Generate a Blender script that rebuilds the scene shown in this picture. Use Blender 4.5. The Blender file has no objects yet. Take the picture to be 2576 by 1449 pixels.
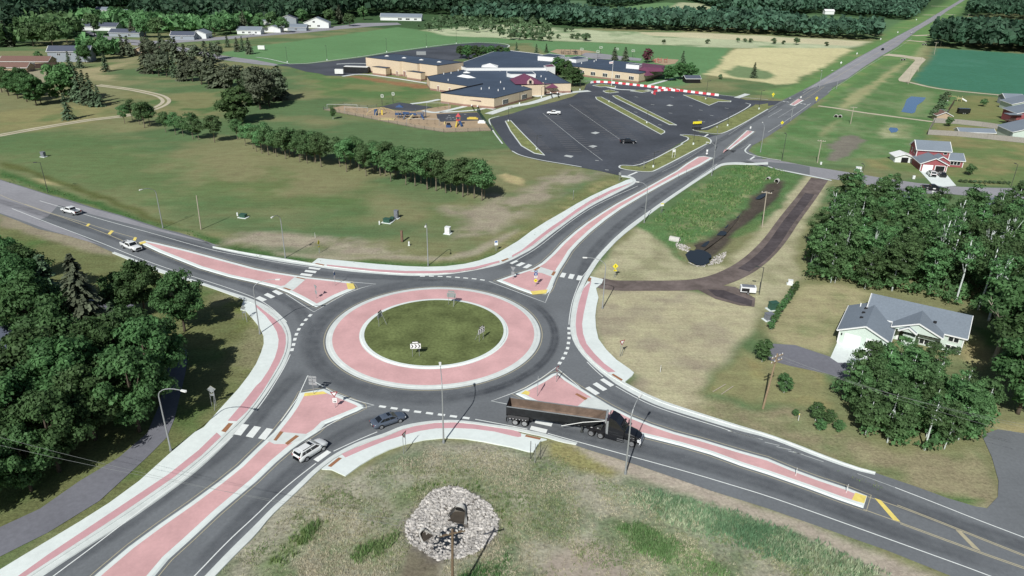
import bpy, bmesh, math, random
import numpy as np
from mathutils import Vector, Matrix
from mathutils.geometry import tessellate_polygon
random.seed(7); rng = np.random.default_rng(7)
SC = bpy.context.scene; COL = SC.collection
# ---------------------------------------------------------------- camera
FPX, PITCH, ROLL, HC = 1800.0, math.radians(24.736), math.radians(1.076), 60.0
cp, sp, cr_, sr_ = math.cos(PITCH), math.sin(PITCH), math.cos(ROLL), math.sin(ROLL)
cd = bpy.data.cameras.new('camera'); cam = bpy.data.objects.new('camera', cd); COL.objects.link(cam)
R_ = Vector((cr_, sr_*sp, sr_*cp)); U_ = Vector((-sr_, cr_*sp, cr_*cp)); F_ = Vector((0, cp, -sp))
cam.matrix_world = Matrix(((R_.x, U_.x, -F_.x, 0), (R_.y, U_.y, -F_.y, 0), (R_.z, U_.z, -F_.z, HC), (0, 0, 0, 1)))
cd.sensor_width = 36; cd.lens = 36*FPX/2576; cd.clip_start = 1; cd.clip_end = 12000
SC.camera = cam
# ---------------------------------------------------------------- light
SUN_AZ, SUN_EL = math.radians(70.5), math.radians(41)       # direction the shadows run, height
w = bpy.data.worlds.new('World'); SC.world = w; w.use_nodes = True
nt = w.node_tree; bg = nt.nodes['Background']; sky = nt.nodes.new('ShaderNodeTexSky')
sky.sky_type = 'NISHITA'; sky.sun_disc = False; sky.sun_elevation = SUN_EL
sky.sun_rotation = math.atan2(-math.cos(SUN_AZ), -math.sin(SUN_AZ)); sky.air_density = 1.0; sky.dust_density = 1.2
nt.links.new(sky.outputs[0], bg.inputs[0]); bg.inputs[1].default_value = 0.055
sd = bpy.data.lights.new('sun', 'SUN'); sd.energy = 4.6; sd.angle = math.radians(0.5); sd.color = (1, .985, .95)
so = bpy.data.objects.new('sun', sd); COL.objects.link(so)
sdir = Vector((math.cos(SUN_AZ)*math.cos(SUN_EL), math.sin(SUN_AZ)*math.cos(SUN_EL), -math.sin(SUN_EL)))
so.rotation_euler = sdir.to_track_quat('-Z', 'Y').to_euler()
SC.view_settings.view_transform = 'Standard'; SC.view_settings.look = 'None'
SC.view_settings.exposure = 0.0; SC.view_settings.gamma = 1
SC.cycles.max_bounces = 5; SC.cycles.transparent_max_bounces = 12
# ---------------------------------------------------------------- helpers
def ray(x, y):
    u = (x-1288)/FPX; v = (724.5-y)/FPX
    a = u*cr_-v*sr_; b = u*sr_+v*cr_
    return a, cp+b*sp, -sp+b*cp
def G(x, y, z=0.0):                                   # where the sight line through a point of the photograph meets height z
    a, b, c = ray(x, y); t = (z-HC)/min(c, -1e-4)
    return Vector((a*t, b*t, z))
def hgt(bx, by, tx, ty):                              # height of a vertical thing from its foot and top
    g = G(bx, by); a, b, c = ray(tx, ty); return HC+c*math.hypot(g.x, g.y)/math.hypot(a, b)
def Q(r, c, *v): return [(644*c+v[i]/4, 362.25*r+v[i+1]/4) for i in range(0, len(v), 2)]
def P(*v): return [(v[i], v[i+1]) for i in range(0, len(v), 2)]
def Z1(*v): return [(1267.9+v[i]/6.857, 972.7+v[i+1]/6.857) for i in range(0, len(v), 2)]
def Z3(*v): return [(2079.6+v[i]/6.39, 724.5+v[i+1]/6.39) for i in range(0, len(v), 2)]
def Z4(*v): return [(898.9+v[i]/6, 100.6+v[i+1]/6) for i in range(0, len(v), 2)]
def Z5(*v): return [(1274.6+v[i]/6, 100.6+v[i+1]/6) for i in range(0, len(v), 2)]
def Z6(*v): return [(818.4+v[i]/6, 228.1+v[i+1]/6) for i in range(0, len(v), 2)]
def Z7(*v): return [(2267.4+v[i]/5.684, 228.1+v[i+1]/5.684) for i in range(0, len(v), 2)]
def W(pts, z=0.0): return [G(x, y, z) for x, y in pts]
def lin(r, g, b): return tuple(((c/255+.055)/1.055)**2.4 if c > 10 else c/255/12.92 for c in (r, g, b))
KILL = 1.02
def alb(r, g, b): return tuple(min(.86, c/KILL) for c in lin(r, g, b))
MATS = {}
def mat(name, col, rough=.75, var=.12, scale=1.5, spec=.3, metal=0., bump=0., var2=None, scale2=.15, coat=0., alpha=None, obj=False, detail=4):
    if name in MATS: return MATS[name]
    m = bpy.data.materials.new(name); m.use_nodes = True; MATS[name] = m
    n = m.node_tree.nodes; l = m.node_tree.links; p = n['Principled BSDF']
    p.inputs['Roughness'].default_value = rough; p.inputs['Specular IOR Level'].default_value = spec
    p.inputs['Metallic'].default_value = metal; p.inputs['Coat Weight'].default_value = coat
    if var:
        if obj: src = n.new('ShaderNodeTexCoord').outputs['Object']
        else: src = n.new('ShaderNodeNewGeometry').outputs['Position']
        no = n.new('ShaderNodeTexNoise'); no.inputs['Scale'].default_value = scale; no.inputs['Detail'].default_value = detail
        no.inputs['Roughness'].default_value = .65; l.new(src, no.inputs['Vector'])
        mr = n.new('ShaderNodeMapRange'); mr.inputs[1].default_value = .3; mr.inputs[2].default_value = .7
        mr.inputs[3].default_value = 1-var; mr.inputs[4].default_value = 1+var; l.new(no.outputs['Fac'], mr.inputs[0])
        fac = mr.outputs[0]
        if var2:
            n2 = n.new('ShaderNodeTexNoise'); n2.inputs['Scale'].default_value = scale2; n2.inputs['Detail'].default_value = 3
            l.new(src, n2.inputs['Vector']); m2 = n.new('ShaderNodeMapRange'); m2.inputs[1].default_value = .3; m2.inputs[2].default_value = .7
            m2.inputs[3].default_value = 1-var2; m2.inputs[4].default_value = 1+var2; l.new(n2.outputs['Fac'], m2.inputs[0])
            mm = n.new('ShaderNodeMath'); mm.operation = 'MULTIPLY'; l.new(fac, mm.inputs[0]); l.new(m2.outputs[0], mm.inputs[1]); fac = mm.outputs[0]
        vm = n.new('ShaderNodeVectorMath'); vm.operation = 'SCALE'; vm.inputs[0].default_value = col
        l.new(fac, vm.inputs['Scale']); l.new(vm.outputs[0], p.inputs['Base Color'])
        if bump:
            b = n.new('ShaderNodeBump'); b.inputs['Strength'].default_value = bump; b.inputs['Distance'].default_value = .1
            l.new(no.outputs['Fac'], b.inputs['Height']); l.new(b.outputs[0], p.inputs['Normal'])
    else: p.inputs['Base Color'].default_value = (*col, 1)
    return m
class MB:                                             # collects faces, builds ONE mesh object
    def __init__(s): s.v = []; s.f = []
    def add(s, vs, fs):
        o = len(s.v); s.v += [tuple(v) for v in vs]; s.f += [tuple(i+o for i in f) for f in fs]; return s
    def box(s, x0, x1, y0, y1, z0, z1, M=None):
        vs = [Vector((x, y, z)) for z in (z0, z1) for x, y in ((x0, y0), (x1, y0), (x1, y1), (x0, y1))]
        if M: vs = [M @ v for v in vs]
        return s.add(vs, [(3, 2, 1, 0), (4, 5, 6, 7), (0, 1, 5, 4), (1, 2, 6, 5), (2, 3, 7, 6), (3, 0, 4, 7)])
    def cbox(s, c, sx, sy, sz, rz=0):
        return s.box(-sx/2, sx/2, -sy/2, sy/2, 0, sz, Matrix.Translation(c) @ Matrix.Rotation(rz, 4, 'Z'))
    def quad(s, *p): return s.add(p, [tuple(range(len(p)))])
    def tube(s, pts, r0, r1=None, n=6):
        r1 = r0 if r1 is None else r1; pts = [Vector(p) for p in pts]; k = len(pts); vs = []
        for i, p in enumerate(pts):
            d = (pts[min(i+1, k-1)]-pts[max(i-1, 0)]).normalized()
            a = d.orthogonal().normalized() if abs(d.z) < .99 else Vector((1, 0, 0)); b = d.cross(a).normalized(); a = b.cross(d)
            r = r0+(r1-r0)*i/max(1, k-1)
            vs += [p+a*r*math.cos(6.2832*j/n)+b*r*math.sin(6.2832*j/n) for j in range(n)]
        fs = [(i*n+j, i*n+(j+1) % n, (i+1)*n+(j+1) % n, (i+1)*n+j) for i in range(k-1) for j in range(n)]
        fs += [tuple(range(n))[::-1], tuple((k-1)*n+j for j in range(n))]
        return s.add(vs, fs)
    def prism(s, poly, z0, z1, cap=True, slope=0):     # poly: list of world xy; top z1 (number or list)
        n = len(poly); zs = z1 if isinstance(z1, (list, tuple)) else [z1]*n
        ar = sum(poly[i][0]*poly[(i+1) % n][1]-poly[(i+1) % n][0]*poly[i][1] for i in range(n))
        if ar < 0: poly = poly[::-1]; zs = zs[::-1]
        vs = [(p[0], p[1], z0) for p in poly]+[(p[0], p[1], zs[i]) for i, p in enumerate(poly)]
        fs = [(i, (i+1) % n, n+(i+1) % n, n+i) for i in range(n)]
        if cap: fs += [tuple(n+i for i in t) for t in tess(poly)]
        return s.add(vs, fs)
    def sheet(s, poly, z):
        n = len(poly); return s.add([(p[0], p[1], z) for p in poly], tess(poly))
    def build(s, name, m, parent=None, smooth=False, loc=None, rz=0):
        me = bpy.data.meshes.new(name); me.from_pydata(s.v, [], s.f); me.update()
        return link(name, me, m, parent, smooth, loc, rz)
def tess(poly):
    ts = tessellate_polygon([[Vector((p[0], p[1], 0)) for p in poly]]); out = []
    for a, b, c in ts:
        A, B, C_ = poly[a], poly[b], poly[c]
        k = (B[0]-A[0])*(C_[1]-A[1])-(B[1]-A[1])*(C_[0]-A[0])
        if abs(k) < 1e-9: continue
        out.append((a, b, c) if k > 0 else (a, c, b))
    return out
def link(name, me, m=None, parent=None, smooth=False, loc=None, rz=0):
    if m is not None and not me.materials: me.materials.append(MATS[m] if isinstance(m, str) else m)
    if smooth:
        me.polygons.foreach_set('use_smooth', [True]*len(me.polygons))
    o = bpy.data.objects.new(name, me); COL.objects.link(o)
    if parent: o.parent = parent
    if loc is not None: o.location = loc
    if rz: o.rotation_euler = (0, 0, rz)
    return o
def tag(o, label, cat, group=None, kind=None):
    o['label'] = label; o['category'] = cat
    if group: o['group'] = group
    if kind: o['kind'] = kind
    return o
def thing(name, label, cat, loc=(0, 0, 0), rz=0, group=None):
    o = bpy.data.objects.new(name, None); COL.objects.link(o); o.location = loc; o.rotation_euler = (0, 0, rz)
    o.empty_display_size = .3
    return tag(o, label, cat, group)
def struct(o, kind='structure'): o['kind'] = kind; return o
def dup(o, parent=None):
    c = o.copy(); COL.objects.link(c)
    if parent: c.parent = parent
    for ch in list(o.children): dup(ch, c)
    return c
def resample(pts, n):
    pts = [Vector((p[0], p[1], 0)) for p in pts]; d = [0]
    for a, b in zip(pts, pts[1:]): d.append(d[-1]+(b-a).length)
    out = []
    for i in range(n):
        t = d[-1]*i/(n-1); k = 0
        while k < len(d)-2 and d[k+1] < t: k += 1
        s = (t-d[k])/max(1e-9, d[k+1]-d[k]); out.append(pts[k].lerp(pts[k+1], min(1, max(0, s))))
    return out
def smoothed(pts, n=None, it=2):                       # Chaikin
    p = [Vector((q[0], q[1], 0)) for q in pts]
    for _ in range(it):
        o = [p[0]]
        for a, b in zip(p, p[1:]): o += [a.lerp(b, .25), a.lerp(b, .75)]
        o.append(p[-1]); p = o
    return p
def normals2(pts, closed=False):
    n = len(pts); out = []
    for i in range(n):
        a = pts[(i-1) % n] if closed or i > 0 else pts[i]; b = pts[(i+1) % n] if closed or i < n-1 else pts[i]
        d = (Vector((b[0]-a[0], b[1]-a[1]))); d = d.normalized() if d.length > 0 else Vector((1, 0)); out.append(Vector((-d.y, d.x)))
    return out
def ribbon(mb, pts, wd, z, closed=False):
    N = normals2(pts, closed); n = len(pts); vs = []
    for p, q in zip(pts, N):
        vs += [(p[0]+q.x*wd/2, p[1]+q.y*wd/2, z), (p[0]-q.x*wd/2, p[1]-q.y*wd/2, z)]
    m = n if closed else n-1
    return mb.add(vs, [(2*i+1, 2*((i+1) % n)+1, 2*((i+1) % n), 2*i) for i in range(m)])
def offset(poly, d):                                  # miter offset of a closed outline, + is outward
    n = len(poly); ar = sum(poly[i][0]*poly[(i+1) % n][1]-poly[(i+1) % n][0]*poly[i][1] for i in range(n)); sg = 1 if ar > 0 else -1
    out = []
    for i in range(n):
        a, b, c = (Vector(poly[j % n][:2]) for j in (i-1, i, i+1))
        d1 = (b-a).normalized() if (b-a).length > 1e-6 else Vector((1, 0)); d2 = (c-b).normalized() if (c-b).length > 1e-6 else d1
        n1 = Vector((d1.y, -d1.x))*sg; n2 = Vector((d2.y, -d2.x))*sg; k = n1+n2
        k = k/max(.35, k.dot(n1)) if k.length > 1e-6 else n1
        q = b+k*d; out.append(Vector((q.x, q.y, 0)))
    return out
def strip(name, m, A, B, prof, parent=None, n=60, sm=1):   # surface between two traced lines; prof = [(t, z)]
    A = resample(smoothed(W(A), it=sm), n); B = resample(smoothed(W(B), it=sm), n); k = len(prof); mb = MB(); vs = []
    for a, b in zip(A, B):
        for t, z in prof: q = a.lerp(b, t); vs.append((q.x, q.y, z))
    fs = []
    for i in range(n-1):
        for j in range(k-1): fs.append((i*k+j, (i+1)*k+j, (i+1)*k+j+1, i*k+j+1))
    mb.add(vs, fs); o = mb.build(name, m, parent)
    me = o.data
    if len(me.polygons) and sum(p.normal.z for p in me.polygons) < 0: me.flip_normals()
    return o
# ---------------------------------------------------------------- ground, one sheet to the horizon
def hash2(ix, iy, s):
    h = (ix.astype(np.int64)*374761393+iy.astype(np.int64)*668265263+s*974711) & 0xffffffff
    h = ((h ^ (h >> 13))*1274126177) & 0xffffffff; return ((h ^ (h >> 16)) & 0xffff)/65535.
def vnoise(x, y, sc, seed=0):
    x = x/sc; y = y/sc; ix = np.floor(x); iy = np.floor(y); fx = x-ix; fy = y-iy
    fx = fx*fx*(3-2*fx); fy = fy*fy*(3-2*fy)
    a = hash2(ix, iy, seed); b = hash2(ix+1, iy, seed); c = hash2(ix, iy+1, seed); d = hash2(ix+1, iy+1, seed)
    return (a*(1-fx)+b*fx)*(1-fy)+(c*(1-fx)+d*fx)*fy
def fbm(x, y, sc, seed=0, o=4):
    t = 0; amp = .5; tot = 0
    for i in range(o): t = t+amp*vnoise(x, y, sc/2**i, seed+i*17); tot += amp; amp *= .55
    return t/tot
def axis(a, b, st, lo, hi, gr):
    c = list(np.arange(a, b+1e-6, st)); s = st; x = c[-1]
    while x < hi: s *= gr; x += s; c.append(x)
    s = st; x = c[0]; pre = []
    while x > lo: s *= gr; x -= s; pre.append(x)
    return np.array(pre[::-1]+c)
gx = axis(-150, 165, .8, -3500, 4200, 1.03); gy = axis(38, 235, .8, 0, 6000, 1.012)
GX, GY = np.meshgrid(gx, gy); NX, NY = len(gx), len(gy); GX = GX.ravel(); GY = GY.ravel()
col = np.zeros((GX.size, 3)); tex = np.full(GX.size, .16); GZ = np.zeros(GX.size)
def sdist(poly, x, y):
    p = np.array([(q[0], q[1]) for q in poly]); n = len(p); ins = np.zeros(x.size, bool); dm = np.full(x.size, 1e18)
    for i in range(n):
        a = p[i]; b = p[(i+1) % n]
        c = ((a[1] > y) != (b[1] > y)); 
        with np.errstate(divide='ignore', invalid='ignore'):
            xi = (b[0]-a[0])*(y-a[1])/(b[1]-a[1])+a[0]
        ins ^= c & (x < xi)
        d = b-a; t = np.clip(((x-a[0])*d[0]+(y-a[1])*d[1])/max(1e-9, d@d), 0, 1)
        dm = np.minimum(dm, (x-a[0]-t*d[0])**2+(y-a[1]-t*d[1])**2)
    return np.where(ins, 1, -1)*np.sqrt(dm)
def mask(pts, soft=1.5, warp=2., wsc=6., seed=1):
    poly = W(pts); p = np.array([(q.x, q.y) for q in poly]); mg = soft+warp+2
    ii = np.nonzero((GX > p[:, 0].min()-mg) & (GX < p[:, 0].max()+mg) & (GY > p[:, 1].min()-mg) & (GY < p[:, 1].max()+mg))[0]
    x, y = GX[ii], GY[ii]
    s = sdist(poly, x+warp*(fbm(x, y, wsc, seed, 3)-.5)*2, y+warp*(fbm(x, y, wsc, seed+50, 3)-.5)*2)
    return ii, np.clip(.5+s/(2*soft), 0, 1)
def paint(pts, rgb, soft=1.5, warp=2., amt=1., var=.1, vsc=8., t=None, seed=1, wsc=6., rgb2=None, vmix=.5):
    ii, m = mask(pts, soft, warp, wsc, seed); m = m*amt; x, y = GX[ii], GY[ii]
    c = np.tile(np.array(alb(*rgb)), (ii.size, 1))
    if rgb2 is not None:
        k = np.clip((fbm(x, y, vsc, seed+90)-(1-vmix))/.22+.5, 0, 1)[:, None]; c = c*(1-k)+np.array(alb(*rgb2))*k
    c = c*(1+var*2*(fbm(x, y, vsc*.6, seed+7)-.5))[:, None]
    col[ii] = col[ii]*(1-m[:, None])+c*m[:, None]
    if t is not None: tex[ii] = tex[ii]*(1-m)+t*m
# base: mown grass, green patches and dry patches
k = np.clip((fbm(GX+.6*GY, GY*1.6-GX*.5, 46, 3)-.47)/.16+.5, 0, 1)[:, None]
k2 = (fbm(GX, GY, 9, 31)-.5)[:, None]
col[:] = np.array(alb(96, 119, 80))*(1-k)+np.array(alb(130, 132, 95))*k
col *= 1+.25*k2
GREEN, DRY, TAN, SOIL = (88, 114, 68), (134, 132, 90), (168, 160, 122), (160, 153, 138)
# far fields
paint(P(-700, 60, 300, -20, 1288, -40, 2500, -60, 2576, 20, 2300, 60, 1800, 60, 1200, 80, 700, 60, 300, 90, -300, 130), (70, 96, 62), 8, 6, var=.15, vsc=40, wsc=30)
paint(P(540, 138, 640, 116, 800, 96, 1000, 68, 1060, 76, 1130, 90, 1290, 98, 1413, 104, 1613, 111, 1838, 121, 1810, 165, 1780, 187, 1720, 215, 1640, 222, 1480, 205, 1330, 108, 1150, 112, 930, 142, 700, 166, 580, 152), (103, 140, 95), 3, 3, var=.1, vsc=50, t=.06)
paint(P(1060, 76, 1110, 70, 1288, 60, 1400, 70, 1540, 78, 1690, 82, 1932, 90, 2195, 104, 2135, 124, 1990, 122, 1838, 121, 1713, 116, 1613, 110, 1513, 106, 1413, 103, 1288, 97, 1130, 89), (182, 190, 155), 3, 6, var=.18, vsc=22, t=.25, wsc=20, rgb2=(120, 145, 105), vmix=.33)
paint(P(1600, 80, 1760, 82, 1932, 92, 2190, 104, 2150, 116, 1932, 104, 1760, 96, 1640, 90), (200, 194, 160), 3, 5, var=.1, vsc=30, wsc=20)
paint(P(1850, 123, 1932, 120, 2132, 121, 2145, 126, 2072, 170, 2007, 198, 2007, 208, 1947, 213, 1932, 208, 1870, 200, 1772, 187, 1803, 170, 1825, 140), (204, 197, 152), 2, 3, var=.12, vsc=25, t=.12)
paint(P(1815, 180, 1860, 165, 1930, 178, 1950, 193, 1925, 200, 1850, 194), (120, 140, 100), 2, 3)
paint(P(1465, 30, 1590, 12, 1680, 6, 1810, 20, 1932, 38, 1932, 47, 1750, 46, 1600, 40, 1470, 36), (108, 142, 96), 4, 4, var=.08, vsc=50, t=.05)
paint(P(1682, 22, 1710, 6, 1760, 8, 1810, 25, 1800, 33, 1720, 29), (176, 180, 145), 4, 6, var=.15)
paint(P(1390, 2, 1475, 2, 1478, 24, 1400, 28), (96, 124, 92), 4, 4, var=.06)
paint(P(1985, 40, 2045, 36, 2282, 52, 2227, 84, 2190, 72, 2115, 59, 1990, 50), (92, 122, 84), 4, 4, var=.08, vsc=50, t=.05)
paint(P(2250, 60, 2310, 40, 2380, 5, 2430, -30, 2500, -30, 2440, 2, 2420, 30, 2370, 70, 2340, 100, 2310, 140, 2250, 190, 2160, 230, 2100, 250, 1960, 250, 1900, 230, 2010, 210, 2145, 126, 2215, 100), (104, 138, 84), 3, 3, var=.12, vsc=14, rgb2=(130, 146, 96), vmix=.35)
paint(P(2352, 121, 2457, 127, 2576, 135, 2900, 160, 2900, 268, 2576, 243, 2457, 231, 2382, 223, 2307, 211, 2296, 200, 2340, 150), (70, 122, 98), 2, 1.5, var=.07, vsc=40, t=.05, rgb2=(80, 130, 108), vmix=.4)
paint(P(2402, 48, 2444, 43, 2576, 51, 2900, 75, 2900, 98, 2576, 74, 2500, 64, 2430, 60), (74, 126, 104), 3, 2, var=.06, vsc=40, t=.05)
# verge and ditch by the north road
paint(P(1905, 365, 1975, 318, 2050, 270, 2110, 235, 2160, 200, 2230, 150, 2330, 150, 2290, 205, 2400, 235, 2440, 260, 2330, 330, 2330, 400, 2160, 415, 1990, 405, 1880, 385), (96, 128, 80), 2, 3, var=.2, vsc=10, t=.22, rgb2=(118, 138, 96), vmix=.45)
paint(P(2113, 268, 2135, 240, 2190, 212, 2255, 165, 2285, 152, 2270, 168, 2200, 222, 2150, 262, 2120, 274), (166, 164, 122), 1.5, 2.5, var=.12, amt=.85)
paint(P(2060, 335, 2090, 310, 2115, 300, 2100, 318, 2070, 345), (150, 152, 112), 1.5, 2, amt=.8)
paint(P(2290, 150, 2320, 115, 2335, 115, 2310, 155), (160, 162, 120), 1.5, 2, amt=.8)
paint(P(2260, 290, 2280, 235, 2340, 230, 2350, 240, 2320, 285, 2310, 295), (132, 146, 104), 2, 2, amt=.8)
paint(P(2210, 325, 2235, 310, 2290, 315, 2285, 345, 2225, 348), (140, 148, 108), 2, 2.5, amt=.9, rgb2=(170, 172, 136))
paint(P(2085, 385, 2105, 345, 2140, 338, 2185, 352, 2160, 375, 2105, 405, 2075, 402), (128, 124, 112), 1, 2.5, var=.12, t=.2)
# yards on the right
paint(P(2330, 330, 2400, 260, 2460, 240, 2576, 250, 2800, 270, 2800, 470, 2576, 470, 2420, 460, 2330, 440, 2180, 420, 2160, 400, 2330, 390), (108, 126, 80), 2, 3, var=.15, vsc=12, rgb2=(138, 136, 94), vmix=.45)
paint(P(2400, 255, 2440, 240, 2530, 250, 2540, 300, 2410, 300, 2385, 285), (128, 130, 86), 2, 2, amt=.7)
paint(P(2345, 325, 2420, 315, 2550, 335, 2550, 355, 2340, 330), (140, 134, 92), 1.5, 1.5, amt=.8)
# field around the playground and the school
paint(P(760, 175, 900, 190, 1000, 215, 1080, 230, 1110, 262, 960, 255, 800, 240), (126, 132, 88), 6, 8, var=.12, vsc=16, rgb2=(92, 122, 74), vmix=.5, amt=.8)
paint(P(868, 191, 900, 190, 985, 204, 1070, 214, 1080, 222, 1040, 222, 950, 206), (150, 112, 82), 1.5, 2.5, amt=.85)
paint(P(815, 275, 840, 265, 900, 270, 960, 263, 1090, 262, 1230, 270, 1260, 300, 1232, 330, 1130, 332, 1050, 322, 960, 308, 870, 292), (112, 124, 82), 2, 2, amt=.8)
# lawns round town
paint(P(-100, 215, 30, 180, 140, 172, 290, 150, 500, 128, 560, 140, 560, 160, 360, 152, 280, 175, 250, 195, 120, 215, -50, 240), (140, 138, 104), 3, 5, var=.15, vsc=14, rgb2=(108, 124, 82), vmix=.4)
paint(P(40, 180, 130, 172, 135, 215, 100, 225, 60, 200), (158, 152, 128), 2, 3, amt=.9)
paint(P(210, 175, 300, 160, 350, 152, 290, 172, 240, 188, 290, 190, 280, 205, 240, 200, 205, 190), (168, 158, 122), 2, 3, amt=.8)
paint(P(-150, 305, 60, 275, 170, 265, 280, 258, 290, 285, 200, 320, -150, 350), (142, 138, 96), 4, 6, var=.14, vsc=14, rgb2=(106, 122, 78), vmix=.35, amt=.9)
paint(P(300, 230, 420, 240, 560, 228, 560, 300, 420, 290, 330, 250), (138, 134, 94), 4, 6, amt=.7, rgb2=GREEN, vmix=.4)
# big field, dry in the middle
paint(P(250, 420, 560, 380, 800, 430, 1000, 470, 1180, 520, 1100, 560, 900, 540, 640, 520, 400, 480), (136, 134, 98), 10, 12, amt=.7, var=.14, vsc=14, rgb2=(98, 118, 72), vmix=.42, wsc=20)
paint(P(0, 440, 0, 350, 200, 320, 420, 400, 560, 520, 420, 520, 200, 470), (98, 121, 78), 8, 10, amt=.8, var=.12, vsc=18)
# ditch beside the west road
paint(P(0, 420, 60, 432, 160, 470, 270, 510, 400, 560, 460, 566, 400, 548, 260, 490, 150, 452, 60, 418, 0, 405), (96, 104, 62), 1, 1.5, var=.2, t=.3)
paint(P(80, 448, 120, 452, 150, 468, 110, 462), (168, 160, 118), .6, 1)
paint(P(0, 448, 40, 455, 120, 485, 230, 520, 330, 552, 420, 575, 480, 585, 520, 610, 640, 650, 700, 658, 780, 660, 790, 648, 640, 625, 540, 596, 400, 562, 260, 512, 110, 466, 0, 425), (76, 108, 62), 1, 1.2, var=.2, vsc=4, t=.32)
# bare soil round the new work, north-west verge
paint(P(548, 612, 600, 588, 680, 578, 760, 585, 860, 600, 960, 622, 1000, 632, 960, 640, 800, 636, 700, 628, 600, 615), (162, 154, 134), 2, 3.5, var=.12, vsc=5, t=.25, rgb2=(120, 126, 90), vmix=.3)
paint(P(1120, 530, 1200, 508, 1300, 480, 1380, 445, 1440, 430, 1520, 430, 1440, 470, 1330, 535, 1240, 585, 1160, 600, 1170, 565), (158, 150, 130), 3, 5, var=.14, vsc=6, t=.25, rgb2=(124, 130, 94), vmix=.36)
paint(P(1060, 640, 1180, 640, 1280, 600, 1380, 530, 1460, 480, 1540, 440, 1560, 460, 1470, 520, 1380, 580, 1290, 640, 1200, 660, 1060, 660), (120, 126, 84), 2, 2.5, var=.16, vsc=5, t=.3, rgb2=(150, 146, 104), vmix=.45)
paint(P(790, 648, 900, 655, 1060, 662, 1180, 660, 1260, 632, 1380, 560, 1480, 500, 1560, 460, 1585, 442, 1560, 475, 1430, 545, 1320, 620, 1280, 634, 1180, 668, 1060, 672, 900, 666, 790, 656), (82, 112, 64), 1.2, 1.5, var=.2, vsc=4, t=.32)
paint(P(690, 633, 780, 640, 900, 645, 1000, 640, 1130, 645, 1200, 625, 1270, 590, 1310, 575, 1290, 592, 1210, 638, 1140, 655, 1000, 652, 860, 652, 700, 642), (166, 158, 138), .8, 1.2, var=.12, t=.2, amt=.85)
paint(P(1248, 440, 1270, 435, 1315, 450, 1310, 466, 1270, 455), (178, 166, 124), .8, 1.5)
# grass of the central island is its own sheet; grove on the left
paint(P(-200, 560, 20, 545, 120, 575, 240, 600, 300, 640, 380, 680, 500, 712, 640, 760, 690, 870, 620, 960, 520, 1110, 330, 1260, -100, 1460, -300, 1500), (112, 118, 78), 2, 3, var=.2, vsc=6, t=.3, rgb2=(92, 112, 66), vmix=.4)
paint(P(520, 740, 600, 752, 650, 790, 668, 860, 640, 920, 580, 960, 560, 880, 600, 820), (132, 130, 98), 1.5, 3, var=.16, vsc=4, t=.35, rgb2=(112, 120, 70), vmix=.4)
paint(P(0, 535, 60, 545, 140, 572, 220, 600, 290, 640, 240, 640, 120, 600, 0, 565), (150, 142, 120), 1, 1.5, t=.2)
# south foreground, rank grass and bare patches
paint(P(480, 1500, 560, 1420, 720, 1240, 810, 1182, 870, 1200, 960, 1150, 1080, 1105, 1260, 1112, 1340, 1135, 1380, 1110, 1450, 1120, 1560, 1180, 1800, 1270, 2100, 1380, 2300, 1460, 2300, 1600, 400, 1600), (160, 157, 138), .6, .8, var=.16, vsc=4, t=.4, rgb2=(122, 132, 104), vmix=.42, wsc=3)
paint(P(1380, 1110, 1450, 1120, 1560, 1185, 1540, 1200, 1460, 1185, 1390, 1150), (150, 146, 100), .6, .8, t=.35)
for pts, c in ((P(670, 1420, 700, 1370, 790, 1310, 830, 1310, 780, 1370, 720, 1430), (96, 120, 66)), (P(870, 1400, 900, 1370, 1000, 1335, 1020, 1340, 980, 1390, 900, 1430), (90, 122, 60)), (P(980, 1250, 1060, 1215, 1200, 1215, 1260, 1250, 1300, 1330, 1270, 1330, 1220, 1240, 1100, 1225, 1000, 1290), (98, 118, 70)), (P(1540, 1320, 1600, 1310, 1700, 1345, 1790, 1400, 1840, 1449, 1760, 1449, 1660, 1420, 1590, 1390), (78, 114, 54)), (P(1560, 1250, 1640, 1230, 1760, 1250, 1900, 1290, 2060, 1350, 2240, 1440, 2200, 1500, 2000, 1430, 1850, 1360, 1700, 1320), (92, 124, 88)), (P(1200, 1430, 1290, 1380, 1300, 1500, 1180, 1500), (66, 102, 56))):
    paint(pts, c, 2.2, 2.6, var=.22, vsc=2.5, t=.5, wsc=4, rgb2=(150, 158, 124), vmix=.3, amt=.85)
paint(P(1330, 1460, 1380, 1400, 1440, 1362, 1520, 1368, 1570, 1400, 1600, 1460, 1560, 1540, 1300, 1540), (164, 154, 140), 1, 1.5, var=.1, vsc=3, t=.2)
paint(P(980, 1460, 1010, 1420, 1040, 1360, 1070, 1355, 1120, 1405, 1100, 1500), (122, 116, 98), .6, 1, var=.14, vsc=2, t=.25)
paint(P(740, 1500, 750, 1420, 800, 1410, 820, 1450, 800, 1500), (150, 144, 126), .8, 1.2)
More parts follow.
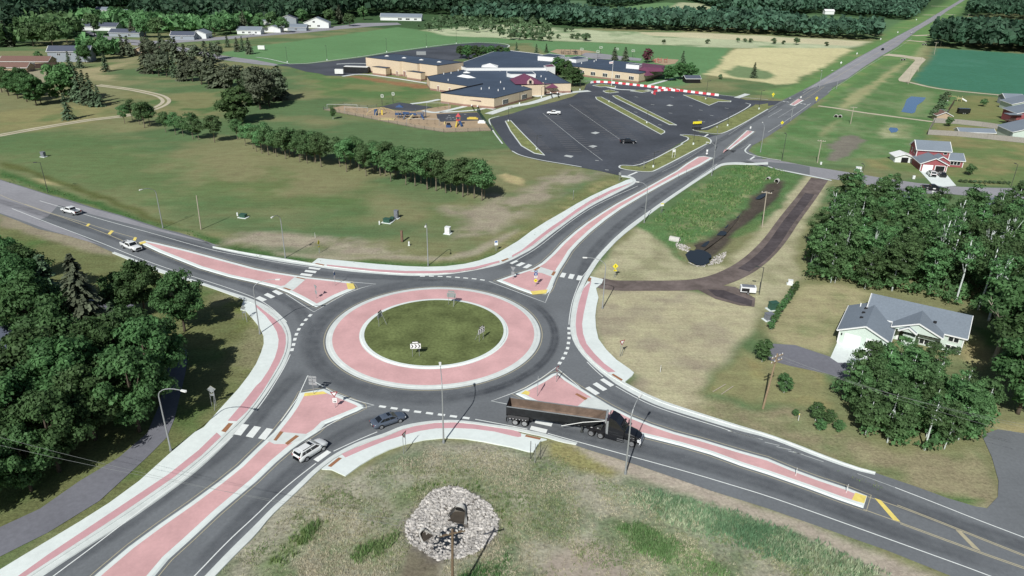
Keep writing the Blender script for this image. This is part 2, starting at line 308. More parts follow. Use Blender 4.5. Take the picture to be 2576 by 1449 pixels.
# gravel edge and verges of the east road
paint(P(1440, 1115, 1530, 1140, 1660, 1180, 1800, 1230, 1960, 1290, 2150, 1370, 2380, 1460, 2300, 1480, 2120, 1396, 1980, 1330, 1900, 1302, 1780, 1262, 1650, 1222, 1580, 1195, 1500, 1158), (176, 166, 150), .5, .8, var=.1, vsc=3, t=.2)
paint(P(1580, 975, 1640, 1010, 1740, 1050, 1860, 1085, 1990, 1110, 2130, 1160, 2270, 1220, 2400, 1260, 2480, 1270, 2510, 1240, 2500, 1180, 2470, 1130, 2400, 1140, 2250, 1130, 2150, 1090, 2080, 1030, 1920, 1030, 1780, 1000, 1740, 930, 1640, 930), (148, 141, 112), 1, 2, var=.15, vsc=5, t=.25, rgb2=(122, 130, 92), vmix=.38)
paint(P(1700, 1040, 1860, 1090, 2020, 1130, 2180, 1195, 2330, 1245, 2470, 1260, 2440, 1275, 2300, 1258, 2150, 1215, 1990, 1150, 1850, 1106, 1720, 1066), (92, 118, 70), .6, 1, var=.2, vsc=3, t=.35)
paint(P(1640, 1030, 1760, 1062, 1900, 1110, 2060, 1170, 2200, 1235, 2380, 1280, 2480, 1280, 2490, 1268, 2420, 1285, 2250, 1262, 2050, 1190, 1880, 1128, 1720, 1075), (166, 158, 134), .6, 1.2, t=.25, amt=.8)
# east lot: pale dry turf
paint(P(1497, 722, 1560, 724, 1650, 722, 1780, 740, 1900, 770, 1905, 812, 1850, 880, 1780, 940, 1750, 990, 1780, 1020, 1700, 1040, 1640, 1020, 1590, 975, 1600, 945, 1560, 930, 1515, 870, 1497, 800), (180, 174, 142), 1, 1.5, var=.12, vsc=6, t=.18, rgb2=(164, 156, 132), vmix=.45)
paint(P(1485, 705, 1540, 630, 1610, 570, 1640, 575, 1700, 640, 1730, 668, 1820, 668, 1870, 625, 1990, 480, 2045, 430, 2090, 452, 2010, 600, 1995, 650, 2020, 700, 1960, 760, 1900, 800, 1880, 740, 1800, 705, 1640, 712, 1520, 705), (176, 172, 140), 1, 1.5, var=.12, vsc=6, t=.2, rgb2=(154, 152, 120), vmix=.4)
paint(P(1600, 565, 1640, 550, 1750, 470, 1830, 415, 1900, 410, 2005, 430, 2012, 450, 1990, 480, 1900, 580, 1840, 570, 1780, 608, 1720, 612, 1700, 625, 1730, 655, 1715, 655, 1640, 590), (92, 122, 76), 1, 1.5, var=.22, vsc=5, t=.4, rgb2=(140, 144, 106), vmix=.3)
paint(P(1740, 610, 1780, 600, 1850, 545, 1900, 490, 1932, 462, 1975, 450, 1960, 490, 1900, 540, 1840, 590, 1820, 625, 1790, 640), (84, 78, 70), .7, 1.2, var=.18, vsc=3, t=.25)
paint(P(1830, 590, 1870, 565, 1920, 555, 1910, 580, 1850, 596), (98, 122, 76), .7, 1.2, t=.4)
# yard of the green house
paint(P(1960, 770, 2030, 715, 2110, 715, 2180, 735, 2180, 790, 2110, 830, 2090, 900, 1950, 862, 1930, 830), (164, 158, 122), 1, 1.5, var=.12, vsc=5, rgb2=(140, 142, 104), vmix=.35)
paint(P(1920, 905, 1940, 880, 2080, 920, 2080, 1030, 1960, 1020, 1860, 1000, 1780, 990, 1790, 940, 1870, 880), (140, 139, 100), 1, 1.5, var=.12, vsc=5, rgb2=(150, 142, 98), vmix=.3)
paint(P(2420, 880, 2470, 850, 2500, 900, 2460, 930, 2420, 905), (160, 152, 112), .8, 1)
paint(P(2440, 820, 2500, 830, 2520, 870, 2480, 870), (92, 116, 66), .8, 1)
paint(P(2500, 1060, 2576, 1060, 2700, 1090, 2700, 1200, 2560, 1130), (160, 152, 112), 1, 1.5)
# ditch, basin and mounds in the height
paint(Q(3, 1, 1480, 920, 1620, 760, 1680, 670, 1780, 570, 1950, 535, 2200, 620, 2350, 710, 2460, 870, 2440, 1010, 2280, 1180, 2050, 1270, 1830, 1300, 1650, 1190, 1510, 1110), (122, 117, 110), .5, .5, var=.2, vsc=1.5, t=.5)
def press(pts, dz, soft):
    ii, m = mask(pts, soft, .6, 4, 9); m = m*m*(3-2*m); GZ[ii] += dz*m
press(P(1745, 612, 1790, 600, 1850, 548, 1905, 492, 1975, 452, 1955, 492, 1900, 540, 1845, 590, 1820, 630, 1785, 650), -1.0, 2.2)
press(P(1060, 1340, 1120, 1290, 1200, 1290, 1230, 1340, 1180, 1400, 1090, 1390), -.42, 2.0)
press(Q(1, 2, 1740, 1080, 1780, 1040, 1870, 1035, 1960, 1050, 2030, 1110, 2020, 1180, 1940, 1225, 1850, 1215, 1770, 1180), -.5, .8)
GZ += np.where((np.hypot(GX, GY-130) < 420), .10*(fbm(GX, GY, 14, 77)-.9), -.05)
me = bpy.data.meshes.new('ground')
idx = np.arange(NX*NY).reshape(NY, NX); q = np.stack([idx[:-1, :-1], idx[:-1, 1:], idx[1:, 1:], idx[1:, :-1]], -1).reshape(-1, 4)
me.vertices.add(GX.size); me.vertices.foreach_set('co', np.stack([GX, GY, GZ], 1).ravel())
me.loops.add(q.size); me.loops.foreach_set('vertex_index', q.ravel()); me.polygons.add(len(q))
me.polygons.foreach_set('loop_start', np.arange(len(q))*4); me.polygons.foreach_set('loop_total', np.full(len(q), 4)); me.update()
a = me.color_attributes.new('Col', 'FLOAT_COLOR', 'POINT'); a.data.foreach_set('color', np.concatenate([np.clip(col, .005, .9), tex[:, None]], 1).ravel())
me.polygons.foreach_set('use_smooth', [True]*len(q))
def ground_mat():
    m = bpy.data.materials.new('turf'); m.use_nodes = True; n = m.node_tree.nodes; l = m.node_tree.links; p = n['Principled BSDF']
    p.inputs['Roughness'].default_value = .95; p.inputs['Specular IOR Level'].default_value = .1
    at = n.new('ShaderNodeAttribute'); at.attribute_name = 'Col'; ge = n.new('ShaderNodeNewGeometry')
    def noise(sc, det, st=None):
        no = n.new('ShaderNodeTexNoise'); no.inputs['Scale'].default_value = sc; no.inputs['Detail'].default_value = det; no.inputs['Roughness'].default_value = .7
        if st:
            mp = n.new('ShaderNodeMapping'); mp.inputs['Rotation'].default_value = (0, 0, st[0]); mp.inputs['Scale'].default_value = (st[1], st[2], 1)
            l.new(ge.outputs['Position'], mp.inputs[0]); l.new(mp.outputs[0], no.inputs['Vector'])
        else: l.new(ge.outputs['Position'], no.inputs['Vector'])
        s = n.new('ShaderNodeMath'); s.operation = 'SUBTRACT'; l.new(no.outputs['Fac'], s.inputs[0]); s.inputs[1].default_value = .5
        return s.outputs[0], no
    def math_(op, a, b):
        s = n.new('ShaderNodeMath'); s.operation = op
        for i, x in enumerate((a, b)):
            if isinstance(x, float): s.inputs[i].default_value = x
            else: l.new(x, s.inputs[i])
        return s.outputs[0]
    f, fn = noise(2.2, 5); g, _ = noise(.32, 4); st, _ = noise(.55, 2, (.45, .12, 1.6))
    k = math_('MULTIPLY', f, 5.5); k = math_('MULTIPLY', k, at.outputs['Alpha'])
    k = math_('ADD', k, math_('MULTIPLY', g, .55)); k = math_('ADD', k, math_('MULTIPLY', st, .42)); k = math_('ADD', k, 1.)
    k = math_('MAXIMUM', k, .25)
    vm = n.new('ShaderNodeVectorMath'); vm.operation = 'SCALE'; l.new(at.outputs['Color'], vm.inputs[0]); l.new(k, vm.inputs['Scale'])
    hs = n.new('ShaderNodeHueSaturation'); l.new(vm.outputs[0], hs.inputs['Color']); l.new(math_('ADD', math_('MULTIPLY', g, .07), .5), hs.inputs['Hue'])
    l.new(hs.outputs[0], p.inputs['Base Color'])
    b = n.new('ShaderNodeBump'); b.inputs['Strength'].default_value = .5; b.inputs['Distance'].default_value = .25
    l.new(fn.outputs['Fac'], b.inputs['Height']); l.new(b.outputs[0], p.inputs['Normal'])
    return m
struct(link('ground', me, ground_mat()))
def gz(x, y):
    i = int(np.clip(np.searchsorted(gx, x), 1, NX-1)); j = int(np.clip(np.searchsorted(gy, y), 1, NY-1)); return float(GZ[j*NX+i])
# ---------------------------------------------------------------- roads, kerbs, islands, markings
mat('asphalt', alb(114, 118, 121), .9, .10, 2.2, .2, var2=.10, scale2=.10)
mat('old_asphalt', alb(148, 148, 152), .92, .10, 1.2, .2, var2=.10, scale2=.07)
mat('lot_asphalt', alb(77, 81, 88), .85, .12, .8, .25, var2=.24, scale2=.05)
mat('path_asphalt', alb(118, 119, 126), .92, .10, 1.5, .2, var2=.08)
mat('millings', alb(112, 102, 98), .95, .18, .9, .1, var2=.25, scale2=.25)
mat('concrete', alb(222, 230, 226), .8, .05, 1.4, .3, var2=.05, scale2=.2)
mat('gutter_concrete', alb(212, 218, 214), .8, .07, .9, .3, var2=.06, scale2=.25)
mat('red_concrete', alb(211, 168, 167), .8, .06, 2.5, .3, var2=.11, scale2=.22)
mat('red_band', alb(205, 160, 164), .8, .05, 1.0, .3, var2=.06)
mat('tactile', alb(158, 112, 82), .8, .15, 6, .3)
mat('white_paint', alb(232, 236, 232), .6, .08, 3, .3)
mat('faded_paint', alb(190, 194, 192), .7, .12, 2, .3)
mat('yellow_paint', alb(235, 215, 120), .6, .12, 1.2, .3)
mat('faded_yellow', alb(182, 174, 146), .7, .10, 2, .3)
mat('gravel', alb(190, 182, 160), .95, .14, 1.8, .1, var2=.12)
mat('kerb_grass', alb(128, 134, 88), .95, .3, 2.2, .1, var2=.2, scale2=.3)
mat('stall_paint', alb(112, 110, 110), .8, .15, 1, .2)
def sheet(name, pts, m, z, kind='structure', world=False):
    o = MB().sheet(pts if world else W(pts), z).build(name, m); return struct(o, kind)
# traced lines: g = edge of the gutter on the carriageway side, k = its outer edge
W_N = P(0, 453, 62, 472, 125, 492, 175, 505, 237, 525, 300, 542, 362, 562, 400, 575, 450, 587, 500, 602, 537, 616)
NWg = Q(1, 0, 2140, 1048, 2360, 1095, 2576, 1135)+Q(1, 1, 180, 1172, 380, 1203, 560, 1228, 780, 1262, 1000, 1288, 1250, 1308, 1500, 1326, 1700, 1327, 1900, 1315, 2100, 1289, 2300, 1252, 2450, 1217)+Q(1, 2, 0, 1165, 100, 1112, 200, 1060, 300, 985, 400, 905, 500, 830, 650, 720, 800, 620, 1000, 520, 1200, 420, 1245, 390, 1250, 362, 1220, 335, 1180, 322, 1100, 315)
NWk = Q(1, 0, 2140, 1032, 2360, 1075, 2576, 1113)+Q(1, 1, 180, 1140, 380, 1172, 560, 1203, 780, 1232, 1000, 1258, 1250, 1285, 1500, 1302, 1700, 1304, 1900, 1296, 2100, 1274, 2300, 1228, 2450, 1190)+Q(1, 2, 0, 1140, 100, 1085, 200, 1025, 300, 945, 400, 870, 500, 800, 650, 692, 800, 595, 1000, 492, 1180, 405, 1213, 385, 1215, 368, 1200, 350, 1165, 338, 1100, 330)
Wg = Q(1, 0, 1150, 1085, 1270, 1128, 1530, 1228, 1690, 1285, 2030, 1392, 2200, 1449)+Q(2, 0, 2350, 50, 2480, 90, 2576, 128)+Q(2, 1, 100, 172, 200, 240, 290, 320, 340, 420, 357, 500, 350, 600, 320, 700, 280, 790, 200, 920, 100, 1070, 0, 1205)+Q(2, 0, 2450, 1370)+Q(3, 0, 2370, 0, 2300, 95, 2100, 287, 1900, 460, 1600, 680, 1300, 890, 1000, 1080, 700, 1270, 430, 1449, 150, 1640)
Wk = Q(1, 0, 1130, 1100, 1250, 1150, 1510, 1260, 1660, 1312, 2010, 1412, 2180, 1470)+Q(2, 0, 2330, 75, 2450, 120, 2560, 165)+Q(2, 1, 80, 222, 180, 300, 258, 380, 300, 470, 303, 560, 283, 655, 232, 765, 150, 905, 60, 1050, -40, 1195)+Q(2, 0, 2390, 1365)+Q(3, 0, 2260, 15, 2200, 70, 2030, 235, 1750, 455, 1450, 665, 1150, 868, 850, 1065, 550, 1262, 260, 1449, -20, 1640)
Sg = Q(3, 0, 1960, 1560, 2060, 1449, 2320, 1180, 2576, 930)+Q(3, 1, 150, 772, 300, 640, 450, 500, 560, 395, 640, 330, 760, 240, 900, 160, 1050, 90, 1200, 42, 1300, 10)+Q(2, 1, 1450, 1392, 1600, 1357, 1800, 1332, 2000, 1326, 2200, 1346, 2400, 1376)+Q(2, 2, 0, 1397, 150, 1430)+Q(3, 2, 330, 15, 500, 68, 660, 108)
Sk = Q(3, 0, 2070, 1560, 2170, 1449, 2400, 1210, 2576, 1040)+Q(3, 1, 150, 850, 300, 710, 450, 570, 580, 440, 660, 368, 790, 270, 920, 195, 1060, 130, 1210, 78, 1320, 42)+Q(2, 1, 1470, 1425, 1610, 1387, 1800, 1358, 2000, 1352, 2200, 1372, 2400, 1402)+Q(2, 2, 0, 1428, 140, 1462)+Q(3, 2, 320, 50, 490, 104, 645, 132)
Eg = Q(0, 3, 0, 1372)+Q(1, 2, 2576, 180, 2400, 190, 2250, 182, 2120, 190, 2045, 228, 1950, 292, 1800, 388, 1600, 518, 1400, 660, 1250, 770, 1050, 925, 900, 1080, 825, 1165, 765, 1255, 715, 1345, 680, 1430)+Q(2, 2, 640, 60, 615, 150, 595, 260, 585, 370, 592, 460, 622, 550, 690, 655, 780, 750, 870, 832, 960, 900, 1060, 975, 1200, 1055, 1320, 1118, 1500, 1196, 1750, 1272, 2000, 1350, 2300, 1440)+Q(3, 3, 0, 55, 300, 172, 600, 290, 900, 392, 1075, 430)
Eg = Eg[1:]
Ek = Q(1, 2, 2576, 205, 2400, 212, 2250, 204, 2125, 212, 2060, 248, 1968, 308, 1820, 405, 1625, 537, 1425, 680, 1285, 790, 1085, 945, 940, 1100, 870, 1185, 815, 1272, 760, 1358, 722, 1440)+Q(2, 2, 690, 60, 665, 150, 643, 260, 634, 370, 645, 470, 675, 560, 735, 650, 820, 738, 910, 815, 1000, 880, 1120, 945, 1250, 1020, 1370, 1078, 1540, 1150, 1780, 1228, 2030, 1308, 2320, 1400)+Q(3, 3, 0, 25, 300, 135, 600, 255, 900, 362, 1082, 408)
E_S = Q(3, 2, 660, 125, 800, 172, 1000, 232, 1300, 330, 1600, 432, 2000, 572, 2300, 665)+Q(3, 3, 0, 752, 600, 962, 1200, 1172, 1700, 1372, 2100, 1530)
N_L = P(1558, 441, 1563, 437)+P(1585, 440, 1633, 436, 1650, 431, 1720, 393, 1778, 362, 1790, 355)
NFL = P(1820, 336, 1863, 315, 1895, 297, 1932, 276, 1964, 256, 2019, 228, 2049, 212, 2107, 176, 2157, 146, 2219, 112, 2257, 91, 2307, 65, 2357, 35, 2382, 20, 2407, 5, 2434, -12)
NFR = P(2446, -12, 2422, 3, 2382, 28, 2357, 47, 2307, 77, 2277, 100, 2257, 117, 2214, 142, 2170, 170, 2132, 197, 2092, 221, 2082, 236, 2040, 266, 1982, 308, 1932, 341, 1905, 358, 1890, 366, 1880, 380)
E_N2 = Q(3, 3, 1075, 425, 1500, 570, 1800, 680, 2100, 770)+P(2479, 1282, 2560, 1310, 2640, 1340, 2720, 1500)
outline = W(W_N)+W(NWg)+W(P(1563, 430, 1600, 425, 1700, 380, 1790, 345))+W(NFL)+W(NFR)+W(Eg)+W(E_N2)+W(E_S[::-1])+W(Sg[::-1])+W(P(180, 1560, 0, 1560))+W(Wg[::-1])+W(P(225, 777-0.0))[:0]+W(P(225, 606, 175, 592, 100, 575, 50, 555, 0, 536, -120, 500, -260, 455, -260, 385, -120, 418))
sheet('road', offset(outline, .35), 'asphalt', .012, world=True)
# the older, paler surfacing to the west and north, and the side street
old = P(-260, 385, -120, 418, 0, 453, 62, 472, 125, 492, 160, 502, 120, 545, 80, 560, 0, 536, -120, 500, -260, 455)
sheet('road', old, 'old_asphalt', .016)
o2 = NFL[5:]+NFR[:10]; sheet('road', o2, 'old_asphalt', .016)
for pts in (P(0, 454, 62, 473, 125, 493, 237, 526, 300, 543, 400, 576, 500, 603, 537, 617, 560, 620, 500, 606, 400, 582, 300, 557, 237, 541, 170, 522, 125, 510, 62, 490, 0, 468), P(0, 536, 60, 556, 120, 578, 200, 602, 260, 618, 230, 607, 160, 574, 100, 555, 30, 525, 0, 516)):
    sheet('road_shoulder', pts, 'old_asphalt', .02)
side = Q(1, 3, -560, 210, -300, 160, 0, 150, 200, 182, 400, 222, 640, 258, 900, 300, 1200, 350, 1500, 392, 1700, 412, 1950, 432, 2250, 440, 2576, 447, 2900, 455, 2900, 600, 2576, 590, 2200, 540, 1800, 500, 1500, 500, 1200, 450, 800, 372, 560, 345, 350, 300, 0, 232, -300, 190, -560, 210)
sheet('side_street', side[:-1], 'old_asphalt', .02)
sheet('side_street', Q(1, 2, 2046, 226, 2125, 190, 2300, 180, 2576, 182)+Q(1, 3, 300, 205, 420, 232, 420, 312, 300, 290, 0, 232)+Q(1, 2, 2576, 232, 2300, 188, 2140, 196)[:0]+Q(1, 2, 2300, 140, 2250, 60, 2180, 60), 'asphalt', .024)
strip('kerb', 'gutter_concrete', Q(1, 2, 2576, 180)+Q(1, 3, 0, 232, 350, 300, 560, 345, 640, 362), Q(1, 2, 2576, 200)+Q(1, 3, 0, 245, 350, 315, 555, 357, 640, 375), [(0, .02), (.5, .03), (.5, .12), (1, .12)])
struct(bpy.data.objects['kerb'])
# gutters with raised kerb
prof = [(-.06, .0), (0, .022), (.62, .034), (.64, .135), (1.0, .14), (1.02, .0)]
for A, B in ((NWg, NWk), (Wg, Wk), (Sg, Sk), (Eg, Ek)):
    struct(strip('kerb', 'gutter_concrete', A, B, prof, n=110))
# shared paths beside the carriageway
def slab(name, pts, m, z=.13, skirt=True):
    w_ = W(pts, z); return struct((MB().prism(w_, -.1, z) if skirt else MB().sheet(w_, z)).build(name, m))
NWi = [NWk[i] for i in range(5, 28)]
NWo = Q(1, 1, 570, 1190, 625, 1148, 900, 1175, 1200, 1205, 1500, 1228, 1700, 1235, 1900, 1230, 2100, 1205, 2250, 1170, 2400, 1115)+Q(1, 2, 0, 1010, 60, 975, 200, 870, 350, 775, 500, 690, 650, 600, 800, 520, 950, 450, 1100, 385, 1150, 362)
slab('sidewalk', NWo+NWi[::-1], 'concrete', .132)
NWr = Q(1, 1, 710, 1212, 900, 1232, 1200, 1261, 1500, 1277, 1800, 1277, 2000, 1266, 2200, 1236, 2450, 1172)
NWr2 = Q(1, 1, 715, 1226, 900, 1248, 1200, 1282, 1500, 1300, 1800, 1302, 2000, 1290, 2200, 1260, 2450, 1192)
slab('red_band', NWr+NWr2[::-1], 'red_band', .145, False)
slab('red_band', Q(1, 2, 0, 1120, 100, 1065, 200, 985, 300, 905, 400, 830, 500, 765, 650, 655, 800, 560, 1000, 460, 1170, 400, 1210, 384, 1180, 403, 1000, 490, 800, 594, 650, 690, 500, 799, 400, 869, 300, 944, 200, 1024, 100, 1084, 0, 1139), 'red_band', .145, False)
Wo = Q(2, 0, 2420, 215, 2470, 225, 2530, 290)+Q(2, 1, 0, 345, 40, 400, 75, 480, 78, 560, 50, 650, 0, 765)+Q(2, 0, 2500, 880, 2400, 1010, 2300, 1120, 2200, 1230, 2050, 1400)+Q(3, 0, 1960, 0, 1700, 220, 1400, 490, 1100, 710, 800, 900, 500, 1080, 200, 1260, 0, 1382, -300, 1560)
slab('sidewalk', Wo+[Wk[-1]]+Wk[7:-1][::-1], 'concrete', .132)
slab('red_band', Q(2, 1, 0, 190, 100, 282, 170, 372, 210, 442, 228, 520, 220, 600, 190, 700, 130, 820, 50, 940, 0, 985)+Q(2, 0, 2440, 1160, 2290, 1335, 2380, 1340, 2480, 1245)+Q(2, 1, 0, 1128, 60, 1048, 150, 903, 230, 763, 280, 655, 300, 560, 298, 470, 256, 382, 178, 302, 78, 224, 0, 165), 'red_band', .145, False)
slab('red_band', Q(3, 0, 2180, 5, 2000, 180, 1700, 420, 1400, 620, 1100, 820, 800, 1020, 500, 1220, 180, 1449, -150, 1670, -50, 1670, 260, 1449, 550, 1260, 850, 1063, 1150, 866, 1450, 662, 1750, 453, 2030, 232, 2225, 45), 'red_band', .145, False)
So = Q(3, 1, 660, 370, 760, 376, 900, 440, 1050, 330, 1200, 240, 1350, 170, 1500, 120, 1700, 75, 1900, 55, 2100, 65, 2300, 95)+Q(3, 2, 0, 150, 170, 195, 215, 195, 285, 90, 350, 72)
Sin = Sk[9:20]
slab('sidewalk', So+Sin[::-1], 'concrete', .132)
slab('red_band', Q(3, 1, 860, 222, 1000, 158, 1200, 80, 1320, 42)+Q(2, 1, 1470, 1425, 1610, 1387, 1800, 1358, 2000, 1352, 2200, 1372, 2400, 1402)+Q(2, 2, 0, 1428)+Q(3, 2, 60, -5, 90, 15, 92, 46, 60, 50, 0, 38)+Q(3, 1, 2400, -5)+Q(2, 1, 2200, 1418, 2000, 1408, 1800, 1413, 1650, 1437)+Q(3, 1, 1500, 27, 1300, 88, 1100, 168, 900, 256), 'red_band', .145, False)
Eo = Q(1, 2, 790, 1330, 920, 1360, 905, 1400)+Q(2, 2, 845, 0, 870, 95, 850, 180, 838, 280, 845, 400, 870, 510, 950, 620, 1050, 720, 1180, 810, 1228, 850, 1210, 880, 1140, 938)
slab('sidewalk', Eo+Ek[15:28][::-1][2:], 'concrete', .132)
slab('red_band', Q(1, 2, 800, 1375, 722, 1449)+Q(2, 2, 708, 30, 670, 150, 648, 260, 640, 370, 650, 468, 682, 560, 740, 646, 825, 735, 915, 810, 970, 848, 1042, 842, 930, 760, 830, 660, 750, 560, 715, 460, 705, 360, 720, 260, 750, 120, 780, 0), 'red_band', .145, False)
# splitter islands
NWI = P(349, 610, 365, 604.8, 400, 612, 475, 630, 550, 650, 644, 675, 694, 685, 739, 692, 784, 698.5, 844, 705, 882, 710, 893, 722, 894, 727, 869, 737, 844, 748, 819, 762, 796, 773, 786, 769, 756, 752, 726, 737, 694, 724.5, 644, 712, 575, 697, 500, 675, 450, 655, 400, 635, 362, 617)
NEI = P(1248, 706, 1288, 692, 1313, 683.5, 1340.5, 675, 1363, 661, 1388, 638.5, 1413, 612, 1443, 585, 1475.5, 560, 1513, 535, 1550.5, 512, 1588, 492, 1625.5, 472, 1663, 451, 1700.5, 430, 1725.5, 412, 1753, 395, 1770.5, 393, 1794, 397.5, 1763, 416, 1713, 440, 1663, 467, 1613, 495, 1563, 525, 1525, 552, 1488, 582, 1458, 610, 1438, 632, 1423, 657, 1410, 677, 1398, 700, 1388, 724.5, 1383, 733, 1374, 740, 1337, 740, 1303, 728, 1288, 722)
SWI = P(756, 988, 749, 1002, 736.5, 1024.5, 719, 1049.5, 689, 1087, 644, 1129, 600, 1172, 550, 1212, 475, 1267, 400, 1319, 325, 1374, 250, 1437, 180, 1500, 320, 1530, 390, 1449, 425, 1407, 475, 1362, 550, 1292, 612, 1239, 644, 1212, 694, 1164, 731.5, 1132, 759, 1112, 799, 1087, 819, 1067, 856.5, 1052, 899, 1034.5, 915, 1026, 914, 1019.5, 901.5, 1013, 849, 992, 816.5, 978)
SEI = P(1296, 991, 1325, 977, 1363, 957, 1388, 941, 1400, 937.5, 1405.5, 938, 1428, 954.5, 1463, 977, 1500, 999.5, 1538, 1022, 1588, 1047, 1638, 1067, 1698, 1087, 1763, 1104, 1813, 1119, 1863, 1134, 1932, 1153, 1994.5, 1179, 2057, 1202, 2132, 1227, 2182, 1247, 2172, 1279, 2107, 1257, 2032, 1229, 1932, 1194, 1863, 1172, 1788, 1144, 1713, 1122, 1625, 1100, 1545, 1082, 1470, 1062, 1400, 1037, 1340, 1013)
N2I = Q(0, 2, 2120, 1545, 2155, 1500, 2360, 1312, 2440, 1325, 2380, 1370, 2200, 1505, 2150, 1515)
N3I = Q(0, 3, 215, 1055, 300, 995, 360, 1010, 270, 1065)
ylw = MB(); noses = []
for pts, inset in ((NWI, .95), (NEI, .85), (SWI, .80), (SEI, .75), (N2I, .6), (N3I, .5)):
    w_ = W(pts)
    mb = MB(); top = offset(w_, -.25); n = len(w_)
    ar = sum(w_[i].x*w_[(i+1) % n].y-w_[(i+1) % n].x*w_[i].y for i in range(n))
    if ar < 0: w_ = w_[::-1]; top = top[::-1]
    mb.add([(p.x, p.y, 0) for p in w_]+[(p.x, p.y, .13) for p in top], [(i, (i+1) % n, n+(i+1) % n, n+i) for i in range(n)])
    mb.sheet(top, .13); isl = struct(mb.build('traffic_island', 'concrete'))
    red = offset(w_, -inset); struct(MB().sheet(red, .137).build('red_infill', 'red_concrete'))
    ribbon(ylw, offset(w_, .38), .10, .026, closed=True)
struct(ylw.build('road_marking', 'faded_yellow'))
for pts in (Q(1, 1, 385, 1340, 510, 1352, 400, 1449)+Q(2, 1, 370, 22, 280, 10, 190, -8)+Q(1, 1, 290, 1420), Q(1, 2, 180, 1282, 285, 1236, 447, 1285, 402, 1335, 300, 1298), P(699, 1086, 776, 1092, 757, 1108, 722, 1117, 690, 1117, 672, 1108), P(1478, 1000, 1500, 1000, 1545, 1028, 1520, 1047, 1475, 1057, 1430, 1042)):
    slab('crossing_path', pts, 'gutter_concrete', .142, False)
pads = [Q(1, 1, 590, 1203, 610, 1198, 692, 1214, 680, 1224), Q(1, 1, 2465, 1172, 2530, 1148, 2546, 1155, 2480, 1182), Q(1, 1, 398, 1342, 415, 1337, 503, 1356, 490, 1364), Q(2, 1, 265, -2, 290, -6, 358, 16, 335, 24), Q(1, 2, 212, 1268, 265, 1236, 287, 1242, 240, 1273), Q(1, 2, 393, 1318, 415, 1280, 443, 1284, 420, 1324), Q(1, 2, 762, 1382, 775, 1342, 800, 1348, 790, 1385), Q(2, 2, 1000, 872, 1020, 862, 1115, 920, 1100, 935), Q(2, 2, 632, 1068, 655, 1058, 762, 1112, 735, 1128), Q(3, 2, 130, 45, 140, 27, 292, 60, 280, 78), Q(3, 1, 720, 343, 830, 255, 866, 262, 755, 352), Q(3, 1, 290, 113, 400, 30, 435, 40, 318, 130), Q(3, 1, 175, 82, 240, -8, 278, -2, 205, 88), Q(3, 0, 2200, 0, 2330, 0, 2270, 18)[:0] or Q(2, 0, 2225, 1440, 2300, 1358, 2345, 1362, 2270, 1452)]
mb = MB()
for p in pads: mb.sheet(W(p, .155), .155)
struct(mb.build('tactile_paving', 'tactile'))
mb = MB()
for p in (Q(2, 1, 480, 1090, 490, 1056, 680, 1040, 715, 1062), Q(1, 1, 908, 1398, 978, 1403, 1000, 1449)+Q(2, 1, 965, 14, 925, 10), P(1334, 733, 1378, 728, 1374, 738, 1340, 741), P(1310, 990, 1322, 982, 1333, 986, 1330, 994), P(2152, 1239, 2180, 1248, 2174, 1266, 2143, 1257), Q(1, 0, 1398, 992, 1462, 974, 1468, 996, 1412, 1010)): mb.sheet(W(p, .15), .15)
struct(mb.build('painted_nose', 'yellow_paint'))
# central island: white kerb, red apron, white kerb, turf
CX, CY, R1, R2 = -13.5, 111.25, 18.62, 13.02
def ring(r0, r1, z0, z1, m, name, n=128, mid=None):
    mb = MB(); vs = []; rs = [(r0, z0), (r1, z1)] if mid is None else mid
    for i in range(n):
        a = 6.28318*i/n; vs += [(CX+r*math.cos(a), CY+r*math.sin(a), z) for r, z in rs]
    k = len(rs); fs = [(i*k+j, i*k+j+1, ((i+1) % n)*k+j+1, ((i+1) % n)*k+j) for i in range(n) for j in range(k-1)]
    o = mb.add(vs, fs).build(name, m, smooth=False)
    if sum(p.normal.z for p in o.data.polygons) < 0: o.data.flip_normals()
    return struct(o)
ring(0, 0, 0, 0, 'gutter_concrete', 'kerb', mid=[(R1+.05, .0), (R1, .03), (R1-.45, .05), (R1-.6, .10), (R1-1.05, .12)])
ring(R1-1.05, R2, .12, .20, 'red_concrete', 'truck_apron')
ring(0, 0, 0, 0, 'concrete', 'kerb', mid=[(R2, .2), (R2-.25, .22), (R2-.32, .33), (R2-.85, .34)])
mat('island_turf', alb(104, 114, 72), .95, .28, 2.0, .1, var2=.3, scale2=.22, bump=.4)
mb = MB(); n = 64; vs = [(CX, CY, .55)]
for r, z in ((4, .53), (8, .46), (R2-.8, .33)): vs += [(CX+r*math.cos(6.28318*i/n), CY+r*math.sin(6.28318*i/n), z) for i in range(n)]
fs = [(0, 1+i, 1+(i+1) % n) for i in range(n)]
for k in range(2): fs += [(1+k*n+i, 1+(k+1)*n+i, 1+(k+1)*n+(i+1) % n, 1+k*n+(i+1) % n) for i in range(n)]
struct(mb.add(vs, fs).build('island_turf', 'island_turf', smooth=True))
mb = MB(); ribbon(mb, [(CX+(R1+.35)*math.cos(6.28318*i/96), CY+(R1+.35)*math.sin(6.28318*i/96)) for i in range(96)], .12, .026, True); struct(mb.build('road_marking', 'faded_yellow'))
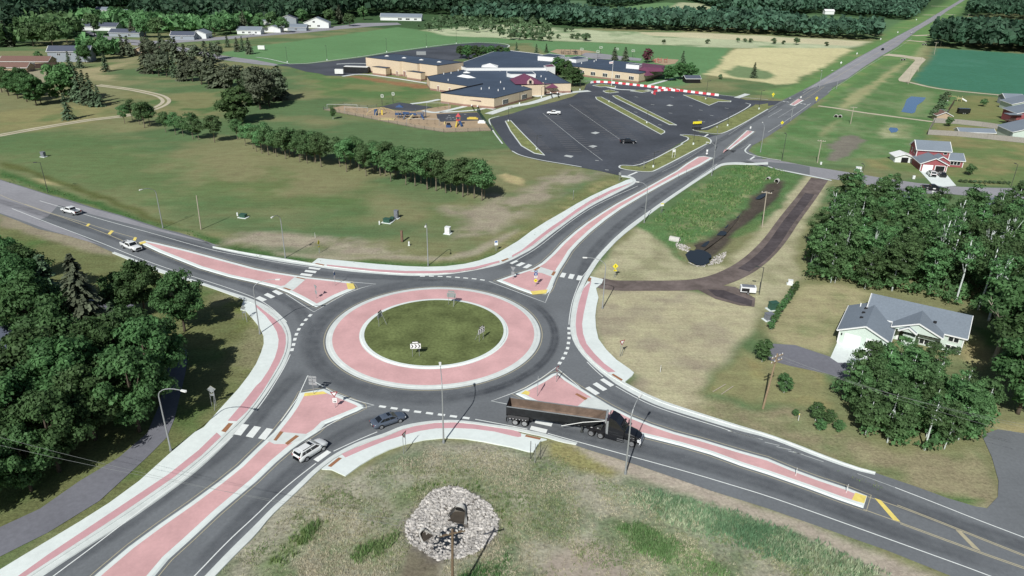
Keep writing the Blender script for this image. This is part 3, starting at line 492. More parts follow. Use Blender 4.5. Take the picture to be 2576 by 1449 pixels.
# painted lines
wl = MB(); fl = MB(); yl = MB(); fy = MB()
def line(mb, pts, wd=.14, z=.03, it=2): ribbon(mb, smoothed(W(pts), it=it), wd, z)
for pts in (Q(1, 0, 400, 572, 620, 637, 860, 712, 1100, 782, 1500, 890, 1900, 1005, 2200, 1085, 2576, 1153)+Q(1, 1, 200, 1190, 400, 1220, 600, 1247), Q(1, 0, 120, 650, 500, 800, 900, 950, 1080, 1020, 1250, 1090, 1530, 1198, 1700, 1258, 2010, 1357, 2330, 1460)+Q(2, 0, 2560, 97)+Q(2, 1, 75, 142, 190, 225, 310, 342),
            Q(1, 2, 45, 1170, 200, 1082, 300, 1012, 400, 930, 600, 772, 800, 640, 1000, 540, 1265, 423), Q(1, 2, 2065, 203, 1850, 350, 1650, 492, 1500, 592, 1300, 732, 1100, 882, 950, 1042, 850, 1152, 770, 1262, 710, 1332), Q(1, 2, 685, 1380, 655, 1449)+Q(2, 2, 625, 80, 600, 160, 576, 300, 573, 370),
            Q(2, 2, 1045, 990, 1200, 1080, 1400, 1182, 1700, 1284, 2100, 1404)+Q(3, 2, 2220, 0), Q(2, 2, 755, 745, 850, 840, 915, 895), Q(3, 2, 360, 15, 700, 110, 1000, 192, 1400, 302, 1800, 412, 2200, 532, 2576, 646)+Q(3, 3, 500, 822, 1000, 1002, 1500, 1182, 2000, 1362, 2230, 1449, 2500, 1550), Q(3, 3, 1280, 560, 1700, 722, 2100, 882, 2576, 1062, 2800, 1150), Q(2, 1, 2205, 1322, 2576, 1390)+Q(2, 2, 155, 1422),
            Q(3, 0, 2340, 45, 2100, 242, 1800, 502, 1500, 722, 1200, 952, 900, 1182, 540, 1449, 300, 1630), Q(2, 1, 345, 670, 290, 790, 200, 942, 100, 1102, 0, 1235), Q(3, 1, 780, 195, 1000, 92, 1220, 0), Q(3, 1, 605, 315, 400, 472, 200, 642, 0, 842)+Q(3, 0, 2300, 1092, 1960, 1449, 1850, 1560)):
    line(wl, pts)
for pts in (Q(2, 1, 250, 1340, 420, 1105, 522, 880, 600, 950, 800, 1062, 1000, 1131, 1187, 1180, 1000, 1231, 850, 1312, 600, 1455), Q(1, 1, 860, 1378, 1000, 1393, 1207, 1410, 1060, 1449)+Q(2, 1, 980, 30, 900, 60, 770, 132, 583, 242, 440, 152, 300, 60), Q(2, 2, 140, -40, 0, -30)+Q(1, 1, 2341, 1382)+Q(2, 2, 150, 78, 335, 148, 372, 60, 410, -20), Q(2, 2, 80, 1195, 30, 1185)+P(1236, 1009)+Q(2, 2, 0, 1062, 130, 1008, 300, 905, 445, 800, 480, 830, 690, 1007)):
    line(wl, pts, .13, it=0)
for pts in (Q(1, 0, 250, 605, 450, 677, 600, 722, 880, 802, 1100, 872, 1350, 942), Q(1, 0, 0, 512, 100, 557, 250, 609, 450, 683, 600, 728, 870, 827, 1090, 912, 1240, 977)): line(fy, pts, .16)
for pts in (Q(3, 3, 960, 780, 1330, 912, 2100, 1197, 2576, 1362, 2800, 1440), Q(3, 3, 1000, 652, 1300, 747, 1700, 902, 2000, 1022, 2576, 1252, 2800, 1330), Q(3, 3, 1330, 925, 2100, 1210, 2576, 1376), Q(3, 3, 1300, 735, 1700, 890, 2000, 1010, 2576, 1238)): line(fy, pts, .13)
for q_ in (Q(1, 0, 862, 824, 888, 800, 910, 806, 886, 830), Q(1, 0, 1083, 905, 1118, 868, 1146, 876, 1110, 914), Q(1, 0, 1335, 968, 1355, 936, 1380, 944, 1362, 976), Q(3, 3, 1070, 665, 1138, 690, 1332, 905, 1258, 885)): yl.sheet(W(q_), .032)
fy.sheet(W(Q(3, 3, 1885, 985, 1945, 1002, 2142, 1200, 2060, 1168)), .032)
for q_ in (Q(1, 1, 535, 1240, 655, 1252, 635, 1268, 528, 1254), Q(1, 1, 500, 1268, 612, 1280, 598, 1301, 486, 1287), Q(1, 1, 457, 1300, 572, 1313, 555, 1335, 440, 1320), Q(2, 1, 200, 20, 275, 55, 228, 73, 160, 36), Q(2, 1, 117, 50, 195, 88, 150, 106, 78, 70), Q(2, 1, 37, 83, 112, 118, 70, 136, -2, 102), Q(1, 2, 40, 1170, 65, 1180, 0, 1210, -25, 1200), Q(1, 2, 95, 1190, 137, 1201, 77, 1232, 35, 1222), Q(1, 2, 165, 1208, 205, 1220, 150, 1253, 105, 1245), Q(1, 2, 503, 1295, 547, 1302, 525, 1346, 478, 1338), Q(1, 2, 583, 1307, 632, 1315, 610, 1361, 562, 1352), Q(1, 2, 664, 1322, 713, 1330, 690, 1376, 645, 1368),
           Q(2, 2, 922, 910, 1030, 978, 990, 996, 885, 926), Q(2, 2, 852, 950, 960, 1020, 916, 1038, 810, 969), Q(2, 2, 777, 992, 884, 1060, 840, 1080, 735, 1010), Q(2, 2, 245, 1320, 412, 1357, 395, 1395, 228, 1360), Q(2, 2, 195, 1388, 358, 1426, 342, 1466, 178, 1426), Q(2, 2, 300, 1253, 460, 1286, 445, 1325, 282, 1291), P(610, 1067, 627, 1069, 606, 1096, 588, 1093), P(640, 1072, 657, 1075, 636, 1102, 618, 1098), P(671, 1077, 687, 1080, 667, 1107, 649, 1103), Q(3, 1, 715, 185, 758, 205, 625, 303, 578, 278), Q(3, 1, 620, 130, 665, 150, 530, 245, 485, 225), Q(3, 1, 520, 80, 565, 98, 440, 190, 395, 170)): wl.sheet(W(q_), .032)
def dashes(pts, ln, wd):
    w_ = W(pts); 
    for i, p in enumerate(w_):
        d = (w_[min(i+1, len(w_)-1)]-w_[max(0, i-1)]).normalized(); ribbon(wl, [p-d*ln/2, p+d*ln/2], wd, .032)
dashes(Q(1, 1, 1675, 1331, 1765, 1331, 1853, 1333, 1940, 1338, 2027, 1343, 2110, 1350, 2195, 1358, 2278, 1369), 1.0, .45)
dashes(Q(2, 1, 545, 277, 502, 321, 464, 368, 431, 417, 407, 467, 391, 517, 378, 570, 363, 622), .95, .55)
dashes(Q(2, 1, 1273, 1195, 1390, 1212, 1508, 1230, 1626, 1247, 1746, 1262, 1866, 1277, 1987, 1293, 2112, 1309), 1.05, .5)
dashes(Q(2, 2, 572, 408, 574, 456, 574, 505, 568, 555, 559, 607, 539, 657, 513, 708, 480, 757), .85, .55)
for i in range(9):
    t = i/8; a = G(*Q(3, 2, 2240+(336)*t*1.0, 5+90*t)[0]) if i < 6 else G(*Q(3, 3, 40+(i-6)*120, 120+(i-6)*45)[0]); ribbon(fl, [a-Vector((.9, -.35, 0)), a+Vector((.9, -.35, 0))], .12, .03)
line(fl, Q(3, 3, 250, 197, 560, 302), .12); line(fl, Q(3, 3, 900, 420, 1280, 560), .1)
# stop bars, lane lines of the north road, hatching beyond the crossing
for q_ in (Q(1, 2, 1160, 318, 1180, 322, 1268, 285, 1250, 280), Q(1, 2, 2388, 155, 2430, 125, 2450, 128, 2405, 158), Q(0, 2, 1925, 1376, 1965, 1350, 1982, 1353, 1942, 1378)): wl.sheet(W(q_), .034)
line(fl, Q(0, 3, 0, 1180, 140, 1100), .2); line(fl, Q(0, 3, 100, 1185, 280, 1075), .15); line(fl, Q(0, 3, 0, 1130, 90, 1070), .15); line(wl, Q(0, 3, 0, 1330, 200, 1205, 430, 1040), .13); line(fl, Q(0, 3, 350, 935, 470, 860, 700, 720, 900, 605, 1290, 380, 1700, 160), .18); line(fl, Q(0, 3, 600, 930, 800, 800, 1000, 665, 1300, 490, 1450, 385), .18)
line(fl, Q(1, 2, 1510, 280, 1690, 195, 1950, 30), .1); line(fl, Q(1, 2, 2305, 50, 2385, 0), .1); line(fl, Q(0, 2, 2180, 1355, 2400, 1205, 2576, 1100), .13)
for i in range(9):
    t = i/8; a = G(*Q(0, 3, 345+185*t, 990-110*t)[0]); b = G(*Q(0, 3, 420+140*t, 1000-125*t)[0]); ribbon(fy, [a, b], .3, .03)
line(fy, Q(0, 3, 300, 995, 460, 890, 530, 870), .15); line(fy, Q(0, 3, 370, 1005, 570, 870), .15); line(fy, Q(0, 3, 560, 850, 900, 650, 1300, 420, 1700, 170), .2)
for pts in (Q(0, 3, 150, 1020, 175, 1024), Q(0, 3, 185, 1024, 210, 1028), Q(0, 3, 325, 1040, 345, 1044), Q(0, 3, 358, 1046, 380, 1050), Q(0, 3, 395, 1054, 415, 1057)): line(wl, pts, .8)
struct(wl.build('road_marking', 'white_paint')); struct(fl.build('road_marking', 'faded_paint')); struct(yl.build('road_marking', 'yellow_paint')); struct(fy.build('road_marking', 'faded_yellow'))
# tyre-worn darker bands, blended into the asphalt
def wear_mat():
    m = bpy.data.materials.new('tyre_wear'); m.use_nodes = True; MATS['tyre_wear'] = m; n = m.node_tree.nodes; l = m.node_tree.links; p = n['Principled BSDF']
    p.inputs['Base Color'].default_value = (*alb(76, 80, 87), 1); p.inputs['Roughness'].default_value = .8; p.inputs['Specular IOR Level'].default_value = .2
    at = n.new('ShaderNodeAttribute'); at.attribute_name = 'Fade'; no = n.new('ShaderNodeTexNoise'); no.inputs['Scale'].default_value = .5; no.inputs['Detail'].default_value = 4
    ge = n.new('ShaderNodeNewGeometry'); l.new(ge.outputs['Position'], no.inputs['Vector']); mu = n.new('ShaderNodeMath'); mu.operation = 'MULTIPLY'; l.new(at.outputs['Fac'], mu.inputs[0]); l.new(no.outputs['Fac'], mu.inputs[1])
    tr = n.new('ShaderNodeBsdfTransparent'); mx = n.new('ShaderNodeMixShader'); l.new(mu.outputs[0], mx.inputs[0]); l.new(tr.outputs[0], mx.inputs[1]); l.new(p.outputs[0], mx.inputs[2]); l.new(mx.outputs[0], n['Material Output'].inputs['Surface'])
wear_mat()
WM = [[], [], []]
def wear(pts, wd, k=.8, world=False, z=.024):
    p = pts if world else smoothed(W(pts)); N = normals2(p); o = len(WM[0]); n = len(p); cs = ((-.5, 0), (-.22, 1), (0, .75), (.22, 1), (.5, 0))
    for i, (a, q) in enumerate(zip(p, N)):
        e = min(1, min(i, n-1-i)/max(1, n*.15))
        for t, f in cs: WM[0].append((a[0]+q.x*wd*t, a[1]+q.y*wd*t, z)); WM[2].append(f*k*e)
    for i in range(n-1):
        for j in range(4): WM[1].append((o+i*5+j, o+(i+1)*5+j, o+(i+1)*5+j+1, o+i*5+j+1))
arc = lambda r, a0, a1, n=60: [Vector((CX+r*math.cos(math.radians(a0+(a1-a0)*i/n)), CY+r*math.sin(math.radians(a0+(a1-a0)*i/n)), 0)) for i in range(n+1)]
wear(arc(R1+2.4, 0, 359), 4.6, .4, True); wear(arc(R1+2.6, -80, 40), 1.8, .8, True, .0255); wear(arc(R1+2.2, 150, 250), 2.5, .25, True, .0255)
for pts in (P(-120, 470, 80, 530, 200, 568, 300, 600, 400, 640, 500, 680, 620, 712, 700, 745, 760, 780, 775, 850), P(1280, 1040, 1400, 1085, 1500, 1105, 1650, 1135, 1800, 1180, 2000, 1240, 2200, 1320, 2576, 1450), P(1480, 965, 1600, 1030, 1750, 1080, 1900, 1122, 2100, 1195, 2300, 1280, 2576, 1375, 2700, 1420), P(120, 1449, 300, 1330, 450, 1220, 600, 1110, 690, 1000, 760, 930), P(480, 1449, 600, 1320, 700, 1220, 790, 1140, 900, 1070, 1000, 1045), P(1470, 720, 1460, 690, 1500, 620, 1560, 565, 1660, 490, 1800, 405, 1900, 340), P(1250, 680, 1330, 650, 1400, 590, 1480, 530, 1600, 470, 1750, 390, 1900, 300, 2050, 215), P(340, 580, 500, 620, 650, 662, 800, 690, 1000, 700, 1150, 702)): wear(pts, 3.1, .5)
me = bpy.data.meshes.new('tyre_wear'); me.from_pydata(WM[0], [], WM[1]); a = me.attributes.new('Fade', 'FLOAT', 'POINT'); a.data.foreach_set('value', WM[2])
if sum(p.normal.z for p in me.polygons) < 0: me.flip_normals()
struct(link('tyre_wear', me, 'tyre_wear'))
# parking lot and bus loop
LOT = P(1230, 302, 1245, 297, 1290, 285, 1330, 272, 1400, 255, 1440, 243, 1470, 225, 1474, 214, 1490, 204, 1540, 205, 1680, 224, 1850, 243, 1875, 251, 1932, 253, 1964, 254, 1964, 262, 1932, 266, 1900, 262, 1880, 283, 1780, 327, 1755, 329, 1760, 334, 1800, 339, 1820, 338, 1820, 342, 1795, 352, 1770, 344, 1745, 343, 1710, 360, 1620, 415, 1572, 421, 1572, 440, 1585, 446, 1560, 442, 1508, 430, 1425.5, 415, 1363, 405, 1308, 392, 1288, 381, 1270, 360, 1245, 325)
sheet('parking_lot', LOT, 'lot_asphalt', .006)
sheet('bus_loop', Q(0, 1, 170, 652, 330, 642, 510, 645, 720, 620, 1100, 572, 1320, 535, 1720, 480, 2010, 445, 2230, 430, 2430, 440, 2540, 460, 2510, 480, 2440, 486, 2400, 560, 2000, 600, 1900, 640, 1300, 700, 1100, 735, 880, 765, 700, 760, 640, 740, 500, 720, 330, 670), 'lot_asphalt', .006)
sheet('side_road', P(340, 152, 400, 150, 500, 152, 555, 150, 590, 143, 645, 146, 690, 155, 700, 163, 690, 163, 640, 160, 560, 158, 480, 163, 400, 165, 340, 165)[:0]+P(330, 106, 390, 112, 470, 120, 560, 140, 644, 151, 700, 162, 690, 166, 640, 161, 555, 150, 480, 133, 400, 120, 330, 113), 'old_asphalt', .01)
sheet('town_road', P(215, 80, 235, 92, 300, 105, 390, 112, 480, 105, 560, 100, 644, 92, 760, 83, 860, 73, 940, 66, 1010, 62, 1000, 57, 900, 58, 880, 62, 760, 75, 644, 86, 560, 92, 480, 98, 380, 103, 310, 98, 250, 88, 225, 78), 'old_asphalt', .01)
mb = MB()
for pts in (Q(0, 1, 0, 575, 120, 590, 330, 640), Q(0, 1, 330, 645, 510, 640, 720, 612, 1100, 565, 1320, 527, 1720, 472, 2010, 437, 2230, 425, 2450, 432, 2560, 455, 2530, 480, 2440, 485)): ribbon(mb, smoothed(W(pts)), .9, .05)
for pts in (Q(0, 1, 2345, 1215, 2350, 1195, 2450, 1170), Q(0, 1, 2345, 1215, 2375, 1310, 2480, 1449), Q(1, 2, 0, 72, 80, 118, 300, 168, 550, 208, 700, 234), Q(0, 2, 1820, 1305, 1830, 1315, 1960, 1340, 2060, 1350, 2130, 1343, 2300, 1260, 2576, 1100), Q(0, 2, 1820, 1300, 1960, 1300, 2430, 1060, 2350, 1038), Q(0, 2, 2230, 970, 2340, 985, 2576, 1005), Q(0, 2, 730, 820, 800, 815, 1000, 822, 1500, 880, 2080, 955, 2230, 972), Q(0, 2, 1690, 1362, 1800, 1392, 1700, 1449), Q(0, 2, 1690, 1358, 1760, 1355, 1950, 1375, 2010, 1415, 1990, 1449), Q(1, 2, 1720, 0, 1290, 228, 1100, 212, 1075, 230, 1090, 250, 1200, 270, 1380, 287, 1450, 268, 1960, 0), Q(1, 3, 0, 148, 130, 168), Q(1, 2, 2400, 5, 2345, 60, 2345, 80, 2390, 110, 2576, 148)): ribbon(mb, smoothed(W(pts)), .55, .12)
struct(mb.build('kerb', 'gutter_concrete'))
for pts in (Q(0, 2, 1840, 1312, 1970, 1312, 2430, 1065, 2576, 1040, 2576, 1095, 2300, 1255, 2130, 1338, 2060, 1345, 1960, 1335), Q(1, 2, 1100, 218, 1290, 232, 1720, 5)+Q(0, 2, 1810, 1395, 1700, 1362, 1760, 1360, 1950, 1380, 2000, 1415, 1985, 1449)+Q(1, 2, 1950, 0, 1450, 262, 1380, 282, 1200, 266, 1090, 246)): sheet('verge', pts, 'kerb_grass', .05)
isl = [P(1270, 305, 1285, 303, 1320, 340, 1371, 391, 1343, 386, 1310, 367, 1283, 330), P(1497, 244, 1513, 244, 1538, 257, 1673, 330, 1673, 334, 1663, 339, 1500, 250), P(1540, 241, 1553, 240, 1703, 315, 1683, 314, 1645, 295, 1548, 247), P(1718, 239, 1748, 239, 1810, 250, 1840, 254, 1839, 256.5, 1808, 256, 1784, 266), P(1490, 215, 1513, 211, 1550, 217, 1548, 222, 1523, 218.5, 1510, 219), P(1516, 229, 1535, 226, 1557, 232, 1535, 234.5, 1523, 233), P(1585, 229, 1608, 226.5, 1643, 229, 1616, 233)]
for p in isl:
    w_ = W(p); struct(MB().prism(w_, -.05, .12).build('parking_island', 'gutter_concrete')); struct(MB().sheet(offset(w_, -.42), .135).build('island_grass', 'kerb_grass'))
lt = MB()
for pts in (Q(0, 2, 580, 1050, 1110, 1420), Q(0, 2, 310, 1140, 690, 1449), Q(1, 2, 690, 0, 910, 165)): line(lt, pts, .16, .02, 0)
struct(lt.build('parking_line', 'faded_paint'))
st_ = MB()
def stalls(a, b, c, d, n):                             # stall lines between two traced edges
    A = W([a, b]); B = W([c, d])
    for i in range(n+1):
        t = i/n; ribbon(st_, [A[0].lerp(A[1], t), B[0].lerp(B[1], t)], .34, .02)
F = lambda r, c, x, y: Q(r, c, x, y)[0]
stalls(F(0, 2, 40, 1260), F(1, 2, 300, 80), F(0, 2, 150, 1255), F(1, 2, 420, 80), 20)
stalls(F(0, 2, 250, 1180), F(1, 2, 570, 75), F(0, 2, 390, 1180), F(1, 2, 700, 75), 20)
stalls(F(0, 2, 395, 1180), F(1, 2, 800, 90), F(0, 2, 480, 1170), F(1, 2, 900, 90), 20)
stalls(F(0, 2, 560, 1060), F(0, 2, 990, 1410), F(0, 2, 700, 1070), F(0, 2, 1110, 1400), 22)
stalls(F(0, 2, 720, 1060), F(0, 2, 1150, 1400), F(0, 2, 850, 1060), F(0, 2, 1270, 1400), 22)
stalls(F(0, 2, 830, 1000), F(0, 2, 1480, 1345), F(0, 2, 700, 1000), F(0, 2, 1330, 1350), 26)
stalls(F(0, 2, 1990, 1290), F(0, 2, 2400, 1060), F(0, 2, 1900, 1285), F(0, 2, 2310, 1050), 18)
stalls(F(1, 2, 1290, 225), F(1, 2, 1720, 0), F(1, 2, 1190, 210), F(1, 2, 1600, -10), 14)
struct(st_.build('parking_line', 'stall_paint'))
mb = MB()
for q_ in (Q(0, 2, 790, 1338, 840, 1325, 885, 1335, 840, 1350), Q(1, 2, 520, 122, 545, 110, 620, 120, 595, 137), Q(1, 2, 765, 22, 815, 12, 860, 22, 815, 38), Q(0, 2, 1550, 1060, 1585, 1052, 1625, 1060, 1590, 1068)): mb.sheet(W(q_), .018)
for x, y in ((1250, 975), (1612, 977), (1415, 1053), (1800, 1065), (1595, 1138), (1245, 1128), (1490, 1256), (1900, 1108), (1890, 1210), (1925, 1225), (2010, 1162), (2160, 1088), (855, 1615), (955, 1710)): ribbon(mb, W(Q(0, 2, x-18, y-2, x+18, y+3)), .45, .02)
struct(mb.build('pavement_patch', 'faded_paint'))
# school walks and play yard
mat('play_sand', alb(172, 152, 126), .95, .1, 1.2, .1, var2=.08)
sheet('play_yard', Q(0, 1, 680, 1105, 880, 1062, 1120, 1090, 1250, 1080, 1400, 1110, 1600, 1120, 1800, 1080, 1960, 1060, 1960, 1090, 1900, 1135, 2240, 1130, 2370, 1315, 1900, 1332, 1600, 1285, 1250, 1215, 1000, 1165), 'play_sand', .008)
sheet('play_court', Q(0, 1, 1220, 1080, 1440, 1030, 1560, 1045, 1780, 1078, 1660, 1105, 1560, 1118, 1420, 1105), 'lot_asphalt', .014)
sheet('play_court', Q(0, 1, 1815, 1148, 1930, 1142, 2225, 1132, 2290, 1210, 1860, 1226, 1825, 1190), 'lot_asphalt', .014)
mb = MB()
for x, y in ((1945, 1162), (1930, 1180), (1955, 1181), (1985, 1183), (1920, 1196), (1960, 1198), (2000, 1200), (2105, 1150)): ribbon(mb, W(Q(0, 1, x-10, y, x+10, y)), .35, .02)
struct(mb.build('court_marking', 'white_paint'))
for pts, wd in ((Q(0, 1, 1560, 1045, 1700, 1030, 1850, 1000), 2.6), (Q(0, 1, 1680, 1112, 1760, 1132, 1850, 1132, 2100, 1070, 2150, 1063, 2300, 1080, 2400, 1100), 2.6), (Q(0, 1, 1850, 1132, 2200, 1112, 2300, 1090), 2.2), (Q(0, 1, 2340, 1148, 2450, 1110, 2576, 1068)+Q(0, 2, 200, 1040, 430, 960, 620, 925, 780, 915), 4), (Q(0, 2, 215, 970, 330, 945, 480, 945), 5), (Q(0, 1, 870, 768, 1050, 740, 1350, 780, 1720, 838), 2.2), (Q(0, 2, 1340, 868, 1440, 840, 1620, 790), 2.2), (Q(0, 2, 2260, 985, 2330, 960, 2370, 945), 3), (Q(0, 2, 950, 870, 1050, 900, 1200, 905, 1300, 915, 1390, 905), 2.2), (Q(0, 1, 810, 645, 960, 637, 1110, 640), 1.6), (Q(0, 2, 330, 955, 480, 935, 600, 925), 2.5)):
    mb = MB(); ribbon(mb, smoothed(W(pts)), wd, .03); struct(mb.build('walkway', 'gutter_concrete'))
sheet('sports_court', Q(0, 2, 690, 555, 740, 530, 900, 540, 1310, 590, 1290, 612, 800, 590), 'old_asphalt', .01)
sheet('play_yard', Q(0, 2, 380, 520, 450, 495, 700, 500, 900, 530, 740, 530, 690, 555, 500, 550), 'play_sand', .01)
sheet('play_yard', Q(0, 2, 1420, 600, 1450, 585, 1680, 600, 1640, 640, 1540, 655, 1430, 630), 'play_sand', .01)
# tracks, drives and paths
def track(name, pts, wd, m, z=.012, it=2):
    mb = MB(); ribbon(mb, smoothed(W(pts), it=it), wd, z); return struct(mb.build(name, m))
mat('grass_strip', alb(132, 132, 94), .95, .25, 1.5, .1)
tk = Q(0, 0, -300, 1410, 0, 1362, 300, 1305, 600, 1255, 900, 1205, 1220, 1172, 1420, 1135, 1560, 1092, 1650, 1050, 1680, 1010, 1620, 965, 1500, 935, 1300, 895, 980, 856)
track('gravel_track', tk, 4.2, 'gravel'); track('grass_strip', tk, 1.0, 'grass_strip', .018)
track('gravel_track', Q(0, 3, 505, 1065, 700, 1090, 900, 1125, 1200, 1165, 1500, 1205, 1660, 1225), 2.6, 'gravel')
track('gravel_track', Q(0, 3, 1410, 825, 1500, 845, 1600, 872, 1800, 905, 2100, 935, 2400, 962, 2600, 985), 3.0, 'gravel')
sheet('gravel_track', Q(0, 3, 1150, 560, 1210, 540, 1350, 552, 1480, 572, 1560, 580, 1590, 600, 1540, 650, 1440, 790, 1420, 835, 1320, 815, 1310, 795, 1480, 610, 1470, 595, 1330, 575, 1220, 562), 'gravel', .012)
for pts in (Q(0, 3, 1400, 405, 1600, 425), Q(0, 3, 1460, 360, 1690, 350), Q(0, 3, 1560, 150, 1720, 150), Q(0, 3, 1770, 140, 1880, 150), Q(0, 3, 1640, 60, 1960, 72)): track('field_entrance', pts, 7, 'gravel')
strA = Q(1, 2, 860, 1388, 1000, 1425, 1300, 1425, 1700, 1425, 1900, 1410, 2100, 1365, 2300, 1275, 2450, 1170, 2576, 1050)+Q(1, 3, 100, 930, 200, 780, 300, 650, 400, 520, 520, 350)
track('millings_path', strA, 5.0, 'millings')
sheet('millings_path', P(1750, 726, 1800, 716, 1850, 722, 1900, 750, 1898, 772, 1860, 768, 1800, 752), 'millings', .016)
mat('dark_millings', alb(84, 78, 80), .95, .25, .8, .1, var2=.2)
track('millings_path', Q(1, 2, 2330, 1270, 2450, 1190, 2576, 1075)+Q(1, 3, 90, 960, 200, 790, 290, 680, 420, 500), 2.6, 'dark_millings', .02)
sheet('millings_path', P(1780, 728, 1820, 730, 1870, 748, 1893, 756, 1890, 770, 1850, 760, 1800, 745), 'dark_millings', .022)
sheet('shared_path', Q(2, 0, 2050, 590, 1960, 720, 1800, 900)[:0]+P(420, 858, 452, 868, 470, 884, 472, 905, 465, 945, 452, 1000, 440, 1050, 420, 1100, 370, 1150, 250, 1260, 120, 1340, 0, 1400, -200, 1500, -200, 1390, 0, 1326, 100, 1280, 200, 1210, 300, 1150, 370, 1090, 400, 1020, 415, 960, 425, 915, 415, 885, 390, 868), 'path_asphalt', .012)
sheet('drive', P(-100, 840, 0, 830, 55, 850, 40, 870, 0, 880, -100, 890), 'path_asphalt', .012)
sheet('drive', P(190, 755, 260, 745, 330, 760, 420, 860, 470, 880, 450, 900, 400, 880, 300, 800, 200, 790), 'path_asphalt', .014)
sheet('drive', P(1938, 864, 2000, 868, 2090, 898, 2160, 915, 2140, 960, 2080, 940, 1985, 920, 1932, 905), 'path_asphalt', .012)
sheet('drive_apron', Z3(178, 855, 60, 1120, 180, 1200, 870, 1210, 960, 1060), 'concrete', .014)
sheet('drive', P(2470, 1095, 2510, 1080, 2576, 1090, 2800, 1120, 2800, 1400, 2600, 1345, 2480, 1282, 2510, 1250, 2512, 1210, 2495, 1150), 'asphalt', .02)
sheet('drive_apron', Z7(265, 1150, 610, 1155, 785, 1360, 600, 1375, 440, 1340), 'concrete', .03)
sheet('drive', P(2230, 478, 2255, 462, 2300, 480, 2330, 500, 2240, 500)[:0]+P(2236, 470, 2300, 478, 2300, 500, 2235, 497), 'path_asphalt', .03)
# water
def water_mat(name, c, r=.06):
    m = mat(name, c, r, 0, spec=.5); n = m.node_tree.nodes; l = m.node_tree.links; p = n['Principled BSDF']
    no = n.new('ShaderNodeTexNoise'); no.inputs['Scale'].default_value = 1.2; no.inputs['Detail'].default_value = 3; ge = n.new('ShaderNodeNewGeometry'); l.new(ge.outputs['Position'], no.inputs['Vector'])
    b = n.new('ShaderNodeBump'); b.inputs['Strength'].default_value = .08; l.new(no.outputs['Fac'], b.inputs['Height']); l.new(b.outputs[0], p.inputs['Normal'])
water_mat('pond_water', alb(74, 112, 158), .15); water_mat('ditch_water', alb(40, 46, 52), .3); mat('mud', alb(74, 68, 60), .8, .2, 1.5, .3, var2=.2, scale2=.4)
sheet('pond', Q(0, 3, 1340, 1125, 1370, 1070, 1395, 1000, 1440, 970, 1590, 982, 1560, 1020, 1500, 1060, 1480, 1130, 1450, 1142), 'pond_water', .02)
sheet('pond', Q(0, 3, 1213, 1300, 1230, 1282, 1300, 1288, 1312, 1310, 1290, 1330, 1240, 1335), 'pond_water', .02)
for p in (Q(1, 2, 1745, 1100, 1790, 1050, 1830, 1062, 1870, 1045, 1950, 1062, 2005, 1100, 2015, 1130, 1975, 1140, 2000, 1172, 1930, 1212, 1850, 1203, 1820, 1180, 1780, 1172), Q(1, 2, 2000, 905, 2075, 855, 2170, 862, 2150, 905, 2070, 900), Q(1, 2, 2090, 830, 2140, 765, 2190, 785, 2160, 830), Q(1, 2, 2240, 720, 2290, 650, 2320, 660, 2280, 730), Q(1, 2, 1900, 1010, 1960, 960, 2000, 955, 1950, 1020), Q(1, 2, 2450, 540, 2480, 500, 2576, 470, 2560, 500, 2500, 540)): sheet('ditch_water', smoothed(W(p+[p[0]]), it=2)[:-1], 'ditch_water', -.30 if p[0][0] < 1735 else -.45, world=True)
track('stream', Q(1, 2, 1830, 1040, 1980, 940, 2080, 860, 2200, 720, 2330, 560, 2450, 480, 2576, 430), 4.2, 'mud', -.55)
# ---------------------------------------------------------------- trees
def leaf_mat(name, c, tr=.25, var=.34):
    m = bpy.data.materials.new(name); m.use_nodes = True; MATS[name] = m; n = m.node_tree.nodes; l = m.node_tree.links; p = n['Principled BSDF']
    p.inputs['Roughness'].default_value = .65; p.inputs['Specular IOR Level'].default_value = .25
    at = n.new('ShaderNodeAttribute'); at.attribute_name = 'Leaf'; oi = n.new('ShaderNodeObjectInfo')
    ma = n.new('ShaderNodeMapRange'); ma.inputs[3].default_value = 1-var; ma.inputs[4].default_value = 1+var; l.new(oi.outputs['Random'], ma.inputs[0])
    mu = n.new('ShaderNodeMath'); mu.operation = 'MULTIPLY'; l.new(at.outputs['Fac'], mu.inputs[0]); l.new(ma.outputs[0], mu.inputs[1])
    vm = n.new('ShaderNodeVectorMath'); vm.operation = 'SCALE'; vm.inputs[0].default_value = c; l.new(mu.outputs[0], vm.inputs['Scale'])
    hs = n.new('ShaderNodeHueSaturation'); l.new(vm.outputs[0], hs.inputs['Color']); h = n.new('ShaderNodeMapRange'); h.inputs[3].default_value = .475; h.inputs[4].default_value = .515
    l.new(oi.outputs['Random'], h.inputs[0]); l.new(h.outputs[0], hs.inputs['Hue']); l.new(hs.outputs[0], p.inputs['Base Color'])
    t = n.new('ShaderNodeBsdfTranslucent'); l.new(hs.outputs[0], t.inputs['Color']); mx = n.new('ShaderNodeMixShader'); mx.inputs[0].default_value = tr
    l.new(p.outputs[0], mx.inputs[1]); l.new(t.outputs[0], mx.inputs[2]); l.new(mx.outputs[0], n['Material Output'].inputs['Surface']); return m
leaf_mat('leaf_elm', (.124, .236, .096), .38); leaf_mat('leaf_dark', (.080, .168, .060), .35); leaf_mat('leaf_aspen', (.110, .218, .084), .38); leaf_mat('leaf_maroon', (.10, .035, .05))
leaf_mat('leaf_spruce', (.100, .152, .086), .15); leaf_mat('leaf_pine', (.112, .140, .088), .15); leaf_mat('leaf_far', (.064, .134, .084), .25); leaf_mat('leaf_shrub', (.10, .16, .08)); leaf_mat('leaf_willow', (.095, .195, .07), .35)
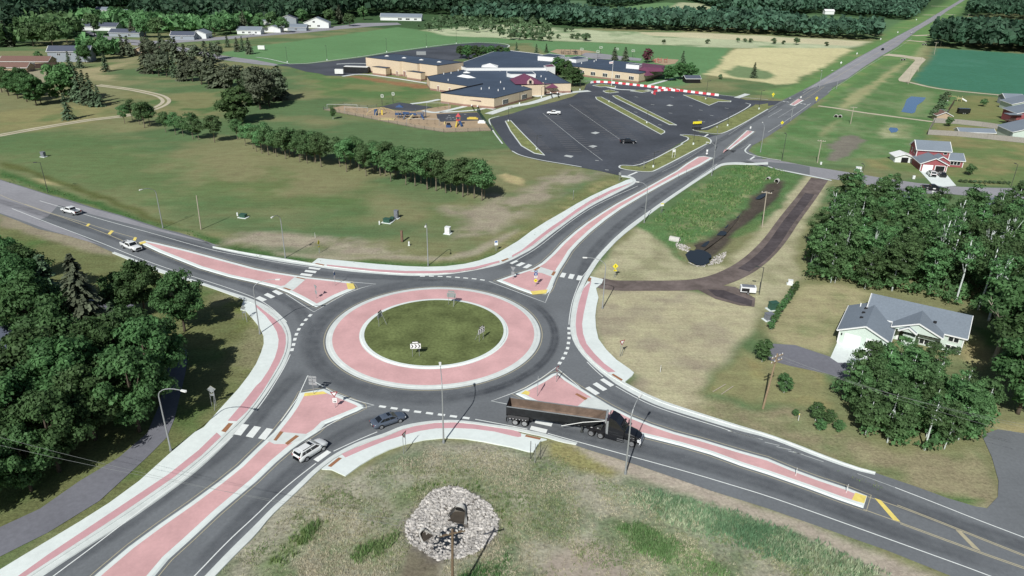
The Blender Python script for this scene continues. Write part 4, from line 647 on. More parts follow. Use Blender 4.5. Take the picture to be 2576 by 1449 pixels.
mat('bark', alb(120, 112, 98), .9, .2, 6, .1, obj=True); mat('birch_bark', alb(198, 206, 202), .8, .3, 5, .1, obj=True); mat('dark_bark', alb(86, 78, 68), .9, .2, 6, .1, obj=True); mat('dead_wood', alb(160, 152, 138), .9, .2, 6, .1, obj=True)
def quads_mesh(name, cen, ax, bx, val, m, bend=.25):   # leaf sprays: bent quads as two triangles-pairs
    n = len(cen); nrm = np.cross(ax, bx); nrm /= np.maximum(1e-9, np.linalg.norm(nrm, axis=1))[:, None]
    L = np.linalg.norm(ax, axis=1)[:, None]
    v = np.stack([cen-ax-bx, cen+ax-bx*.6, cen+ax*.9+bx+nrm*L*bend, cen-ax*.8+bx*.8-nrm*L*bend], 1).reshape(-1, 3)
    me = bpy.data.meshes.new(name); me.vertices.add(4*n); me.vertices.foreach_set('co', v.ravel())
    me.loops.add(4*n); me.loops.foreach_set('vertex_index', np.arange(4*n)); me.polygons.add(n)
    me.polygons.foreach_set('loop_start', np.arange(n)*4); me.polygons.foreach_set('loop_total', np.full(n, 4)); me.update()
    a = me.attributes.new('Leaf', 'FLOAT', 'FACE'); a.data.foreach_set('value', val); me.materials.append(MATS[m]); return me
def unit(n, r): 
    d = r.normal(size=(n, 3)); return d/np.linalg.norm(d, axis=1)[:, None]
def leaf_set(cen, out, size, r, flat=.62):
    n = len(cen); d = unit(n, r)*(1-flat)+out*flat; d /= np.maximum(1e-6, np.linalg.norm(d, axis=1))[:, None]
    a = np.cross(d, unit(n, r)); a /= np.maximum(1e-6, np.linalg.norm(a, axis=1))[:, None]; b = np.cross(d, a)
    s = size*r.uniform(.6, 1.4, n)[:, None]; return a*s, b*s*r.uniform(.5, 1., n)[:, None]
def blobs(r, nb, rx, rz, z0, br):                      # clump centres through a crown; trees are unit height 1 = 10 m
    out = []
    while len(out) < nb:
        p = r.uniform(-1, 1, 3); k = (p**2).sum()
        if k > 1 or (k < .25 and r.random() < .7): continue
        if p[2] < -.55 and math.hypot(p[0], p[1]) > .55: continue
        wz = 1-.28*max(0, p[2])
        out.append((p[0]*rx*wz, p[1]*rx*wz, z0+p[2]*rz, br*r.uniform(.65, 1.25), r.uniform(.8, 1.22)))
    return out
def leafy(name, seed, m, nb=30, nl=110, rx=3.2, rz=3.2, z0=6.2, br=1.2, size=.24, loose=.0):
    r = np.random.default_rng(seed); B = blobs(r, nb, rx, rz, z0, br); C = []; O = []; V = []
    for x, y, z, s, v in B:
        d = unit(nl, r); d[:, 2] = np.where(d[:, 2] < -.4, -d[:, 2]*.6, d[:, 2]); rad = s*r.uniform(.45+loose*-.3, 1.12+loose*.5, nl)[:, None]
        c = np.array([x, y, z])+d*rad*np.array([1, 1, .8]); C.append(c); O.append(d); V.append(v*r.uniform(.8, 1.2, nl))
    C = np.concatenate(C); O = np.concatenate(O); V = np.concatenate(V); a, b = leaf_set(C, O, size, r)
    return quads_mesh(name, C, a, b, V, m), B
def limbs(B, r, th, ht, trunk_r, base=0., lean=0., nmax=9):
    mb = MB(); top = Vector((lean*ht, 0, ht)); mid = Vector((lean*.3*ht, .1, th))
    mb.tube([(0, 0, -.25), (0.02, 0, .5), mid, mid.lerp(top, .6), top], trunk_r, trunk_r*.25, 7)
    for x, y, z, s, v in B[:nmax]:
        st = mid.lerp(top, r.uniform(0, .6)); e = Vector((x, y, z)); mb.tube([st, st.lerp(e, .5)+Vector((0, 0, .25)), e], trunk_r*.42, trunk_r*.10, 5)
    return mb
PROTO = {}
def proto(kind, i, mesh, B, m, th, ht, tr, lean=0., nmax=9):
    mb = limbs(B, random.Random(i+len(kind)), th, ht, tr, lean=lean, nmax=nmax); me = bpy.data.meshes.new('trunk'); me.from_pydata(mb.v, [], mb.f); me.materials.append(MATS[m])
    me.polygons.foreach_set('use_smooth', [True]*len(me.polygons)); PROTO.setdefault(kind, []).append((mesh, me))
for i in range(5):
    me, B = leafy('crown', 100+i, 'leaf_elm', 34, 130, 2.7, 3.3, 6.3, .95, .15, .35); proto('field', i, me, B, 'bark', 2.2, 7.2, .19)
for i in range(5):
    me, B = leafy('crown', 200+i, 'leaf_dark', 60, 200, 3.8, 4.0, 5.9, 1.05, .155, .25); proto('broad', i, me, B, 'dark_bark', 2.4, 7.5, .26)
for i in range(5):
    me, B = leafy('crown', 300+i, 'leaf_aspen', 48, 105, 2.1, 4.3, 5.5, .75, .135, .45); proto('aspen', i, me, B, 'birch_bark', 3.2, 8.6, .13, (i-2)*.03, 7)
for i in range(3):
    me, B = leafy('crown', 330+i, 'leaf_aspen', 18, 55, 1.6, 2.6, 7.3, .65, .12, .8); proto('thin', i, me, B, 'birch_bark', 4.2, 9.6, .17, (i-1)*.05, 10)
for i in range(3):
    me, B = leafy('crown', 400+i, 'leaf_shrub', 16, 60, 3.6, 3.2, 4.6, 1.9, .42, .1); proto('shrub', i, me, B, 'dark_bark', 1.2, 4, .3)
for i in range(3):
    me, B = leafy('crown', 450+i, 'leaf_elm', 30, 60, 3.9, 3.6, 5.8, 1.5, .36, .1); proto('mid', i, me, B, 'dark_bark', 2., 7., .28)
for i in range(2):
    me, B = leafy('crown', 470+i, 'leaf_willow', 40, 120, 3.4, 4.4, 5.2, 1.3, .27, .1); proto('willow', i, me, B, 'dark_bark', 1.6, 7., .3)
me, B = leafy('crown', 480, 'leaf_maroon', 20, 50, 3.4, 3.6, 5.6, 1.5, .36); proto('maroon', 0, me, B, 'dark_bark', 2., 7., .3)
for i in range(3):
    me, B = leafy('crown', 490+i, 'leaf_pine', 30, 80, 2.5, 4.3, 5.3, 1.15, .24, .2); proto('bushy', i, me, B, 'dark_bark', 1.4, 7.5, .25)
def conifer(seed, m, R=2.3, whorls=15, br=9, per=7, z0=.7, size=.26, ragged=.25, power=.9):
    r = np.random.default_rng(seed); C = []; A = []; Bv = []; V = []
    for k in range(whorls):
        t = k/(whorls-1); z = z0+(9.9-z0)*t; rad = R*(1-t)**power+.12
        for j in range(max(4, int(br*(1-.5*t)))):
            a = r.uniform(0, 6.283); rr = rad*r.uniform(1-ragged, 1+ragged*.6); vv = r.uniform(.75, 1.25)
            for q in range(per):
                s = (q+.6)/per; p = np.array([math.cos(a)*rr*s, math.sin(a)*rr*s, z-.42*rr*s*s+r.uniform(-.12, .12)])
                d = np.array([math.cos(a), math.sin(a), -.55*s]); d /= np.linalg.norm(d); side = np.cross(d, [0, 0, 1])+r.normal(size=3)*.35
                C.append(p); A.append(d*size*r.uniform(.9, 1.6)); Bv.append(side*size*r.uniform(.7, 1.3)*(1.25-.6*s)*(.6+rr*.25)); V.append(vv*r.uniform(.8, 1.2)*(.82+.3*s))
    return quads_mesh('crown', np.array(C), np.array(A), np.array(Bv), np.array(V), m, .15)
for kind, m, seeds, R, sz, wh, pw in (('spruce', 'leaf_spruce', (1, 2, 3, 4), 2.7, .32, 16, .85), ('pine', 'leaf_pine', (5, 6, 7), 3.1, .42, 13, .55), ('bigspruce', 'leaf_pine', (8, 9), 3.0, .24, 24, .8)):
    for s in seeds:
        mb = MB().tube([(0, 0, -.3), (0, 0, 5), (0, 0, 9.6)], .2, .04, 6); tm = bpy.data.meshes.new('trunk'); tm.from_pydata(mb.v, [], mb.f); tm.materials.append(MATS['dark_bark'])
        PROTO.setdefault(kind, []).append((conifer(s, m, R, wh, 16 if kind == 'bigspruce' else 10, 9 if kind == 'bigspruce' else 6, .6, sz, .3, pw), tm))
TREES = []
def tree(kind, name, p, h, label, group=None, wide=1., rz=None, i=None, cat='tree'):
    ps = PROTO[kind]; cm, tm = ps[(i if i is not None else random.randrange(len(ps))) % len(ps)]
    o = thing(name, label, cat, (p[0], p[1], gz(p[0], p[1])-.02), random.uniform(0, 6.28) if rz is None else rz, group); s = h/10.
    o.scale = (s*wide, s*wide, s); c = link('crown', cm, None, o); t = link('trunk', tm, None, o); TREES.append(o); return o
ORD = ['first', 'second', 'third', 'fourth', 'fifth', 'sixth', 'seventh', 'eighth', 'ninth', 'tenth', 'eleventh', 'twelfth', 'thirteenth', 'fourteenth', 'fifteenth', 'sixteenth', 'seventeenth', 'eighteenth', 'nineteenth', 'twentieth', 'twenty-first', 'twenty-second', 'twenty-third', 'twenty-fourth', 'twenty-fifth', 'twenty-sixth', 'twenty-seventh', 'twenty-eighth', 'twenty-ninth', 'thirtieth', 'thirty-first', 'thirty-second', 'thirty-third', 'thirty-fourth', 'thirty-fifth', 'thirty-sixth', 'thirty-seventh', 'thirty-eighth', 'thirty-ninth', 'fortieth', 'forty-first', 'forty-second', 'forty-third', 'forty-fourth', 'forty-fifth', 'forty-sixth', 'forty-seventh', 'forty-eighth', 'forty-ninth', 'fiftieth']
row = Q(0, 0, 1255, 1240, 1330, 1205, 1405, 1252, 1455, 1285, 1510, 1268, 1670, 1330, 1770, 1355, 1845, 1370, 1945, 1400, 2000, 1405)+P(540, 358, 598, 352, 618, 366, 637, 374)+Q(1, 1, 5, 75, 60, 95, 125, 110, 207, 125, 300, 148, 340, 130, 440, 178, 447, 135, 517, 193, 600, 190, 658, 228, 845, 225, 912, 278, 955, 243, 1037, 266, 1108, 320, 1185, 290, 1250, 315, 1303, 320, 1355, 375, 1413, 340, 1508, 408, 1602, 420, 1725, 455, 1812, 470, 1910, 492, 2083, 530, 2195, 545, 2275, 568, 2300, 535)
for k, (x, y) in enumerate(row):
    h = (9.6 if k > 13 else 8.6)*random.uniform(.88, 1.12); 
    if k in (25, 27): h *= 1.18
    if k in (23, 34): h *= .75
    tree('field', 'field_tree', G(x, y), h*random.uniform(.8, 1.18), 'leafy green elm in the long field row, %s tree from its left end' % ORD[k], 'row of trees across the mown field', random.uniform(1.0, 1.25))
for k, (x, y) in enumerate(Q(1, 1, 90, 70, 180, 92, 270, 105, 370, 120, 480, 150, 590, 180, 900, 205, 1010, 225, 1090, 255, 1210, 270, 1290, 292, 1400, 315, 1480, 345, 1560, 375, 1660, 400, 1760, 425, 1860, 450, 1960, 480, 2020, 500, 2130, 515)):
    tree('field', 'field_tree', G(x, y), 9.0*random.uniform(.88, 1.12), 'leafy green elm in the back rank of the field row, %s from its left end' % ORD[k], 'row of trees across the mown field', random.uniform(1.0, 1.25))
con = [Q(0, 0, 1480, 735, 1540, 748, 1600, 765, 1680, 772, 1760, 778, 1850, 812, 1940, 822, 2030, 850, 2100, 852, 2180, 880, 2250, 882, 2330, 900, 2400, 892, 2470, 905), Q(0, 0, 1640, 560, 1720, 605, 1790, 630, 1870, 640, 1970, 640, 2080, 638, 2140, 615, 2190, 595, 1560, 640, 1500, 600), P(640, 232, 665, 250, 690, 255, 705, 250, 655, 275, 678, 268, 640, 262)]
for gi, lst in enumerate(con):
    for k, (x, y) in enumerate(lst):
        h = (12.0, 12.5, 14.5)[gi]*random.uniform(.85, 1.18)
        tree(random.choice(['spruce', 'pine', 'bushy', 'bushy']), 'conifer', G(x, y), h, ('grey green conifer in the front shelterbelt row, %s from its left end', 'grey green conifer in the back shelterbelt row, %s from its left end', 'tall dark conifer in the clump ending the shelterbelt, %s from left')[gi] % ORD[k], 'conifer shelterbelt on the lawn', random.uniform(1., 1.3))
tree('willow', 'broad_tree', G(602, 308), 14.5, 'big round bright green tree in front of the conifer clump', wide=1.3)
for k, (x, y, h) in enumerate(((5, 232, 11), (22, 240, 12), (45, 248, 11.5), (68, 256, 12), (92, 266, 12.5), (104, 262, 10), (60, 240, 12))):
    tree('broad', 'broad_tree', G(x, y), h, 'dark round tree in the left clump below the garden fence, %s from the left edge' % ORD[k], 'round trees left of the willow')
tree('willow', 'willow_tree', G(160, 254), 17, 'tall bright green willow-like tree at the head of the left clump', wide=1.05)
for k, (x, y, h) in enumerate(((190, 254, 15), (205, 256, 15), (222, 262, 14), (236, 267, 13.5), (252, 268, 9))):
    tree('spruce', 'spruce_tree', G(x, y), h, 'dark spruce right of the tall willow-like tree, %s from the willow' % ORD[k], 'spruces beside the willow')
for x, y, h, l in ((173, 301, 10, 'lone small spruce on the lawn above the curved track'), (268, 180, 10, 'cone shaped spruce standing alone beside the tan track'), (202, 171, 9, 'small spruce left of a round garden tree by the fence end'), (177, 171, 9, 'slim garden tree at the right end of the brown fence')):
    tree('spruce', 'spruce_tree', G(x, y), h, l, wide=1.1)
for k, (x, y, h, kd, l) in enumerate(((215, 158, 10, 'broad', 'round garden tree right of the two storey grey house'), (240, 150, 12, 'broad', 'dark garden tree behind the cone shaped spruce'), (262, 150, 12, 'mid', 'green garden tree above the cone shaped spruce'), (285, 136, 8, 'spruce', 'small conifer at the corner of the town road'), (312, 140, 12, 'pine', 'left conifer of the pair beside the brown roofed house'), (326, 141, 12, 'pine', 'right conifer of the pair beside the brown roofed house'), (368, 118, 7, 'mid', 'small round tree on the verge by the town road'), (573, 119, 9, 'spruce', 'slim lone conifer on the green by the town road'), (597, 130, 9, 'pine', 'left conifer of the three on the green field'), (611, 126, 9, 'spruce', 'middle conifer of the three on the green field'), (627, 136, 10, 'pine', 'right conifer of the three on the green field'), (838, 300, 5.5, 'aspen', 'lone sapling outside the play yard fence'), (98, 150, 5, 'mid', 'small tree at the left gable of the grey house'))):
    tree(kd, 'garden_tree', G(x, y), h, l)
# town trees between the houses
TOWN = P(30, 88, 60, 100, 12, 75, 40, 60, 90, 95, 110, 105, 130, 108, 150, 112, 170, 110, 185, 100, 195, 92, 80, 70, 110, 60, 140, 52, 165, 48, 185, 50, 205, 40, 60, 112, 85, 117, 110, 118, 135, 120, 160, 118, 20, 118, 258, 60, 270, 70, 285, 78, 300, 62, 320, 85, 335, 92, 350, 95, 365, 95, 380, 95, 400, 96, 415, 92, 345, 78, 365, 75, 385, 70, 405, 72, 430, 80, 450, 82, 465, 78, 520, 88, 540, 90, 560, 88, 580, 85, 600, 90, 615, 82, 640, 60, 655, 65, 670, 60, 685, 75, 640, 84, 652, 82, 700, 86, 712, 82, 745, 62, 760, 55, 780, 74, 800, 50, 820, 60, 830, 62, 845, 66, 855, 60, 870, 62, 880, 66, 900, 40, 915, 50, 925, 56, 238, 89, 250, 84)
for k, (x, y) in enumerate(TOWN[::2]):
    tree(random.choice(['mid', 'mid', 'mid', 'pine']), 'town_tree', G(x, y), random.uniform(11, 17), 'dark green tree standing close among the small houses of the town', 'trees among the town houses')
# school trees
for x, y, h, l in ((1160, 146, 8, 'left dark tree of the clump behind the tall school hall'), (1178, 150, 9, 'second dark tree of the clump behind the tall school hall'), (1197, 152, 9, 'third dark tree of the clump behind the tall school hall'), (1216, 152, 9, 'fourth dark tree of the clump behind the tall school hall'), (1236, 152, 9, 'fifth dark tree of the clump behind the tall school hall'), (1255, 152, 9, 'sixth dark tree of the clump behind the tall school hall'), (1272, 152, 8, 'right dark tree of the clump behind the tall school hall'),
                   (1403, 190, 10, 'tree at the back of the leafy clump left of the bus lane'), (1424, 200, 10, 'tall tree in the middle of the leafy clump left of the bus lane'), (1440, 218, 10, 'front tree of the leafy clump left of the bus lane'), (1452, 215, 8, 'right hand tree of the leafy clump left of the bus lane')):
    tree('broad', 'school_tree', G(x, y), h, l, wide=1.1)
for x, y, h, kd, l in ((1299, 127, 6, 'spruce', 'left small conifer of the three behind the blue roof'), (1349, 133, 6, 'spruce', 'middle small conifer of the three behind the blue roof'), (1374, 132, 6, 'spruce', 'right small conifer of the three behind the blue roof'), (1545, 151, 8, 'pine', 'left conifer of the pair behind the long classroom roof'), (1572, 153, 8.5, 'pine', 'right conifer of the pair behind the long classroom roof'), (1629, 158, 9, 'maroon', 'dark red leaved tree behind the maroon roof'), (1715, 176, 11, 'spruce', 'tall conifer right of the maroon roof'), (1681, 203, 8, 'broad', 'left dark round tree in front of the maroon roofed wing'), (1710, 200, 9, 'broad', 'middle dark round tree in front of the maroon roofed wing'), (1732, 200, 9, 'broad', 'right dark round tree near the picnic shelter'), (1895, 196, 8.5, 'spruce', 'lone conifer at the edge of the straw field'), (1812, 199, 3, 'shrub', 'small bush below the straw field')):
    tree(kd, 'school_tree', G(x, y), h, l, wide=1.1 if kd != 'broad' else 1.25)
# grove on the left foreground
GR = ((225, 845, 15, 'bigspruce', 'big brown green spruce by the west road, tallest of the left grove', 1.1), (366, 791, 10.5, 'broad', 'bright tree beside the drive, its pale trunk showing, nearest the white pickup', 1.0), (465, 833, 11, 'broad', 'tree with a bare pale trunk nearest the kerb on the left lawn', .95),
      (10, 800, 13, 'broad', 'dark tree at the left edge below the west road', 1.1), (55, 820, 13, 'broad', 'second dark tree from the left edge below the west road', 1.1), (100, 870, 13, 'broad', 'dark tree left of the big spruce', 1.), (30, 720, 10, 'broad', 'farthest dark tree at the left edge by the gravel shoulder', 1.), (85, 760, 11, 'broad', 'dark tree between the left edge and the spruce top', 1.),
      (160, 960, 12.5, 'broad', 'tree below the big spruce beside the drive', 1.05), (110, 1050, 13, 'broad', 'large rounded tree in front of the dark shed', 1.1), (200, 1060, 13, 'broad', 'large tree in the middle of the left grove', 1.1), (285, 985, 12.5, 'broad', 'tree on the grove edge above the fork of the drive', 1.0), (350, 940, 11.5, 'broad', 'tree standing out at the right of the grove', .9), (388, 1000, 13, 'broad', 'tree casting the long shadow towards the roundabout', .95), (352, 1085, 12.5, 'broad', 'tree above the street light on the left path', .95), (240, 1105, 11.5, 'broad', 'front tree of the grove beside the asphalt path', 1.), (60, 1130, 11, 'broad', 'tree by the grey roof at the left edge', 1.1), (150, 1185, 11.5, 'broad', 'lowest broad tree of the left grove', 1.), (20, 1215, 10, 'broad', 'tree at the lower left edge of the picture', 1.), (80, 1235, 9, 'broad', 'front tree at the lower left by the path', 1.), (-40, 1130, 12, 'broad', 'tree cut by the left edge beside the grey roof', 1.1), (-30, 1020, 12, 'broad', 'tree between the dark shed and the grey roof', .9), (-60, 1290, 11, 'broad', 'tree cut by the left edge above the asphalt path', 1.1), (300, 1060, 10, 'broad', 'tree leaning over the shaded bend of the path', 1.), (418, 940, 9.5, 'broad', 'small tree at the shadowed fork by the roundabout lawn', .9), (140, 800, 12, 'spruce', 'dark conifer just left of the big spruce', 1.3), (310, 800, 9, 'broad', 'leafy tree between the big spruce and the bright tree', 1.), (300, 870, 8, 'spruce', 'small dark conifer hidden behind the grove', 1.2))
for x, y, h, kd, l, wd in GR: tree(kd, 'grove_tree', G(x, y), h, l, 'grove on the left', wd)
# aspen wood on the right
WD = P(2032, 690, 2022, 640, 2090, 600, 2116, 545, 2112, 530, 2225, 535, 2245, 565, 2330, 570, 2380, 590, 2440, 575, 2480, 580, 2540, 555, 2680, 560, 2720, 880, 2576, 870, 2500, 815, 2430, 785, 2300, 748, 2190, 735, 2100, 715, 2040, 708)
wp = W(WD); pts = np.array([(p.x, p.y) for p in wp]); got = []; r = np.random.default_rng(5)
cand = np.stack([r.uniform(pts[:, 0].min(), pts[:, 0].max(), 9000), r.uniform(pts[:, 1].min(), pts[:, 1].max(), 9000)], 1)
sdv = sdist(wp, cand[:, 0], cand[:, 1])
for (x, y), s in zip(cand, sdv):
    if s < .3 or len(got) >= 100: continue
    if all((x-a)**2+(y-b)**2 > 17.5 for a, b in got): got.append((x, y))
for x, y in got:
    k = random.random(); kd = 'thin' if k < .24 else 'aspen'
    tree(kd, 'aspen_tree', (x, y), random.uniform(11, 14) if kd == 'thin' else random.uniform(9.0, 13.2), 'white trunked leafy tree packed inside the wood behind the green house', 'aspen wood on the right', random.uniform(1., 1.25))
for k, (x, y, h) in enumerate(((2037, 674, 8), (2044, 672, 9.5), (2048, 674, 10), (2052, 676, 10), (2092, 684, 9.5), (2152, 650, 9), (2186, 674, 10.5), (2210, 703, 9), (2353, 600, 9), (2383, 676, 6))):
    tree('thin', 'birch_tree', G(x, y), h, 'bare white birch trunk on the front edge of the wood, %s from the left' % ORD[k], 'bare birches on the wood edge', .7)
FG = P(2085, 985, 2100, 1010, 2130, 1060, 2180, 1105, 2260, 1132, 2340, 1142, 2425, 1125, 2475, 1080, 2480, 1035, 2400, 1000, 2300, 965, 2225, 950, 2180, 960, 2140, 985)
wp = W(FG); pts = np.array([(p.x, p.y) for p in wp]); got = []
cand = np.stack([r.uniform(pts[:, 0].min(), pts[:, 0].max(), 5000), r.uniform(pts[:, 1].min(), pts[:, 1].max(), 5000)], 1); sdv = sdist(wp, cand[:, 0], cand[:, 1])
for (x, y), s in zip(cand, sdv):
    if s < .2 or len(got) >= 40: continue
    if all((x-a)**2+(y-b)**2 > 7.5 for a, b in got): got.append((x, y))
for x, y in got: tree('aspen' if random.random() < .9 else 'thin', 'aspen_tree', (x, y), random.uniform(6.2, 9.0), 'young leafy tree packed in the thicket in front of the green house', 'thicket in front of the green house', random.uniform(1., 1.3))
tree('aspen', 'aspen_tree', G(2165, 985), 9.6, 'tallest thicket tree, standing before the white garage doors', None, 1.1)
for x, y, h, l in ((2540, 900, 15, 'large dark tree at the right edge beside the green house'), (2560, 1040, 12, 'dark tree at the right edge above the black shadow'), (2600, 800, 14, 'dark tree beyond the dead tree at the right edge'), (2585, 960, 14, 'second large dark tree at the right edge'), (2545, 820, 11, 'dark tree behind the dead tree')): tree('broad', 'broad_tree', G(x, y), h, l, 'large trees at the right edge', 1.1)
for x, y, h, l in ((1917, 910, 4.2, 'young round tree at the start of the house drive'), (1972, 988, 3.4, 'young tree below the house drive'), (1968, 968, 2.2, 'sapling right of the utility pole'), (2051, 1058, 3.2, 'small tree at the left end of the thicket')): tree('aspen', 'young_tree', G(x, y), h, l, None, 1.5)
for x, y, h, l in ((2391, 472, 3.6, 'small round tree on the lawn of the red house'), (2385, 330, 4, 'pale young tree behind the long fence'), (2478, 275, 4, 'small round tree in the yard with the play set')):
    z = {2391: (2438, 441), 2385: (2385, 318), 2478: (2473, 268)}[x]; tree('mid', 'yard_tree', G(*z), h, l)
mb = random.Random(3)
def dead_tree(p, h, label):
    o = thing('dead_tree', label, 'tree', p); b = MB()
    b.tube([(0, 0, -.2), (.2, 0, h*.35), (.1, .3, h*.6)], .38, .2, 7)
    for i in range(11):
        a = mb.uniform(0, 6.28); z = h*mb.uniform(.3, .6); L = h*mb.uniform(.25, .5); e = Vector((math.cos(a)*L*.7+.1, math.sin(a)*L*.7, z+L*.8)); s = Vector((.15, .1, z))
        m_ = s.lerp(e, .5)+Vector((mb.uniform(-.5, .5), mb.uniform(-.5, .5), .3)); b.tube([s, m_, e], .15, .04, 5)
        for j in range(3): e2 = m_.lerp(e, mb.random())+Vector((mb.uniform(-1.4, 1.4), mb.uniform(-1.4, 1.4), mb.uniform(.3, 1.4))); b.tube([m_.lerp(e, .4), e2], .06, .02, 4)
    b.build('trunk', 'dead_wood', o)
dead_tree(G(2500, 905), 11, 'bare grey dead tree with forked limbs right of the green house')
# far woods: masses that read as one
def stuff_wood(name, poly, sp, h0, h1, m='leaf_far', label=None, nq=34, cut=None, seed=0, big=1.0, qs=.42):
    r = np.random.default_rng(seed); wp = W(poly); p = np.array([(q.x, q.y) for q in wp]); x0, y0 = p.min(0); x1, y1 = p.max(0)
    gx_, gy_ = np.meshgrid(np.arange(x0, x1, sp), np.arange(y0, y1, sp)); x = gx_.ravel()+r.uniform(-.45, .45, gx_.size)*sp; y = gy_.ravel()+r.uniform(-.45, .45, gx_.size)*sp
    k = sdist(wp, x, y) > 0; x, y = x[k], y[k]
    fr = np.abs((x*1.0)/np.maximum(y, 1)) < .95; x, y = x[fr], y[fr]
    if cut is not None:
        k = np.ones(x.size, bool)
        for cx, cy, rr in cut: k &= (x-cx)**2+(y-cy)**2 > rr*rr
        x, y = x[k], y[k]
    n = len(x); h = r.uniform(h0, h1, n)*(.8+.4*vnoise(x, y, 60, 5)); cr = h*r.uniform(.24, .34, n)*big
    d = unit(n*nq, r).reshape(n, nq, 3); d[:, :, 2] = np.where(d[:, :, 2] < -.35, -d[:, :, 2], d[:, :, 2])
    rad = r.uniform(.55, 1.15, (n, nq, 1)); con = (r.random(n) < .3)[:, None]
    zz = d[:, :, 2]; tap = np.where(con, np.clip(.9-.75*(zz+.35), .12, 1.1), 1.)
    C = np.empty((n, nq, 3)); C[:, :, 0] = x[:, None]+d[:, :, 0]*cr[:, None]*rad[:, :, 0]*tap; C[:, :, 1] = y[:, None]+d[:, :, 1]*cr[:, None]*rad[:, :, 0]*tap
    C[:, :, 2] = h[:, None]*(.56+.46*zz*rad[:, :, 0]); V = (r.uniform(.65, 1.3, (n, 1))*r.uniform(.8, 1.2, (n, nq))).ravel()
    C = C.reshape(-1, 3); a, b = leaf_set(C, d.reshape(-1, 3), 1., r, .45); s = np.repeat(cr*qs, nq)[:, None]
    o = link(name, quads_mesh(name, C, a*s, b*s, V, m, .2)); tag(o, label, 'woodland', None, 'stuff'); return o
CUT = [(G(x, y).x, G(x, y).y-6, rr*.68) for x, y, rr in ((175, 70, 26), (215, 65, 30), (250, 38, 26), (318, 35, 32), (300, 85, 20), (450, 92, 22), (500, 90, 24), (617, 78, 22), (665, 75, 20), (728, 72, 20), (790, 68, 28), (985, 52, 45), (710, 55, 16), (60, 100, 20), (140, 100, 20))]
stuff_wood('far_wood', P(-400, 105, 0, 100, 60, 92, 120, 66, 200, 46, 240, 28, 330, 30, 350, 58, 460, 74, 560, 72, 640, 64, 730, 58, 860, 48, 930, 40, 970, 33, 1100, 38, 1250, 46, 1420, 33, 1425, 22, 1330, 5, 1300, -25, 300, -25, -400, 20), 8.5, 14, 20, label='dense dark forest filling the skyline behind the town', cut=CUT, seed=1)
stuff_wood('far_wood', P(1130, 52, 1288, 52, 1420, 36, 1500, 50, 1700, 58, 1932, 68, 2100, 76, 2212, 84, 2224, 90, 2196, 103, 2100, 100, 1932, 89, 1690, 79, 1540, 75, 1400, 65, 1288, 60), 7, 11, 16, label='long dark belt of trees behind the pale prairie', seed=2)
stuff_wood('far_wood', P(1476, 23, 1540, 21, 1630, 10, 1700, -5, 1900, -28, 1500, -28), 9, 13, 18, label='small dark wood at the top edge left of the green field', seed=3)
stuff_wood('far_wood', P(1690, -5, 1760, 8, 1815, 28, 1870, 34, 1990, 38, 2057, 33, 2137, 39, 2222, 47, 2288, 52, 2325, 22, 2335, 0, 2340, -25, 1900, -28), 8, 13, 18, label='dark wood beyond the far field left of the north road', seed=4)
stuff_wood('far_wood', P(2334, 110, 2347, 118, 2407, 124, 2507, 131, 2576, 136, 2900, 160, 2900, 112, 2576, 92, 2450, 84, 2350, 92), 7.5, 13, 18, label='dark wood between the two teal crop fields', seed=5)
stuff_wood('far_wood', P(2428, 38, 2482, 46, 2576, 51, 2900, 76, 2900, 10, 2576, -10, 2480, -20, 2450, 10), 9, 13, 18, label='dark wood at the top right corner', seed=6)
for k, (pp, l) in enumerate(((P(-60, 122, 60, 118, 140, 121, 172, 112, 205, 96, 190, 84, 130, 66, 60, 70, -60, 80), 'leafy trees filling the far left of the town'), (P(195, 74, 240, 66, 300, 74, 330, 84, 400, 86, 470, 90, 560, 88, 640, 80, 620, 66, 460, 70, 330, 60, 240, 52, 180, 60), 'leafy trees packed behind the front row of town houses'), (P(200, 170, 240, 152, 300, 150, 300, 134, 255, 128, 205, 140), 'leafy garden trees right of the two storey grey house'))): stuff_wood('town_trees', pp, 8.5, 9, 13 if k else 15, 'leaf_elm', l, 46, cut=CUT, seed=40+k, big=1.15)
stuff_wood('undergrowth', WD, 2.3, 1.6, 4.2, 'leaf_aspen', 'leafy undergrowth filling the aspen wood to the ground', 110, seed=50, big=1.6, qs=.17)
stuff_wood('undergrowth', FG, 1.8, 1.5, 3.8, 'leaf_aspen', 'leafy undergrowth filling the thicket before the green house', 110, seed=51, big=1.6, qs=.17)
stuff_wood('scrub', P(1040, 74, 1090, 56, 1130, 50, 1288, 58, 1400, 66, 1390, 98, 1310, 103, 1250, 97, 1230, 82, 1150, 82, 1090, 80), 12, 3.5, 7.5, 'leaf_shrub', 'loose green scrub between the forest and the mown field', 26, seed=7, big=1.5)
for k, (x, y, h) in enumerate(((1285, 100, 6), (1308, 101, 6.5), (1322, 100, 6), (1345, 101, 7), (1362, 103, 8), (1381, 104, 5), (1404, 97, 4), (1440, 98, 5), (1452, 99, 6), (1470, 101, 6), (1475, 103, 7), (1670, 111, 4), (1780, 110, 4), (1855, 106, 4), (1873, 106, 3.5), (1888, 107, 4), (1946, 110, 5), (1970, 111, 3.5), (2002, 112, 6), (2079, 116, 4), (1422, 80, 4.5), (1438, 80, 5), (1110, 58, 5))):
    tree('shrub', 'shrub', G(x, y), h, 'green bush on the prairie edge beyond the school field, %s from the left' % ORD[k], 'bushes on the pale prairie', 1.2, cat='bush')
